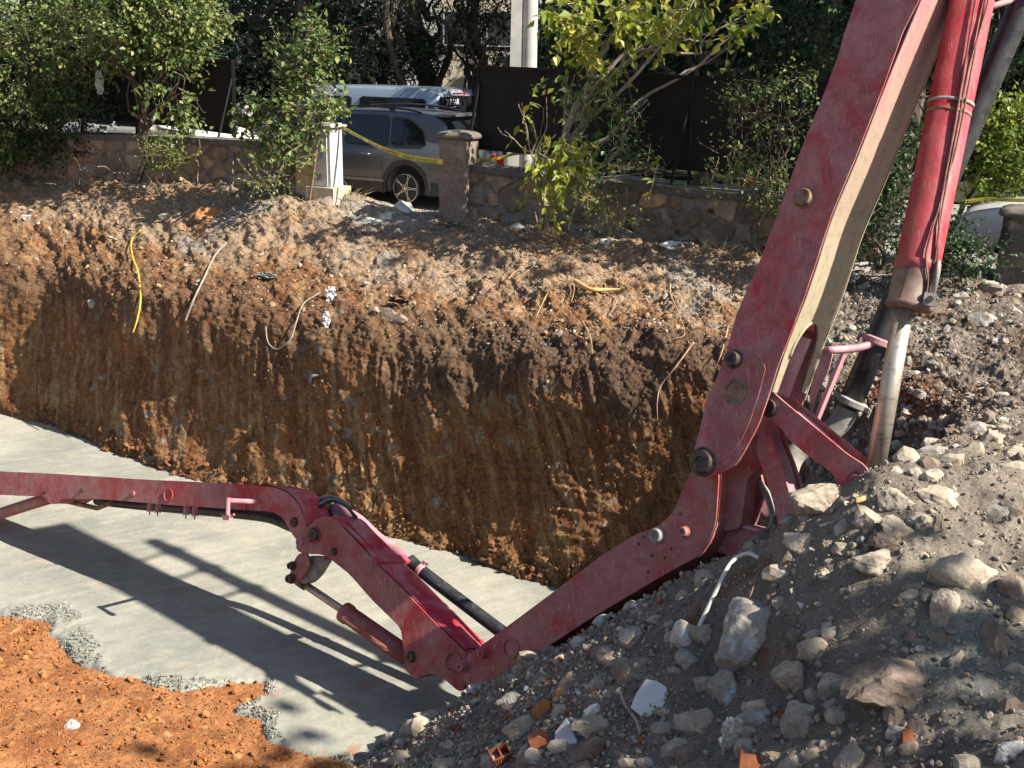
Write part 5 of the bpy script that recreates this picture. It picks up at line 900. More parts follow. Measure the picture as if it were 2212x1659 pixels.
# ---- big cylinder with chrome rod
m = M['cyl'].copy(); m.name = 'red_paint_dusty_towards_the_end'; M['cylfade'] = m; n = m.node_tree; b = n.nodes['Principled BSDF']; src = b.inputs['Base Color'].links[0].from_socket; v = coordn(n); sx_ = N_(n, 'ShaderNodeSeparateXYZ'); n.links.new(v, sx_.inputs[0]); mr = N_(n, 'ShaderNodeMapRange'); n.links.new(sx_.outputs[2], mr.inputs[0]); mr.inputs[1].default_value = 1.75; mr.inputs[2].default_value = 0.95; mr.inputs[3].default_value = 0.0; mr.inputs[4].default_value = 0.9
mm = N_(n, 'ShaderNodeMath', operation='MULTIPLY'); n.links.new(mr.outputs[0], mm.inputs[0]); n.links.new(ramp(n, noise(n, 5, 7, 0.7, v), [(0.3, 0.2), (0.6, 1.0)]), mm.inputs[1]); n.links.new(mixc(n, mm.outputs[0], src, (0.30, 0.24, 0.19)), b.inputs['Base Color'])
off_c = -0.12
ca, cb_ = PP(2185, -420, off_c), PP(1963, 668, off_c); dz = unit(cb_-ca); mb = MB(); Lc = np.linalg.norm(cb_-ca)
rr = np.linalg.norm(PP(2068, 417, off_c)-PP(1968, 417, off_c))*0.46
prof = [(0, rr), (Lc-0.36, rr), (Lc-0.35, rr*1.05), (Lc-0.30, rr*1.05), (Lc-0.29, rr*1.01), (Lc-0.05, rr*1.03), (Lc-0.045, rr*1.08), (Lc-0.012, rr*1.08), (Lc, rr*1.0), (Lc+0.002, rr*0.42)]
tube(mb, [ca+dz*p for p, _ in prof], [q for _, q in prof], 48); CY = mb.build('hydraulic_cylinder', M['cylfade'], boom, smooth=False); CY['label'] = 'thick bright red cylinder with steel oil lines'
for p_ in CY.data.polygons: p_.use_smooth = True
ra, rb2 = PP(1957, 640, off_c), PP(1889, 1024, off_c); mb = MB(); tube(mb, [ra, rb2], rr*0.455, 40); mb.build('piston_rod', M['chrome'], CY, smooth=True)
mb = MB(); bc = PP(1886, 1042, off_c); tube(mb, [bc-BN*0.09, bc+BN*0.09], 0.085, 24); mb.build('rod_eye', M['steel'], CY)
M['capdirt'] = mat_mottle('greasy_cap', (0.09, 0.04, 0.03), (0.25, 0.18, 0.14), 6, 0.6, 40, 0.3, 0.005)
mb = MB(); pr2 = [(Lc-0.285, rr*1.022), (Lc-0.05, rr*1.045), (Lc-0.045, rr*1.10), (Lc-0.01, rr*1.10), (Lc+0.003, rr*0.98), (Lc+0.004, rr*0.47)]; tube(mb, [ca+dz*p for p, _ in pr2], [q for _, q in pr2], 48, cap=False); mb.build('end_cap', M['capdirt'], CY, smooth=True)
M['oilpipe'] = mat_mottle('rusty_red_pipe', (0.11, 0.03, 0.025), (0.26, 0.13, 0.09), 12, 0.6, 40, 0.3, 0.004)
# direction from cylinder axis to the camera side, for lines on its surface
mid = PP(2018, 417, off_c); tc = unit((CAM-mid)-((CAM-mid)@dz)*dz); sd_ = np.cross(dz, tc); sd_ = sd_ if sd_@RV > 0 else -sd_
def cpt(x, y, h_=0.0, ang=None):
    """point on the cylinder skin seen at a pixel row y; ang from the camera-facing line towards the right"""
    P = PP(x, y, off_c); t = (P-ca)@dz; return ca+dz*t+(tc*math.cos(ang)+sd_*math.sin(ang))*(rr*1.02+h_)
def oil(pts_, r_, nm='oil_line', mat='oilpipe'):
    r_ = r_*0.72
    P = catmull([cpt(2000, y, h_, math.radians(a)) for y, a, h_ in pts_], 60); mb = MB(); tube(mb, P, r_, 8); return mb.build(nm, M[mat], CY, smooth=True)
oil([(-400, 6, 0.02), (0, 8, 0.015), (200, 16, 0.015), (420, 22, 0.012), (500, 16, 0.012), (560, 14, 0.014), (610, 30, 0.016), (660, 34, 0.02)], 0.011)
oil([(-400, 26, 0.02), (0, 30, 0.015), (150, 32, 0.016), (330, 34, 0.012), (430, 22, 0.014), (520, 36, 0.014), (600, 52, 0.02), (640, 52, 0.03)], 0.011)
oil([(-400, 40, 0.03), (0, 36, 0.03), (160, 24, 0.02), (300, 26, 0.02), (470, 30, 0.016), (620, 44, 0.02)], 0.010)
for y, mt_, r_ in ((226, 'greycast', 1.045), (247, 'rust', 1.012)):
    t = (PP(2018, y, off_c)-ca)@dz; mb = MB(); tube(mb, [ca+dz*(t-0.012), ca+dz*(t+0.012)], rr*r_+0.001, 48); mb.build('clamp_band', M[mt_], CY, smooth=True)
vb = cpt(2000, 650, 0.03, math.radians(42)); mb = MB(); box(mb, vb, sd_, tc, dz, 0.085, 0.06, 0.09); vb_ = mb.build('valve_block', M['greycast'], CY); mb = MB(); tube(mb, [vb+tc*0.02, vb+tc*0.055], 0.022, 12); mb.build('bolt', M['steel'], vb_)
mb = MB(); tube(mb, [vb-dz*0.04+sd_*0.012, vb-dz*0.20+sd_*0.014, vb-dz*0.28+sd_*0.008], [0.02, 0.02, 0.011], 10); mb.build('hose_fitting', M['greycast'], CY, smooth=True)
# ---- delivery pipe on the far side
DP = ptube(boom, [(2500, -680, -0.62), (2215, -10, -0.62), (1833, 880, -0.62)], 0.082, M['black'], 'delivery_pipe', n=28, k=12)
def coupling(par, x, y, x2, y2, off, r_, nm='pipe_coupling', mat='greycast'):
    a, b_ = PP(x, y, off), PP(x2, y2, off); d = unit(b_-a); mb = MB(); tube(mb, [a, a+d*0.012, a+d*0.05, a+d*0.062], [r_*1.12, r_*1.32, r_*1.32, r_*1.12], 24)
    s_ = unit(np.cross(d, BN)); 
    for q in (1, -1): box(mb, a+d*0.03+s_*q*r_*1.45, s_, d, np.cross(s_, d), 0.05, 0.035, 0.05); box(mb, a+d*0.03+s_*q*r_*1.7+d*0.02, s_, d, np.cross(s_, d), 0.02, 0.06, 0.02)
    return mb.build(nm, M[mat], par)
coupling(DP, 1845, 862, 1833, 885, -0.62, 0.095); ptube(DP, [(1833, 882, -0.62), (1812, 915, -0.62), (1770, 950, -0.58), (1715, 985, -0.5), (1690, 1060, -0.42)], 0.074, M['greycast'], 'pipe_elbow', n=24, k=30)
coupling(DP, 1900, 730, 1891, 750, -0.62, 0.095, 'ring_clamp', 'pinkpaint')
for (x_, y_) in ((2215, -10), (2330, -280), (2440, -540)):
    coupling(DP, x_, y_, x_-9, y_+20, -0.62, 0.095, 'ring_clamp', 'pinkpaint'); ptube(S1, [(x_-120, y_+40, -0.24), (x_, y_, -0.62)], 0.02, M['pinkpaint'], 'pipe_bracket', k=4)
ptube(S1, [(1786, 757, -0.24), (1850, 752, -0.44), (1885, 742, -0.56)], 0.026, M['pinkpaint'], 'pipe_bracket', k=10)
mb = MB(); bar(mb, PP(1822, 765, -0.30), PP(1752, 935, -0.26), 0.03, 0.06, tuple(BN)); mb.build('bracket_stay', M['pinkpaint'], S1)
mb = MB(); prism(mb, poly3([(1781, 745), (1800, 760), (1790, 800), (1765, 850), (1752, 900), (1748, 850)], -0.26), 0.01, 0.002); mb.build('bracket_plate', M['pinkpaint'], S1)
for k in range(3): ptube(S2, [(1600, 1130+k*6, -0.05-k*0.05), (1640, 1152+k*4, -0.05-k*0.05), (1668, 1128, -0.05-k*0.05), (1660, 1085-k*8, -0.08-k*0.05), (1640, 1040, -0.12)], 0.016, M['greycast'], 'hose', n=8)
ptube(S2, [(1640, 1100, -0.3), (1700, 1060, -0.35), (1690, 1000, -0.35)], 0.075, M['pinkpaint'], 'inner_pipe', n=20)
# ---- section 3 (the outer half of the boom is slewed a little)
BJ = PP(1003, 1452); BN = unit(-0.53*RV+0.12*UV-0.84*FV); e1 = unit(RV-(RV@BN)*BN); e2 = np.cross(BN, e1)
W3 = 0.37; o3 = 0.17
s3 = [(641, 1173), (644, 1155), (662, 1140), (680, 1124), (695, 1116), (707, 1115), (725, 1122), (743, 1143), (784, 1185), (817, 1223), (859, 1262), (903, 1307), (963, 1369), (1007, 1411), (1000, 1432), (1004, 1470), (1004, 1491), (990, 1494), (963, 1470), (948, 1461), (938, 1456), (922, 1456), (909, 1461), (897, 1470), (874, 1444), (875, 1426), (865, 1357), (844, 1336), (802, 1295), (755, 1241), (710, 1205), (692, 1197), (665, 1197), (647, 1194), (639, 1185)]
S3 = section(s3, o3, W3, M['paint2'], 'middle section rising to the left from the knee at the rubble heap')
def topplate(par, edge_px, off, width, mat, nm='top_plate', h_=0.006, a0=0.0, a1=1.0, k=40):
    Eg = catmull([PP(x, y, off) for x, y in edge_px], k); T = unit_rows(np.gradient(Eg, axis=0)); up = np.cross(T, BN); up = up*np.where((up@UV)[:, None] > 0, 1, -1)
    V = np.stack([Eg-BN*(width*a0+0.002)*KS+up*h_, Eg-BN*(width*a1-0.002)*KS+up*h_], 1); V2 = V-up[:, None]*0.02; mb = MB(); mb.add(np.concatenate([V, V2[:, ::-1]], 1).reshape(-1, 3), gridfaces(k, 4)); return mb.build(nm, mat, par)
M['hotred'] = mat_paint('sunlit_red_plate', red=(0.50, 0.02, 0.045), fade=(0.58, 0.22, 0.26), fd=0.5, du=0.35, scr=0.1, spots=0.4)  # brighter red for the upper faces: sunlight on them put into the colour
topplate(S3, [(712, 1116), (743, 1143), (784, 1185), (817, 1223), (859, 1262), (903, 1307), (963, 1369), (1000, 1404)], o3, W3, M['hotred'], a0=0.05, a1=0.95)
topplate(S3, [(730, 1130), (760, 1160), (800, 1205)], o3, W3, M['hotred'], 'cover_plate', 0.016, 0.28, 0.78)
mb = MB(); a_ = PP(801, 1206, o3+0.01); b2 = a_-BN*(W3+0.07)*KS; dd_ = unit(PP(817, 1223, o3)-PP(801, 1206, o3)); uu_ = np.cross(dd_, BN); uu_ = uu_ if uu_@UV > 0 else -uu_; box(mb, (a_+b2)/2+dd_*0.04+uu_*0.012, a_-b2, dd_, uu_, np.linalg.norm(a_-b2), 0.10, 0.035); mb.build('strap', M['hotred'], S3)
for (x, y, r_, mt_) in ((679, 1155, 0.048, 'steel'), (650, 1171, 0.040, 'paint2'), (722, 1192, 0.026, 'steel'), (888, 1419, 0.038, 'steel')): pin(S3, x, y, o3, r_, mt_, 0.025)
ringplate(S3, 679, 1156, o3, 0.062, 0.072, M['cyl'], 0.008); ringplate(S3, 980, 1431, o3, 0.068, 0.080, M['paint2'], 0.014)
# ---- elbow lever and small cylinder under section 3
lv = [(647, 1194), (665, 1197), (668, 1225), (650, 1250), (640, 1262), (628, 1258), (626, 1235), (638, 1205)]
mb = MB(); prism(mb, poly3(lv, o3-0.02), 0.03, 0.003); LV = mb.build('elbow_lever', M['paint2'], boom); mb = MB(); prism(mb, poly3(lv, o3-0.20), 0.03, 0.003); mb.build('side_plate', M['paint2'], LV)
mb = MB(); prism(mb, poly3([(665, 1200), (706, 1203), (680, 1245), (660, 1262), (645, 1258), (655, 1235)], o3-0.08), 0.10, 0.003); mb.build('web', M['greycast'], LV)
pin(LV, 633, 1222, o3-0.02, 0.03, 'steel', 0.05); pin(LV, 630, 1250, o3-0.02, 0.035, 'steel', 0.05)
oc = o3-0.13; ca2, cb3 = PP(742, 1321, oc), PP(878, 1416, oc); d_ = unit(cb3-ca2); r3 = np.linalg.norm(PP(752, 1303, oc)-PP(733, 1330, oc))*0.56; mb = MB(); tube(mb, [ca2, ca2+d_*0.01, ca2+d_*0.07, ca2+d_*0.08, cb3], [r3*0.95, r3*1.12, r3*1.12, r3, r3], 32); C2 = mb.build('hydraulic_cylinder', M['paint2'], boom, smooth=False); C2['label'] = 'small dull pink-red cylinder under the middle section'
for p_ in C2.data.polygons: p_.use_smooth = len(p_.vertices) == 4
mb = MB(); tube(mb, [PP(650, 1257, oc), PP(755, 1328, oc)], r3*0.42, 24); mb.build('piston_rod', M['chrome'], C2, smooth=True)
mb = MB(); tube(mb, [PP(652, 1258, oc)-d_*0.05, PP(652, 1258, oc)+d_*0.06], r3*0.62, 20); mb.build('rod_head', M['steel'], C2)
# ---- second delivery pipe beside section 3
D2 = ptube(boom, [(885, 1210, o3-W3-0.12), (925, 1245, o3-W3-0.12), (1090, 1370, o3-W3-0.12), (1180, 1440, o3-W3-0.12)], 0.055, M['black'], 'delivery_pipe', n=20)
coupling(D2, 905, 1229, 915, 1237, o3-W3-0.12, 0.058, 'pipe_coupling', 'pinkpaint'); ptube(D2, [(722, 1098, o3-W3-0.05), (770, 1120, o3-W3-0.10), (820, 1165, o3-W3-0.12), (895, 1219, o3-W3-0.12)], 0.05, M['pinkpaint'], 'pipe_elbow', n=16, k=30)
# ---- section 4 with the goose-neck
W4 = 0.34; o4 = o3-0.02
s4 = [(-260, 1002), (0, 1018), (110, 1023), (243, 1032), (400, 1040), (525, 1045), (545, 1047), (590, 1052), (618, 1062), (640, 1082), (652, 1105), (662, 1136), (660, 1165), (648, 1175), (640, 1166), (628, 1150), (614, 1124), (602, 1112), (585, 1105), (540, 1102), (380, 1092), (226, 1079), (140, 1077), (128, 1084), (118, 1090), (104, 1086), (96, 1073), (0, 1069), (-260, 1052)]
S4 = section(s4, o4, W4, M['paint'], 'last section lying level to the left, ending in a bent neck')
topplate(S4, [(560, 1048), (590, 1052), (618, 1062), (640, 1082), (652, 1105), (660, 1132)], o4, W4, M['hotred'], k=30)
topplate(S4, [(-200, 1006), (0, 1019), (110, 1024), (243, 1033), (400, 1041), (560, 1048)], o4, W4, M['hotred'], k=20)
for (x, y, r_, mt_) in ((635, 1128, 0.036, 'steel'), (98, 1062, 0.018, 'steel'), (178, 1059, 0.02, 'steel'), (288, 1067, 0.022, 'paint2')): pin(S4, x, y, o4, r_, mt_, 0.015)
ringplate(S4, 364, 1069, o4, 0.055, 0.062, M['paint'], 0.008)
mb = MB(); prism(mb, poly3([(524, 1047), (527, 1047), (531, 1098), (528, 1100)], o4+0.004), 0.006, 0.001); mb.build('weld_seam', M['paint2'], S4)
bx = PP(555, 1084, o4); by = bx+BN*0.40; mb = MB(); tube(mb, [bx, by], 0.026, 12); tube(mb, [by+e2*0.03, by-e2*0.16 if e2@UV > 0 else by+e2*0.16], 0.022, 10); BR = mb.build('pipe_bracket', M['pinkpaint'], S4)
dn = -e2 if e2@UV > 0 else e2
mb = MB(); q = by+dn*0.17; tube(mb, [q-e1*0.09-dn*0.03, q-e1*0.03, q+e1*0.03, q+e1*0.09-dn*0.03], 0.012, 6); box(mb, q, e1, e2, BN, 0.09, 0.05, 0.05); mb.build('hook_clamp', M['pinkpaint'], BR)
P4 = ptube(boom, [(210, 1080, o4-W4-0.06), (300, 1090, o4-W4-0.10), (450, 1103, o4-W4-0.10), (575, 1116, o4-W4-0.10), (640, 1138, o4-W4-0.10), (690, 1120, o4-W4-0.10), (725, 1100, o4-W4-0.08)], 0.055, M['black'], 'delivery_pipe', n=18, k=50)
for x, y in ((324, 1096), (341, 1098), (402, 1103), (421, 1105)):
    c = PP(x, y, o4-0.08); mb = MB(); box(mb, c-dn*0.02, e1, e2, BN, 0.035, 0.10, 0.05); tube(mb, [c+e1*0.05+dn*0.05, c+dn*0.02, c-e1*0.05+dn*0.05], [0.006, 0.016, 0.006], 6); tube(mb, [c, c+dn*0.09], [0.016, 0.006], 6); mb.build('pipe_clip', M['pinkpaint'], S4)
c3 = ptube(boom, [(-60, 1130, o4-0.12), (40, 1097, o4-0.12), (120, 1072, o4-0.12)], 0.062, M['paint2'], 'tip_cylinder', n=22, k=8)
mb = MB(); tube(mb, [PP(130, 1080, o4-0.18), PP(210, 1098, o4-0.2), PP(240, 1086, o4-0.2)], 0.03, 8); mb.build('torn_cover', M['rust'], S4)
for k in range(4): ptube(boom, [(690, 1095-k*6, -0.05-0.05*k), (715, 1082-k*3, -0.05-0.05*k), (745, 1092-k*2, -0.06-0.05*k), (770, 1118+k*2, -0.07-0.05*k)], 0.014, M['greycast'] if k % 2 else M['black'], 'hose', n=8)
print('boom heights', PP(650, 1090)[2]-FLOOR, PP(0, 1040)[2]-FLOOR, PP(1000, 1450)[2]-FLOOR, PP(1000, 1450), PP(1900, 1010))
# ============================================================ VEHICLES
M['grey_car'] = None
def carpaint(name, col, coat=0.6, rough=0.35, metal=0.3):
    m, n, b = newmat(name); v = coordn(n); c = mixc(n, ramp(n, noise(n, 3, 6, 0.6, v), [(0.4, 0.0), (0.9, 0.14)]), col, (0.28, 0.25, 0.21)); n.links.new(c, b.inputs['Base Color']); b.inputs['Metallic'].default_value = metal; b.inputs['Roughness'].default_value = rough; b.inputs['Coat Weight'].default_value = coat; b.inputs['Coat Roughness'].default_value = 0.08; return m
m, n, b = newmat('car_glass'); b.inputs['Base Color'].default_value = (0.012, 0.014, 0.016, 1); b.inputs['Roughness'].default_value = 0.06; b.inputs['Specular IOR Level'].default_value = 0.6; M['glass'] = m
M['tyre'] = mat_mottle('tyre', (0.022, 0.02, 0.018), (0.05, 0.045, 0.04), 20, 0.85, 80, 0.2, 0.003); M['plastic'] = mat_mottle('dark_cladding', (0.035, 0.034, 0.033), (0.055, 0.052, 0.05), 8, 0.7, 60, 0.1, 0.002)
m, n, b = newmat('red_lens'); b.inputs['Base Color'].default_value = (0.55, 0.01, 0.012, 1); b.inputs['Roughness'].default_value = 0.12; b.inputs['Coat Weight'].default_value = 1; M['lens'] = m
m, n, b = newmat('alloy'); b.inputs['Base Color'].default_value = (0.55, 0.55, 0.55, 1); b.inputs['Roughness'].default_value = 0.25; b.inputs['Metallic'].default_value = 0.9; M['alloy'] = m
M['white'] = mat_mottle('plate_white', (0.75, 0.75, 0.73), (0.8, 0.8, 0.78), 5, 0.5, 0, 0)
def vehicle(name, label, cat, pos, fwd, prof, width, wb, ro, wr, paint, belt, glasses, kind='suv', clad=True, rails=False, plate=None, spokes=True):
    """prof: list of (x from rear, roof z, half-width factor); glasses: side panes as polygons (x, k) with k 0 at the belt and 1 at the roof edge"""
    fwd = unit(np.r_[fwd[:2], 0]); left = np.array([-fwd[1], fwd[0], 0]); up = np.array([0, 0, 1.0]); pos = np.asarray(pos, float); t_ = empty(name, tuple(pos)); tag(t_, label, cat)
    def Wd(x, y, z): return pos+fwd*x+left*y+up*z
    xs = np.array([p[0] for p in prof]); zr = np.array([p[1] for p in prof]); hf = np.array([p[2] for p in prof]); L = xs[-1]; X = np.concatenate([np.linspace(0, 0.3, 10), np.linspace(0.35, L-0.35, 44), np.linspace(L-0.3, L, 10)])
    q = catmull(np.stack([xs, zr, hf], 1), 400); Zr = np.interp(X, q[:, 0], q[:, 1]); Hf = np.interp(X, q[:, 0], q[:, 2]); hw = width/2; zsill = 0.26
    def ringpts(x, zr_, hf_):
        b_ = min(belt(x), zr_-0.02); w_ = hw*hf_; rf = max(0.0, min(1, (zr_-b_)/0.5)); wt = w_*(1-0.20*rf); a = max(zr_-0.07, b_+0.0)
        return [(0.0, zsill), (w_*0.80, zsill), (w_*0.955, zsill+0.04), (w_*0.975, zsill+0.20), (w_*0.995, 0.62), (w_*1.0, 0.62+(b_-0.62)*0.45), (w_*0.985, b_-0.04), (w_*0.955, b_), (w_*0.955+(wt-w_*0.955)*0.5, b_+(a-b_)*0.52), (wt, a), (wt*0.93, zr_-0.022), (wt*0.6, zr_-0.004), (0.0, zr_)]
    R = np.array([ringpts(x, z_, h_) for x, z_, h_ in zip(X, Zr, Hf)]); nr = R.shape[1]; Rf = np.concatenate([R, R[:, 1:-1][:, ::-1]*np.array([-1, 1])], 1); nt_ = Rf.shape[1]
    V = np.array([[Wd(X[i], p[0], p[1]) for p in Rf[i]] for i in range(len(X))]); k = np.arange(nt_); Fq = [tuple(f) for f in np.concatenate([np.stack([i*nt_+k, i*nt_+(k+1) % nt_, (i+1)*nt_+(k+1) % nt_, (i+1)*nt_+k], 1) for i in range(len(X)-1)])]; Fq += [tuple(k), tuple((len(X)-1)*nt_+k[::-1])]
    mb = MB(); mb.add(V.reshape(-1, 3), Fq); body = mb.build('body', paint, t_, smooth=True)
    # wheel arches cut through
    bm = bmesh.new(); bm.from_mesh(body.data); bmesh.ops.recalc_face_normals(bm, faces=bm.faces); bm.to_mesh(body.data); bm.free()
    cut = []
    for xw in (ro, ro+wb):
        c = MB(); o_ = Wd(xw, 0, wr*1.02); tube(c, [o_-left*1.5, o_+left*1.5], wr*1.16, 40); co = c.build('cut', None, loc=(0, 0, 0)); md = body.modifiers.new('b', 'BOOLEAN'); md.object = co; md.operation = 'DIFFERENCE'; md.solver = 'EXACT'; cut.append(co)
    dg = bpy.context.evaluated_depsgraph_get(); me = bpy.data.meshes.new_from_object(body.evaluated_get(dg)); body.modifiers.clear(); body.data = me; me.materials.clear(); me.materials.append(paint)
    for p in me.polygons: p.use_smooth = True
    for co in cut: bpy.data.objects.remove(co)
    mb = MB(); box(mb, Wd(L/2, 0, 0.52), fwd, left, up, L-0.5, width*0.62, 0.5); mb.build('underbody', M['plastic'], body)
    def side(x, kk, sgn=1, off=0.006):
        zr_ = np.interp(x, X, Zr); hf_ = np.interp(x, X, Hf); r_ = ringpts(x, zr_, hf_); b0, m0, t0 = np.array(r_[7]), np.array(r_[8]), np.array(r_[9]); p = b0+(m0-b0)*kk*2 if kk < 0.5 else m0+(t0-m0)*(kk-0.5)*2; return Wd(x, sgn*(p[0]+off), p[1])
    for sgn in (1, -1):
        for g in glasses:
            g = smoothpoly(np.array(g)*100)/100; mb = MB(); n1 = 14; cx_, ck = g.mean(0); rgs = [np.array([side(cx_+(x-cx_)*t, ck+(kk-ck)*t, sgn) for x, kk in g]) for t in (1.0, 0.66, 0.33, 0.02)]; m_ = len(g); kq = np.arange(m_)
            mb.add(np.concatenate(rgs), np.concatenate([np.stack([i*m_+kq, i*m_+(kq+1) % m_, (i+1)*m_+(kq+1) % m_, (i+1)*m_+kq], 1) for i in range(3)])); w_ = mb.build('window', M['glass'], body, smooth=False)
            if sgn == 1:
                mb = MB(); rim_ = np.array([side(x, kk, sgn, 0.008) for x, kk in g]); tube(mb, np.concatenate([rim_, rim_[:1]]), 0.009, 5); mb.build('trim', M['black'], w_)
    for sgn in (1, -1):
        for xw in (ro, ro+wb):
            c = Wd(xw, sgn*(hw-0.13), wr); ax_ = left*sgn; mb = MB(); pr = [(-0.11, wr*0.66), (-0.11, wr*0.93), (-0.085, wr*0.995), (0.085, wr*0.995), (0.11, wr*0.93), (0.115, wr*0.70), (0.10, wr*0.67)]; tube(mb, [c+ax_*a for a, _ in pr], [r_ for _, r_ in pr], 40, cap=False)
            wh = mb.build('wheel', M['tyre'], t_, smooth=True); rm = MB(); tube(rm, [c+ax_*0.02, c+ax_*0.03], [wr*0.66, wr*0.66], 32); rm.build('rim_well', M['plastic'], wh)
            rm = MB(); tube(rm, [c+ax_*0.09, c+ax_*0.105, c+ax_*0.108], [wr*0.68, wr*0.68, wr*0.655], 40, cap=False); u_ = fwd; 
            for j in range(5):
                an = 2*math.pi*j/5+0.31+math.pi/2; d1 = fwd*math.cos(an)+up*math.sin(an)
                for da in (-0.10, 0.10):
                    d2 = fwd*math.cos(an+da)+up*math.sin(an+da); bar(rm, c+ax_*0.095+d1*0.035+np.cross(ax_, d1)*da*0.25, c+ax_*0.10+d2*wr*0.65, 0.012 if spokes else 0.05, 0.018, tuple(ax_))
            tube(rm, [c+ax_*0.07, c+ax_*0.11], 0.035, 14); rm.build('rim', M['alloy'], wh)
            if clad:
                am = MB(); pa = [Wd(xw+math.cos(a)*wr*1.21, sgn*(hw*float(np.interp(xw+math.cos(a)*wr*1.21, X, Hf))*0.985+0.006), wr*1.02+math.sin(a)*wr*1.21) for a in np.linspace(-0.35, math.pi+0.35, 34)]; pa = [p for p in pa if p[2]-pos[2] > 0.25]
                A0 = np.array(pa); cc_ = Wd(xw, 0, wr*1.02); rad_ = A0-cc_; rad_ -= (rad_@left)[:, None]*left; rad_ = unit_rows(rad_); sec = np.stack([A0-rad_*0.05-left*sgn*0.05, A0-rad_*0.045+left*sgn*0.012, A0+rad_*0.045+left*sgn*0.010, A0+rad_*0.055-left*sgn*0.03], 1); am.add(sec.reshape(-1, 3), gridfaces(len(A0), 4)); am.build('arch_trim', M['plastic'], body)
    if clad:
        for sgn in (1, -1):
            mb = MB(); x0_, x1_ = ro+wr*1.2, ro+wb-wr*1.2; box(mb, Wd((x0_+x1_)/2, sgn*(hw*0.985), 0.36), fwd, left, up, x1_-x0_, 0.05, 0.16); mb.build('sill', M['plastic'], body)
            mb = MB(); box(mb, Wd(ro/2-wr*0.5, sgn*hw*0.90, 0.38), fwd, left, up, max(0.1, ro-wr*1.2), 0.08, 0.22); mb.build('bumper_corner', M['plastic'], body)
            mb = MB(); box(mb, Wd((x0_+x1_)/2, sgn*(hw*0.992), 0.475), fwd, left, up, x1_-x0_, 0.03, 0.05); mb.build('side_strip', M['alloystrip'], body)
    if rails:
        for sgn in (1, -1):
            xr = np.linspace(0.75, 3.15, 26); P = [Wd(x, sgn*(np.interp(x, X, Hf)*hw*0.72), np.interp(x, X, Zr)+0.045*math.sin(math.pi*(i/25))**0.35) for i, x in enumerate(xr)]; mb = MB(); tube(mb, P, 0.018, 8); box(mb, Wd(1.35, sgn*(hw*0.70), np.interp(1.35, X, Zr)+0.02), fwd, left, up, 0.10, 0.03, 0.06); mb.build('roof_rail', M['black'], body)
    for sgn in (1, -1):
        mb = MB()
        for z_ in (0.78,):
            for xd in ((1.75, 2.75) if L > 4.4 else (1.7, 2.6)): tube(mb, [Wd(xd-0.10, sgn*(hw*0.985), belt(xd)-0.13), Wd(xd-0.08, sgn*(hw*1.0+0.012), belt(xd)-0.125), Wd(xd+0.08, sgn*(hw*1.0+0.012), belt(xd)-0.125), Wd(xd+0.10, sgn*(hw*0.985), belt(xd)-0.13)], 0.014, 6)
        mb.build('door_handles', paint, body)
        for xd in ((1.36, 2.22, 3.22) if L > 4.4 else (1.3, 2.2, 3.1)):
            mb = MB(); pz = np.linspace(0.40, belt(xd)-0.02, 8); tube(mb, [Wd(xd+0.05*math.sin(z_*2), sgn*(np.interp(z_, [p[1] for p in ringpts(xd, np.interp(xd, X, Zr), np.interp(xd, X, Hf))[2:8]], [p[0] for p in ringpts(xd, np.interp(xd, X, Zr), np.interp(xd, X, Hf))[2:8]])+0.0005), z_) for z_ in pz], 0.004, 4); mb.build('door_gap', M['dark'], body)
    return t_, Wd, body, X, Zr, Hf, ringpts
M['alloystrip'] = mat_mottle('satin_strip', (0.22, 0.20, 0.17), (0.30, 0.28, 0.25), 8, 0.5, 0, 0)
hd = math.radians(27); FWD = np.array([-math.cos(hd), math.sin(hd), 0]); LEFT = np.array([-math.sin(hd), -math.cos(hd), 0])
# --- grey family car
wc = PY(882, 406, 19.25); gz = wc[2]-0.365; pos = wc-FWD*0.93-LEFT*0.80; pos[2] = gz
print('suv ground', gz, zs(wc[0]), wc)
pr = [(0.0, 0.66, 0.80), (0.03, 0.92, 0.86), (0.10, 1.10, 0.90), (0.22, 1.38, 0.935), (0.36, 1.545, 0.95), (0.60, 1.61, 0.97), (1.2, 1.655, 0.99), (2.0, 1.66, 1.0), (2.7, 1.61, 1.0), (3.05, 1.50, 1.0), (3.45, 1.24, 1.0), (3.62, 1.10, 1.0), (4.1, 1.03, 0.97), (4.45, 0.93, 0.90), (4.60, 0.78, 0.82), (4.63, 0.60, 0.78)]
g1 = [[(2.28, 0.06), (3.02, 0.06), (3.28, 0.20), (3.0, 0.75), (2.75, 0.98), (2.34, 0.98)], [(1.30, 0.05), (2.20, 0.06), (2.24, 0.96), (1.34, 0.96)], [(0.52, 0.10), (1.24, 0.05), (1.27, 0.94), (0.90, 0.90), (0.66, 0.62)]]
gp = carpaint('grey_metallic', (0.12, 0.13, 0.15), 0.5, 0.38, 0.4)
t_, Wd, body, X, Zr, Hf, rp_ = vehicle('parked_car', 'dark grey family car with roof rails and star-spoked wheels parked in the gateway', 'car', pos, FWD, pr, 1.83, 2.83, 0.93, 0.365, gp, lambda x: 1.04-0.02*x*0+0.02*max(0, 1-x), g1, clad=True, rails=True)
mb = MB(); hwv = 0.915
lp = [(0.03, 0.86), (0.06, 0.93), (0.30, 0.93), (0.36, 0.90), (0.26, 0.82), (0.10, 0.78), (0.03, 0.80)]
for sgn in (1, -1):
    mb = MB(); V = [Wd(x, sgn*(np.interp(x, X, Hf)*hwv*0.998+0.006), z_) for x, z_ in lp]+[Wd(-0.015, sgn*0.52, z_) for z_ in (0.91, 0.82)]; mb.add(V, [(0, 1, 2, 3, 4, 5, 6), (0, 6, 8, 7)]); mb.build('tail_light', M['lens'], body)
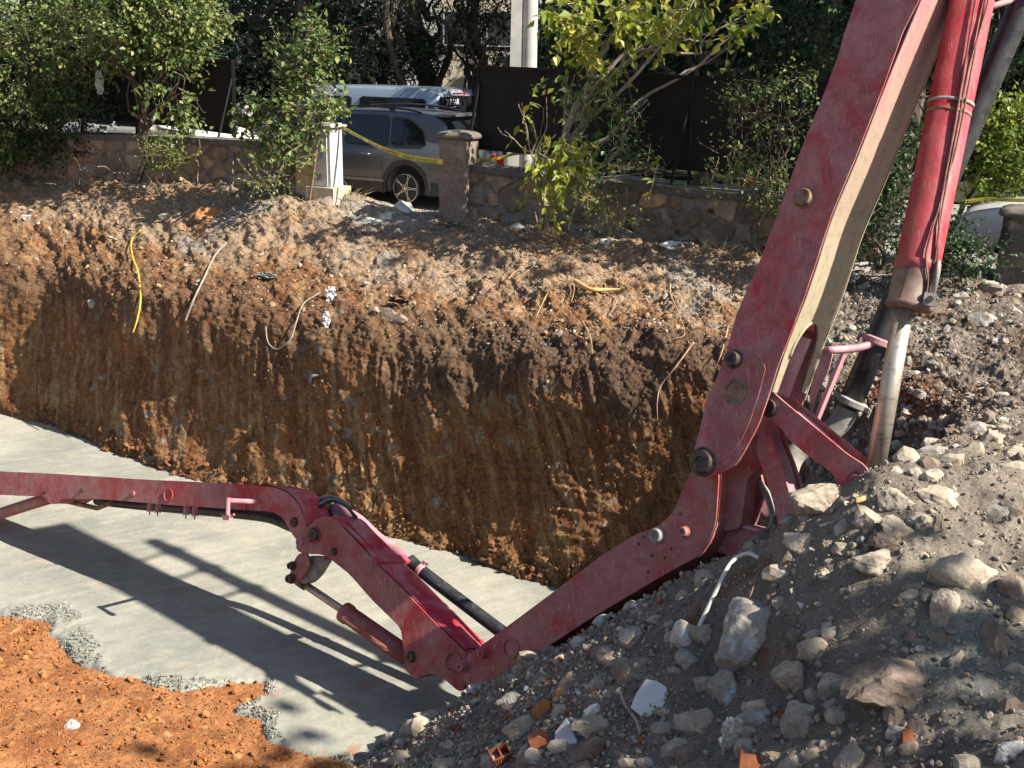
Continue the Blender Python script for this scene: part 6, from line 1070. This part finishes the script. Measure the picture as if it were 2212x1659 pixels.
def rearquad(body, Wd, X, Zr, y0, z0, z1, mat, nm, off=0.012, tap=0.9):
    x0 = np.interp(z0, Zr[:12], X[:12]); x1 = np.interp(z1, Zr[:12], X[:12]); mb = MB(); V = []
    for t in np.linspace(0, 1, 5):
        z_ = z0+(z1-z0)*t; x_ = np.interp(z_, Zr[:14], X[:14]); 
        for s_ in np.linspace(-1, 1, 7): V.append(Wd(x_-off-0.02, s_*y0*(1-(1-tap)*t), z_+0.004))
    mb.add(V, gridfaces(5, 7)); return mb.build(nm, mat, body)
rearquad(body, Wd, X, Zr, 0.66, 1.10, 1.50, M['glass'], 'rear_window')
mb = MB(); box(mb, Wd(0.34, 0, 1.60), FWD, LEFT, (0, 0, 1), 0.30, 1.25, 0.035); mb.build('roof_spoiler', gp, body)
mb = MB(); box(mb, Wd(-0.02, 0, 0.52), FWD, LEFT, (0, 0, 1), 0.06, 1.3, 0.26); mb.build('bumper', M['plastic'], body)
mb = MB(); 
for sgn in (1, -1):
    mb = MB(); box(mb, Wd(3.12, sgn*1.02, 1.10), FWD, LEFT, (0, 0, 1), 0.14, 0.22, 0.15); mb.build('wing_mirror', gp, body)
# --- silver blue van
vp = carpaint('silver_blue', (0.30, 0.36, 0.43), 0.6, 0.35, 0.35); c0 = PY(943, 230, 22.9); posv = c0-LEFT*0.90; posv[2] = float(zs(c0[0])); topz = PY(900, 189, 23.3)[2]
Hh = topz-posv[2]; print('van height', Hh)
pv_ = [(0.0, 0.7, 0.90), (0.02, Hh-0.4, 0.93), (0.06, Hh-0.10, 0.95), (0.18, Hh-0.02, 0.96), (0.8, Hh, 0.98), (2.5, Hh, 1.0), (3.4, Hh-0.05, 1.0), (3.75, Hh-0.20, 1.0), (4.25, Hh-0.72, 1.0), (4.45, 1.10, 0.98), (4.8, 1.0, 0.92), (4.95, 0.8, 0.85), (5.0, 0.55, 0.8)]
gv = [[(0.30, 0.02), (1.95, 0.02), (1.95, 0.78), (0.33, 0.78)], [(2.15, 0.02), (3.05, 0.02), (3.05, 0.78), (2.15, 0.78)], [(3.2, 0.02), (4.05, 0.02), (3.8, 0.4), (3.55, 0.78), (3.2, 0.78)]]
t_, Wd, body, X, Zr, Hf, rp_ = vehicle('parked_van', 'silver-blue van with dark windows parked behind the grey car', 'van', posv, FWD, pv_, 1.9, 3.0, 0.95, 0.34, vp, lambda x: 1.12, gv, clad=False)
mb = MB(); V = [Wd(-0.02, s_*0.80, z_) for z_ in (1.16, Hh-0.17) for s_ in (-1, 1)]; mb.add(V, [(0, 1, 3, 2)]); rw = mb.build('rear_window', M['glass'], body)
def txt_on(par, text, P, ux, uz, size, mat, nm='lettering'):
    tc = bpy.data.curves.new('t', 'FONT'); tc.body = text; tc.size = size; tc.align_x = 'CENTER'; to = bpy.data.objects.new('t', tc); COL.objects.link(to); dg = bpy.context.evaluated_depsgraph_get(); me = bpy.data.meshes.new_from_object(to.evaluated_get(dg)); TV = np.array([v_.co[:] for v_ in me.vertices]); TF = [tuple(p.vertices) for p in me.polygons]; bpy.data.objects.remove(to)
    mb = MB(); mb.add(np.asarray(P)+TV[:, :1]*np.asarray(ux)+TV[:, 1:2]*np.asarray(uz), TF); return mb.build(nm, mat, par)
txt_on(rw, 'TUNAR', Wd(-0.026, 0.30, Hh-0.33), -LEFT, (0, 0, 1), 0.16, M['white']); mb = MB(); box(mb, Wd(-0.026, 0.30, Hh-0.38), LEFT, FWD, (0, 0, 1), 0.3, 0.002, 0.015); mb.build('underline', M['white'], rw)
mb = MB(); V = [Wd(-0.022, s_*0.28, z_) for z_ in (Hh-0.13, Hh-0.10) for s_ in (-1, 1)]; mb.add(V, [(0, 1, 3, 2)]); mb.build('brake_light', M['lens'], body)
# --- saloon cars
ps = [(0.0, 0.62, 0.80), (0.04, 0.90, 0.88), (0.18, 1.02, 0.92), (0.55, 1.08, 0.96), (0.85, 1.25, 0.98), (1.25, 1.42, 1.0), (1.9, 1.47, 1.0), (2.5, 1.44, 1.0), (3.0, 1.20, 1.0), (3.3, 1.02, 1.0), (3.9, 0.93, 0.96), (4.25, 0.80, 0.88), (4.35, 0.55, 0.8)]
gs = [[(2.02, 0.05), (2.95, 0.05), (2.65, 0.6), (2.42, 0.95), (2.05, 0.95)], [(1.05, 0.1), (1.95, 0.05), (1.98, 0.95), (1.35, 0.9)]]
def saloon(label, pos, fwd, paint, **kw):
    t_, Wd, body, X, Zr, Hf, rp_ = vehicle('parked_car', label, 'car', pos, fwd, ps, 1.76, 2.6, 0.85, 0.32, paint, lambda x: 0.96, gs, clad=False, spokes=False)
    f = unit(np.r_[fwd[:2], 0]); l_ = np.array([-f[1], f[0], 0])
    mb = MB(); V = []
    for t in np.linspace(0, 1, 6):
        x_ = 2.56+0.68*t; 
        for s_ in np.linspace(-1, 1, 7): V.append(Wd(x_, s_*(0.62+0.12*t), np.interp(x_, X, Zr)+0.012))
    mb.add(V, gridfaces(6, 7)); mb.build('windscreen', M['glass'], body)
    for sgn in (1, -1):
        mb = MB(); V = [Wd(-0.012+(0.02 if a > 0.5 else 0), sgn*(0.44+0.28*a), z_) for z_ in (0.70, 0.88) for a in (0, 1)]+[Wd(0.22, sgn*0.835, z_) for z_ in (0.74, 0.88)]; mb.add(V, [(0, 1, 3, 2), (1, 4, 5, 3)]); mb.build('tail_light', M['lens'], body)
        mb = MB(); box(mb, Wd(2.95, sgn*0.96, 1.0), f, l_, (0, 0, 1), 0.12, 0.2, 0.12); mb.build('wing_mirror', paint, body)
        mb = MB(); V = [Wd(4.24-0.16*a, sgn*(0.52+0.24*a), z_) for z_ in (0.62, 0.76) for a in (0, 1)]; V = [p+f*0.09 for p in V]; mb.add(V, [(0, 1, 3, 2)]); mb.build('headlight', M['alloy'], body)
    mb = MB(); box(mb, Wd(-0.02, 0, 0.60), l_, f, (0, 0, 1), 0.52, 0.02, 0.12); pl = mb.build('number_plate', M['white'], body); txt_on(pl, '06 UC 2', Wd(-0.034, 0.0, 0.565), -l_, (0, 0, 1), 0.11, M['ink'])
    return t_
wp_ = carpaint('white_paint', (0.72, 0.72, 0.70), 0.5, 0.3, 0.0); sp_ = carpaint('silver_paint', (0.48, 0.47, 0.45), 0.6, 0.3, 0.4)
p0 = PY(1062, 322, 20.4); fw = np.array([0.35, 0.94, 0]); p_ = p0+np.array([-fw[1], fw[0], 0])*0.0; p_[2] = float(zs(p0[0])); saloon('silver car seen by its number plate and tail light under the right hoarding', p_+np.array([-0.45, 0, 0]), fw, sp_)
p0 = PY(500, 330, 21.9); p0[2] = float(zs(p0[0])); saloon('white car with its bonnet showing under the left hoarding', p0+FWD*4.2, -FWD, wp_)
p0 = PY(2068, 500, 14.8); p0[2] = float(zs(p0[0]))+0.12; saloon('white car at the right border, its bonnet and front wheel behind the dark pillar', p0-FWD*4.3-LEFT*0.8, FWD, wp_)
# ============================================================ SMALL THINGS
def onbank(x, y, lift=0.02):
    h = hit(x, y)
    if h is None: h = hit(x, y+14) or hit(x-10, y+30) or (PF(x, y), 0, np.array([0, 0, 1.0]), 'floor')
    return h[0]+h[2]*np.sign(h[2]@(CAM-h[0]))*lift
def cable(pts_, r_, mat, name, label, cat, lift=0.07, rad=None):
    P = catmull([onbank(x, y, lift) for x, y in pts_], 60); mb = MB(); tube(mb, P, r_ if rad is None else np.linspace(rad[0], rad[1], 60), 8); o = mb.build(name, mat, smooth=True); tag(o, label, cat); return o
M['yel'] = mat_mottle('yellow_sheath', (0.52, 0.40, 0.05), (0.62, 0.50, 0.09), 8, 0.5, 0, 0); M['gryc'] = mat_mottle('grey_sheath', (0.20, 0.17, 0.13), (0.33, 0.29, 0.24), 8, 0.7, 0, 0)
M['root'] = mat_mottle('root', (0.24, 0.14, 0.07), (0.45, 0.30, 0.17), 10, 0.9, 0, 0); M['wood'] = mat_mottle('split_wood', (0.50, 0.28, 0.08), (0.62, 0.40, 0.16), 10, 0.8, 30, 0.3, 0.005)
M['whitepl'] = mat_mottle('white_conduit', (0.60, 0.57, 0.50), (0.72, 0.69, 0.62), 9, 0.5, 30, 0.1, 0.002)
cable([(305, 505), (293, 520), (292, 560), (297, 600), (305, 650), (303, 690), (296, 720)], 0.013, M['yel'], 'yellow_cable', 'bright yellow cable hanging down the left part of the bank', 'cable')
cable([(492, 528), (470, 555), (445, 605), (425, 650), (408, 690)], 0.016, M['gryc'], 'grey_conduit', 'grey conduit slanting down the bank right of the yellow cable', 'conduit')
cable([(682, 640), (660, 665), (645, 700), (628, 740), (604, 752), (588, 735), (584, 705)], 0.010, M['gryc'], 'bent_wire', 'hooked grey wire curling on the bank above the drain hole', 'wire')
cable([(1250, 615), (1275, 628), (1310, 632), (1345, 634)], 0.03, M['wood'], 'split_branch', 'splintered bright orange branch lying on the sunny slope', 'branch', rad=(0.035, 0.018))
for k, (pts_, lb) in enumerate([([(1215, 612), (1232, 625), (1242, 650), (1232, 660)], 'twisted root left of the splintered branch'), ([(1318, 636), (1322, 660), (1318, 690)], 'short root hanging under the splintered branch'), ([(1490, 745), (1462, 790), (1440, 830), (1428, 870), (1427, 905)], 'long thin root hanging on the shaded bank near the red boom'), ([(1450, 620), (1448, 650), (1478, 690), (1468, 730), (1440, 740)], 'looped root on the shaded brow near the red boom'), ([(1105, 610), (1125, 590), (1165, 575), (1120, 612)], 'pale forked root on the sunny slope'), ([(960, 600), (1000, 590), (1040, 570)], 'straight pale root lying across the sunny slope'), ([(1575, 712), (1560, 760), (1540, 800)], 'thin root beside the edge of the red boom'), ([(1268, 700), (1280, 735), (1276, 770)], 'wispy root in the middle of the dark band'), ([(1185, 640), (1165, 680), (1150, 700)], 'small curved root below the sunny slope')]):
    cable(pts_, 0.008, M['root'], 'root', lb, 'root', rad=(0.011, 0.004))
# drain pipe end in the bank
h = onbank(684, 822, 0.0); dp = unit(CAM-h); mb = MB(); a = unit(np.array([0.35, -0.9, 0.05])); tube(mb, [h-a*0.12, h+a*0.05], 0.085, 28, cap=False); tube(mb, [h-a*0.1, h+a*0.05], 0.075, 28, cap=False); 
o = mb.build('drain_pipe', M['greycast']); tag(o, 'open end of a small pipe sticking out of the bank', 'pipe'); mb = MB(); tube(mb, [h-a*0.06, h-a*0.05], 0.078, 24); c_ = mb.build('hollow', M['dark'], None); c_.parent = o; c_.location = c_.location-o.location  # dark disc plugging the pipe, in place of the shade inside it
# white conduit on the near heap
P = catmull([onbank(1640, 1205, 0.0), onbank(1615, 1208, 0.05), onbank(1590, 1228, 0.06), onbank(1552, 1290, 0.06), onbank(1508, 1368, 0.05)], 40); mb = MB(); tube(mb, P, np.linspace(0.014, 0.0155, 40), 12); o = mb.build('white_conduit', M['whitepl'], smooth=True); tag(o, 'bent white plastic conduit poking out of the heap under the red boom', 'conduit')
def stick(a, b_, r_, mat, name, label, cat, la=0.06, lb=0.03):
    P = wiggly(onbank(*a, la), onbank(*b_, lb), np.random.default_rng(a[0]), 5, 0.06); mb = MB(); tube(mb, P, np.linspace(r_, r_*0.75, len(P)), 9); o = mb.build(name, mat, smooth=True); tag(o, label, cat)
stick((1345, 1500), (1388, 1592), 0.013, M['palebark'], 'stick', 'grey stick lying left of the white marble piece', 'stick')
stick((2020, 1150), (2036, 1115), 0.006, M['twig'], 'twig', 'curved pale twig on the upper heap at the right', 'twig')
stick((1640, 1265), (1620, 1300), 0.006, M['root'], 'twig', 'thin dry twig above the largest boulder', 'twig')
stick((145, 1160-770), (175, 400), 0.012, M['twig'], 'stick', 'pale stick at the foot of the left wall', 'stick')
stick((700, 400), (698, 412), 0.01, M['twig'], 'twig', 'tiny twig at the foot of the cabinet', 'twig')
stick((2050, 610), (2110, 645), 0.012, M['twig'], 'branch', 'dry branch lying on the far slope under the dark shrub', 'branch')
# bricks, tiles and scraps on the heap
M['brick'] = mat_mottle('red_brick', (0.26, 0.08, 0.035), (0.36, 0.13, 0.06), 12, 0.9, 40, 0.5, 0.008, c3=(0.33, 0.27, 0.2), t3=0.6, s3=6)
M['marble'] = mat_mottle('white_marble', (0.58, 0.59, 0.60), (0.70, 0.70, 0.69), 7, 0.6, 30, 0.2, 0.005, c3=(0.40, 0.36, 0.30), t3=0.58, s3=9)
def slabpiece(px, th, mat, name, label, cat, tiltn, lift=0.04):
    P0 = onbank(*np.mean(px, 0), lift); nrm = unit(tiltn); P = []
    for x, y in px:
        d = ray(x, y); P.append(CAM+d*(((P0-CAM)@nrm)/(d@nrm)))
    P = np.array(P); c = P.mean(0); n_ = len(P); V = np.concatenate([c+(P-c)*0.975+nrm*0, P-nrm*0.006, P-nrm*th]); k = range(n_); mb = MB(); mb.add(V, [tuple(k)]+[(i, (i+1) % n_, n_+(i+1) % n_, n_+i) for i in k]+[(n_+i, n_+(i+1) % n_, 2*n_+(i+1) % n_, 2*n_+i) for i in k]+[tuple(2*n_+i for i in reversed(k))]); o = mb.build(name, mat); tag(o, label, cat); return o
slabpiece([(1373, 1500), (1395, 1466), (1418, 1470), (1440, 1484), (1449, 1540), (1450, 1572), (1425, 1566), (1385, 1548), (1362, 1528)], 0.035, M['marble'], 'marble_piece', 'broken white marble slab lying flat in the lower heap', 'marble piece', (-0.1, -0.75, 0.65), 0.06)
slabpiece([(1200, 1580), (1222, 1552), (1232, 1570), (1246, 1600), (1244, 1659), (1215, 1659), (1196, 1610)], 0.03, M['marble'], 'marble_piece', 'narrow white marble strip standing between the bricks and a dark stone', 'marble piece', (-0.3, -0.9, 0.3), 0.08)
slabpiece([(1424, 528), (1440, 520), (1500, 524), (1492, 536), (1450, 538)], 0.02, M['marble'], 'white_board', 'flat white board lying at the foot of the right wall', 'board', (0, -0.5, 0.87), 0.05)
slabpiece([(1865, 1455), (1875, 1442), (1890, 1462), (1876, 1474)], 0.01, M['marble'], 'tile_shard', 'small white shard shining in the shaded slope', 'tile shard', (0.3, -0.8, 0.5), 0.03)
slabpiece([(1722, 1300), (1740, 1304), (1732, 1316)], 0.01, M['marble'], 'tile_shard', 'tiny white shard right of the largest boulder', 'tile shard', (0.3, -0.8, 0.5), 0.03)
slabpiece([(1140, 1600), (1160, 1590), (1186, 1600), (1210, 1659), (1165, 1659)], 0.09, M['brick'], 'brick', 'broken red brick wedged left of the white marble strip', 'brick', (-0.2, -0.9, 0.4), 0.08)
slabpiece([(1140, 1584), (1165, 1572), (1186, 1584), (1186, 1600), (1160, 1592), (1140, 1602)], 0.05, M['brick'], 'brick_scrap', 'dusty brick scrap lying on the broken red brick', 'brick', (-0.2, -0.3, 0.9), 0.12)
slabpiece([(1682, 1530), (1705, 1538), (1700, 1572), (1680, 1562)], 0.05, M['brick'], 'brick', 'red brick scrap beside the blocky sunlit stone', 'brick', (-0.2, -0.8, 0.5), 0.05)
slabpiece([(1600, 1620), (1660, 1636), (1658, 1668), (1596, 1668)], 0.05, M['brick'], 'brick', 'red brick at the bottom border under the torn bag', 'brick', (-0.1, -0.8, 0.5), 0.05)
slabpiece([(1951, 1575), (1970, 1572), (1978, 1612), (1950, 1618)], 0.03, M['brick'], 'brick', 'pale broken hollow brick low on the heap at the right', 'brick', (-0.1, -0.8, 0.5), 0.05)
slabpiece([(1850, 1075+1), (1870, 1070), (1872, 1080), (1850, 1086)], 0.01, M['wood'], 'wood_chip', 'flat chip of wood on the crest by the long lever', 'wood', (0, -0.5, 0.8), 0.04)
slabpiece([(1712, 1295), (1706, 1272), (1716, 1268), (1722, 1292)], 0.01, M['gryc'], 'slat_piece', 'ribbed grey plastic scrap right of the largest boulder', 'scrap', (0.1, -0.8, 0.5), 0.04)
# hollow brick
P0 = onbank(1084, 1640, 0.03); ax_ = unit([0.75, 0.25, 0.25]); ay_ = unit(np.cross([0, -0.2, 1.0], ax_)); az_ = np.cross(ax_, ay_); mb = MB(); hb = 0.06
for s_ in (-1, 1):
    box(mb, P0+ay_*s_*0.05, ax_, ay_, az_, 0.15, 0.012, 0.12); box(mb, P0+ax_*s_*0.069, ax_, ay_, az_, 0.012, 0.088, 0.12)
box(mb, P0, ax_, ay_, az_, 0.012, 0.088, 0.12)
for k in range(7): box(mb, P0-ay_*0.058+ax_*(-0.06+k*0.02), ax_, ay_, az_, 0.006, 0.006, 0.12)
o = mb.build('hollow_brick', M['brick']); tag(o, 'hollow red brick with open cells at the bottom border', 'brick')
# torn plastic bags
def bag(x, y, w_, h_, mat, name, label, seed, pos=None):
    rng = np.random.default_rng(seed); P0 = onbank(x, y, 0.05) if pos is None else pos; dist = (P0-CAM)@FV; a = w_/F*dist; b_ = h_/F*dist; n_ = 26; U, Vv = np.meshgrid(np.linspace(-1, 1, n_), np.linspace(-1, 1, n_), indexing='ij'); 
    W_ = P0+RV*(U*a/2*(1-0.45*np.abs(Vv)))[..., None]+np.array([0, 0.1, 1.0])*(Vv*b_/2)[..., None]; q = np.stack([U, Vv, 0*U+seed], -1); W_ = W_+np.array([0, -1.0, 0])*(0.25*a*fbm(q*2.5, 4, 0.7))[..., None]+RV*(0.25*a*fbm(q*2+7, 3))[..., None]; mb = MB(); mb.add(W_.reshape(-1, 3), gridfaces(n_, n_)); o = mb.build(name, mat); tag(o, label, 'plastic bag')
m, n, b = newmat('thin_plastic'); b.inputs['Base Color'].default_value = (0.68, 0.68, 0.64, 1); b.inputs['Roughness'].default_value = 0.35; t = n.nodes.new('ShaderNodeBsdfTranslucent'); t.inputs[0].default_value = (0.6, 0.6, 0.56, 1); mx = n.nodes.new('ShaderNodeMixShader'); mx.inputs[0].default_value = 0.4; n.links.new(b.outputs[0], mx.inputs[1]); n.links.new(t.outputs[0], mx.inputs[2]); n.links.new(mx.outputs[0], n.nodes['Material Output'].inputs[0]); M['film'] = m
bag(1594, 1606, 60, 90, M['film'], 'plastic_bag', 'torn white plastic bag hanging over the stones at the bottom', 3)
bag(480, 388, 26, 46, M['film'], 'plastic_bag', 'crumpled white plastic scrap on the ground before the rose bush', 5)
bag(215, 178, 20, 50, M['film'], 'plastic_bag', 'grey plastic bag caught in the branches of the left tree', 6, PY(215, 178, 19.9))
bag(360, 470, 24, 12, M['film'], 'paper_scrap', 'white scrap on the sunny top of the bank, left of the orange clod', 7)
bag(578, 595, 50, 14, M['greycast'], 'metal_scrap', 'thin dark sheet scrap stuck in the bank below the gateway', 8)
bag(865, 655, 66, 18, M['rust'], 'board_scrap', 'brown board scrap lying on the sunny slope below the gateway', 9)
bag(722, 640, 26, 40, M['marble'], 'concrete_chunk', 'white concrete lump stuck in the bank above the small pipe', 10)
bag(712, 690, 18, 36, M['marble'], 'concrete_chunk', 'pale mortar strip under the white concrete lump', 11)
M['redthing'] = mat_mottle('red_plastic', (0.7, 0.03, 0.01), (0.8, 0.06, 0.02), 9, 0.5, 0, 0)
bag(1620, 394, 22, 24, M['redthing'], 'red_bag', 'bright red scrap of plastic caught in the shrub on the wall top', 12, PY(1620, 394, 14.9))
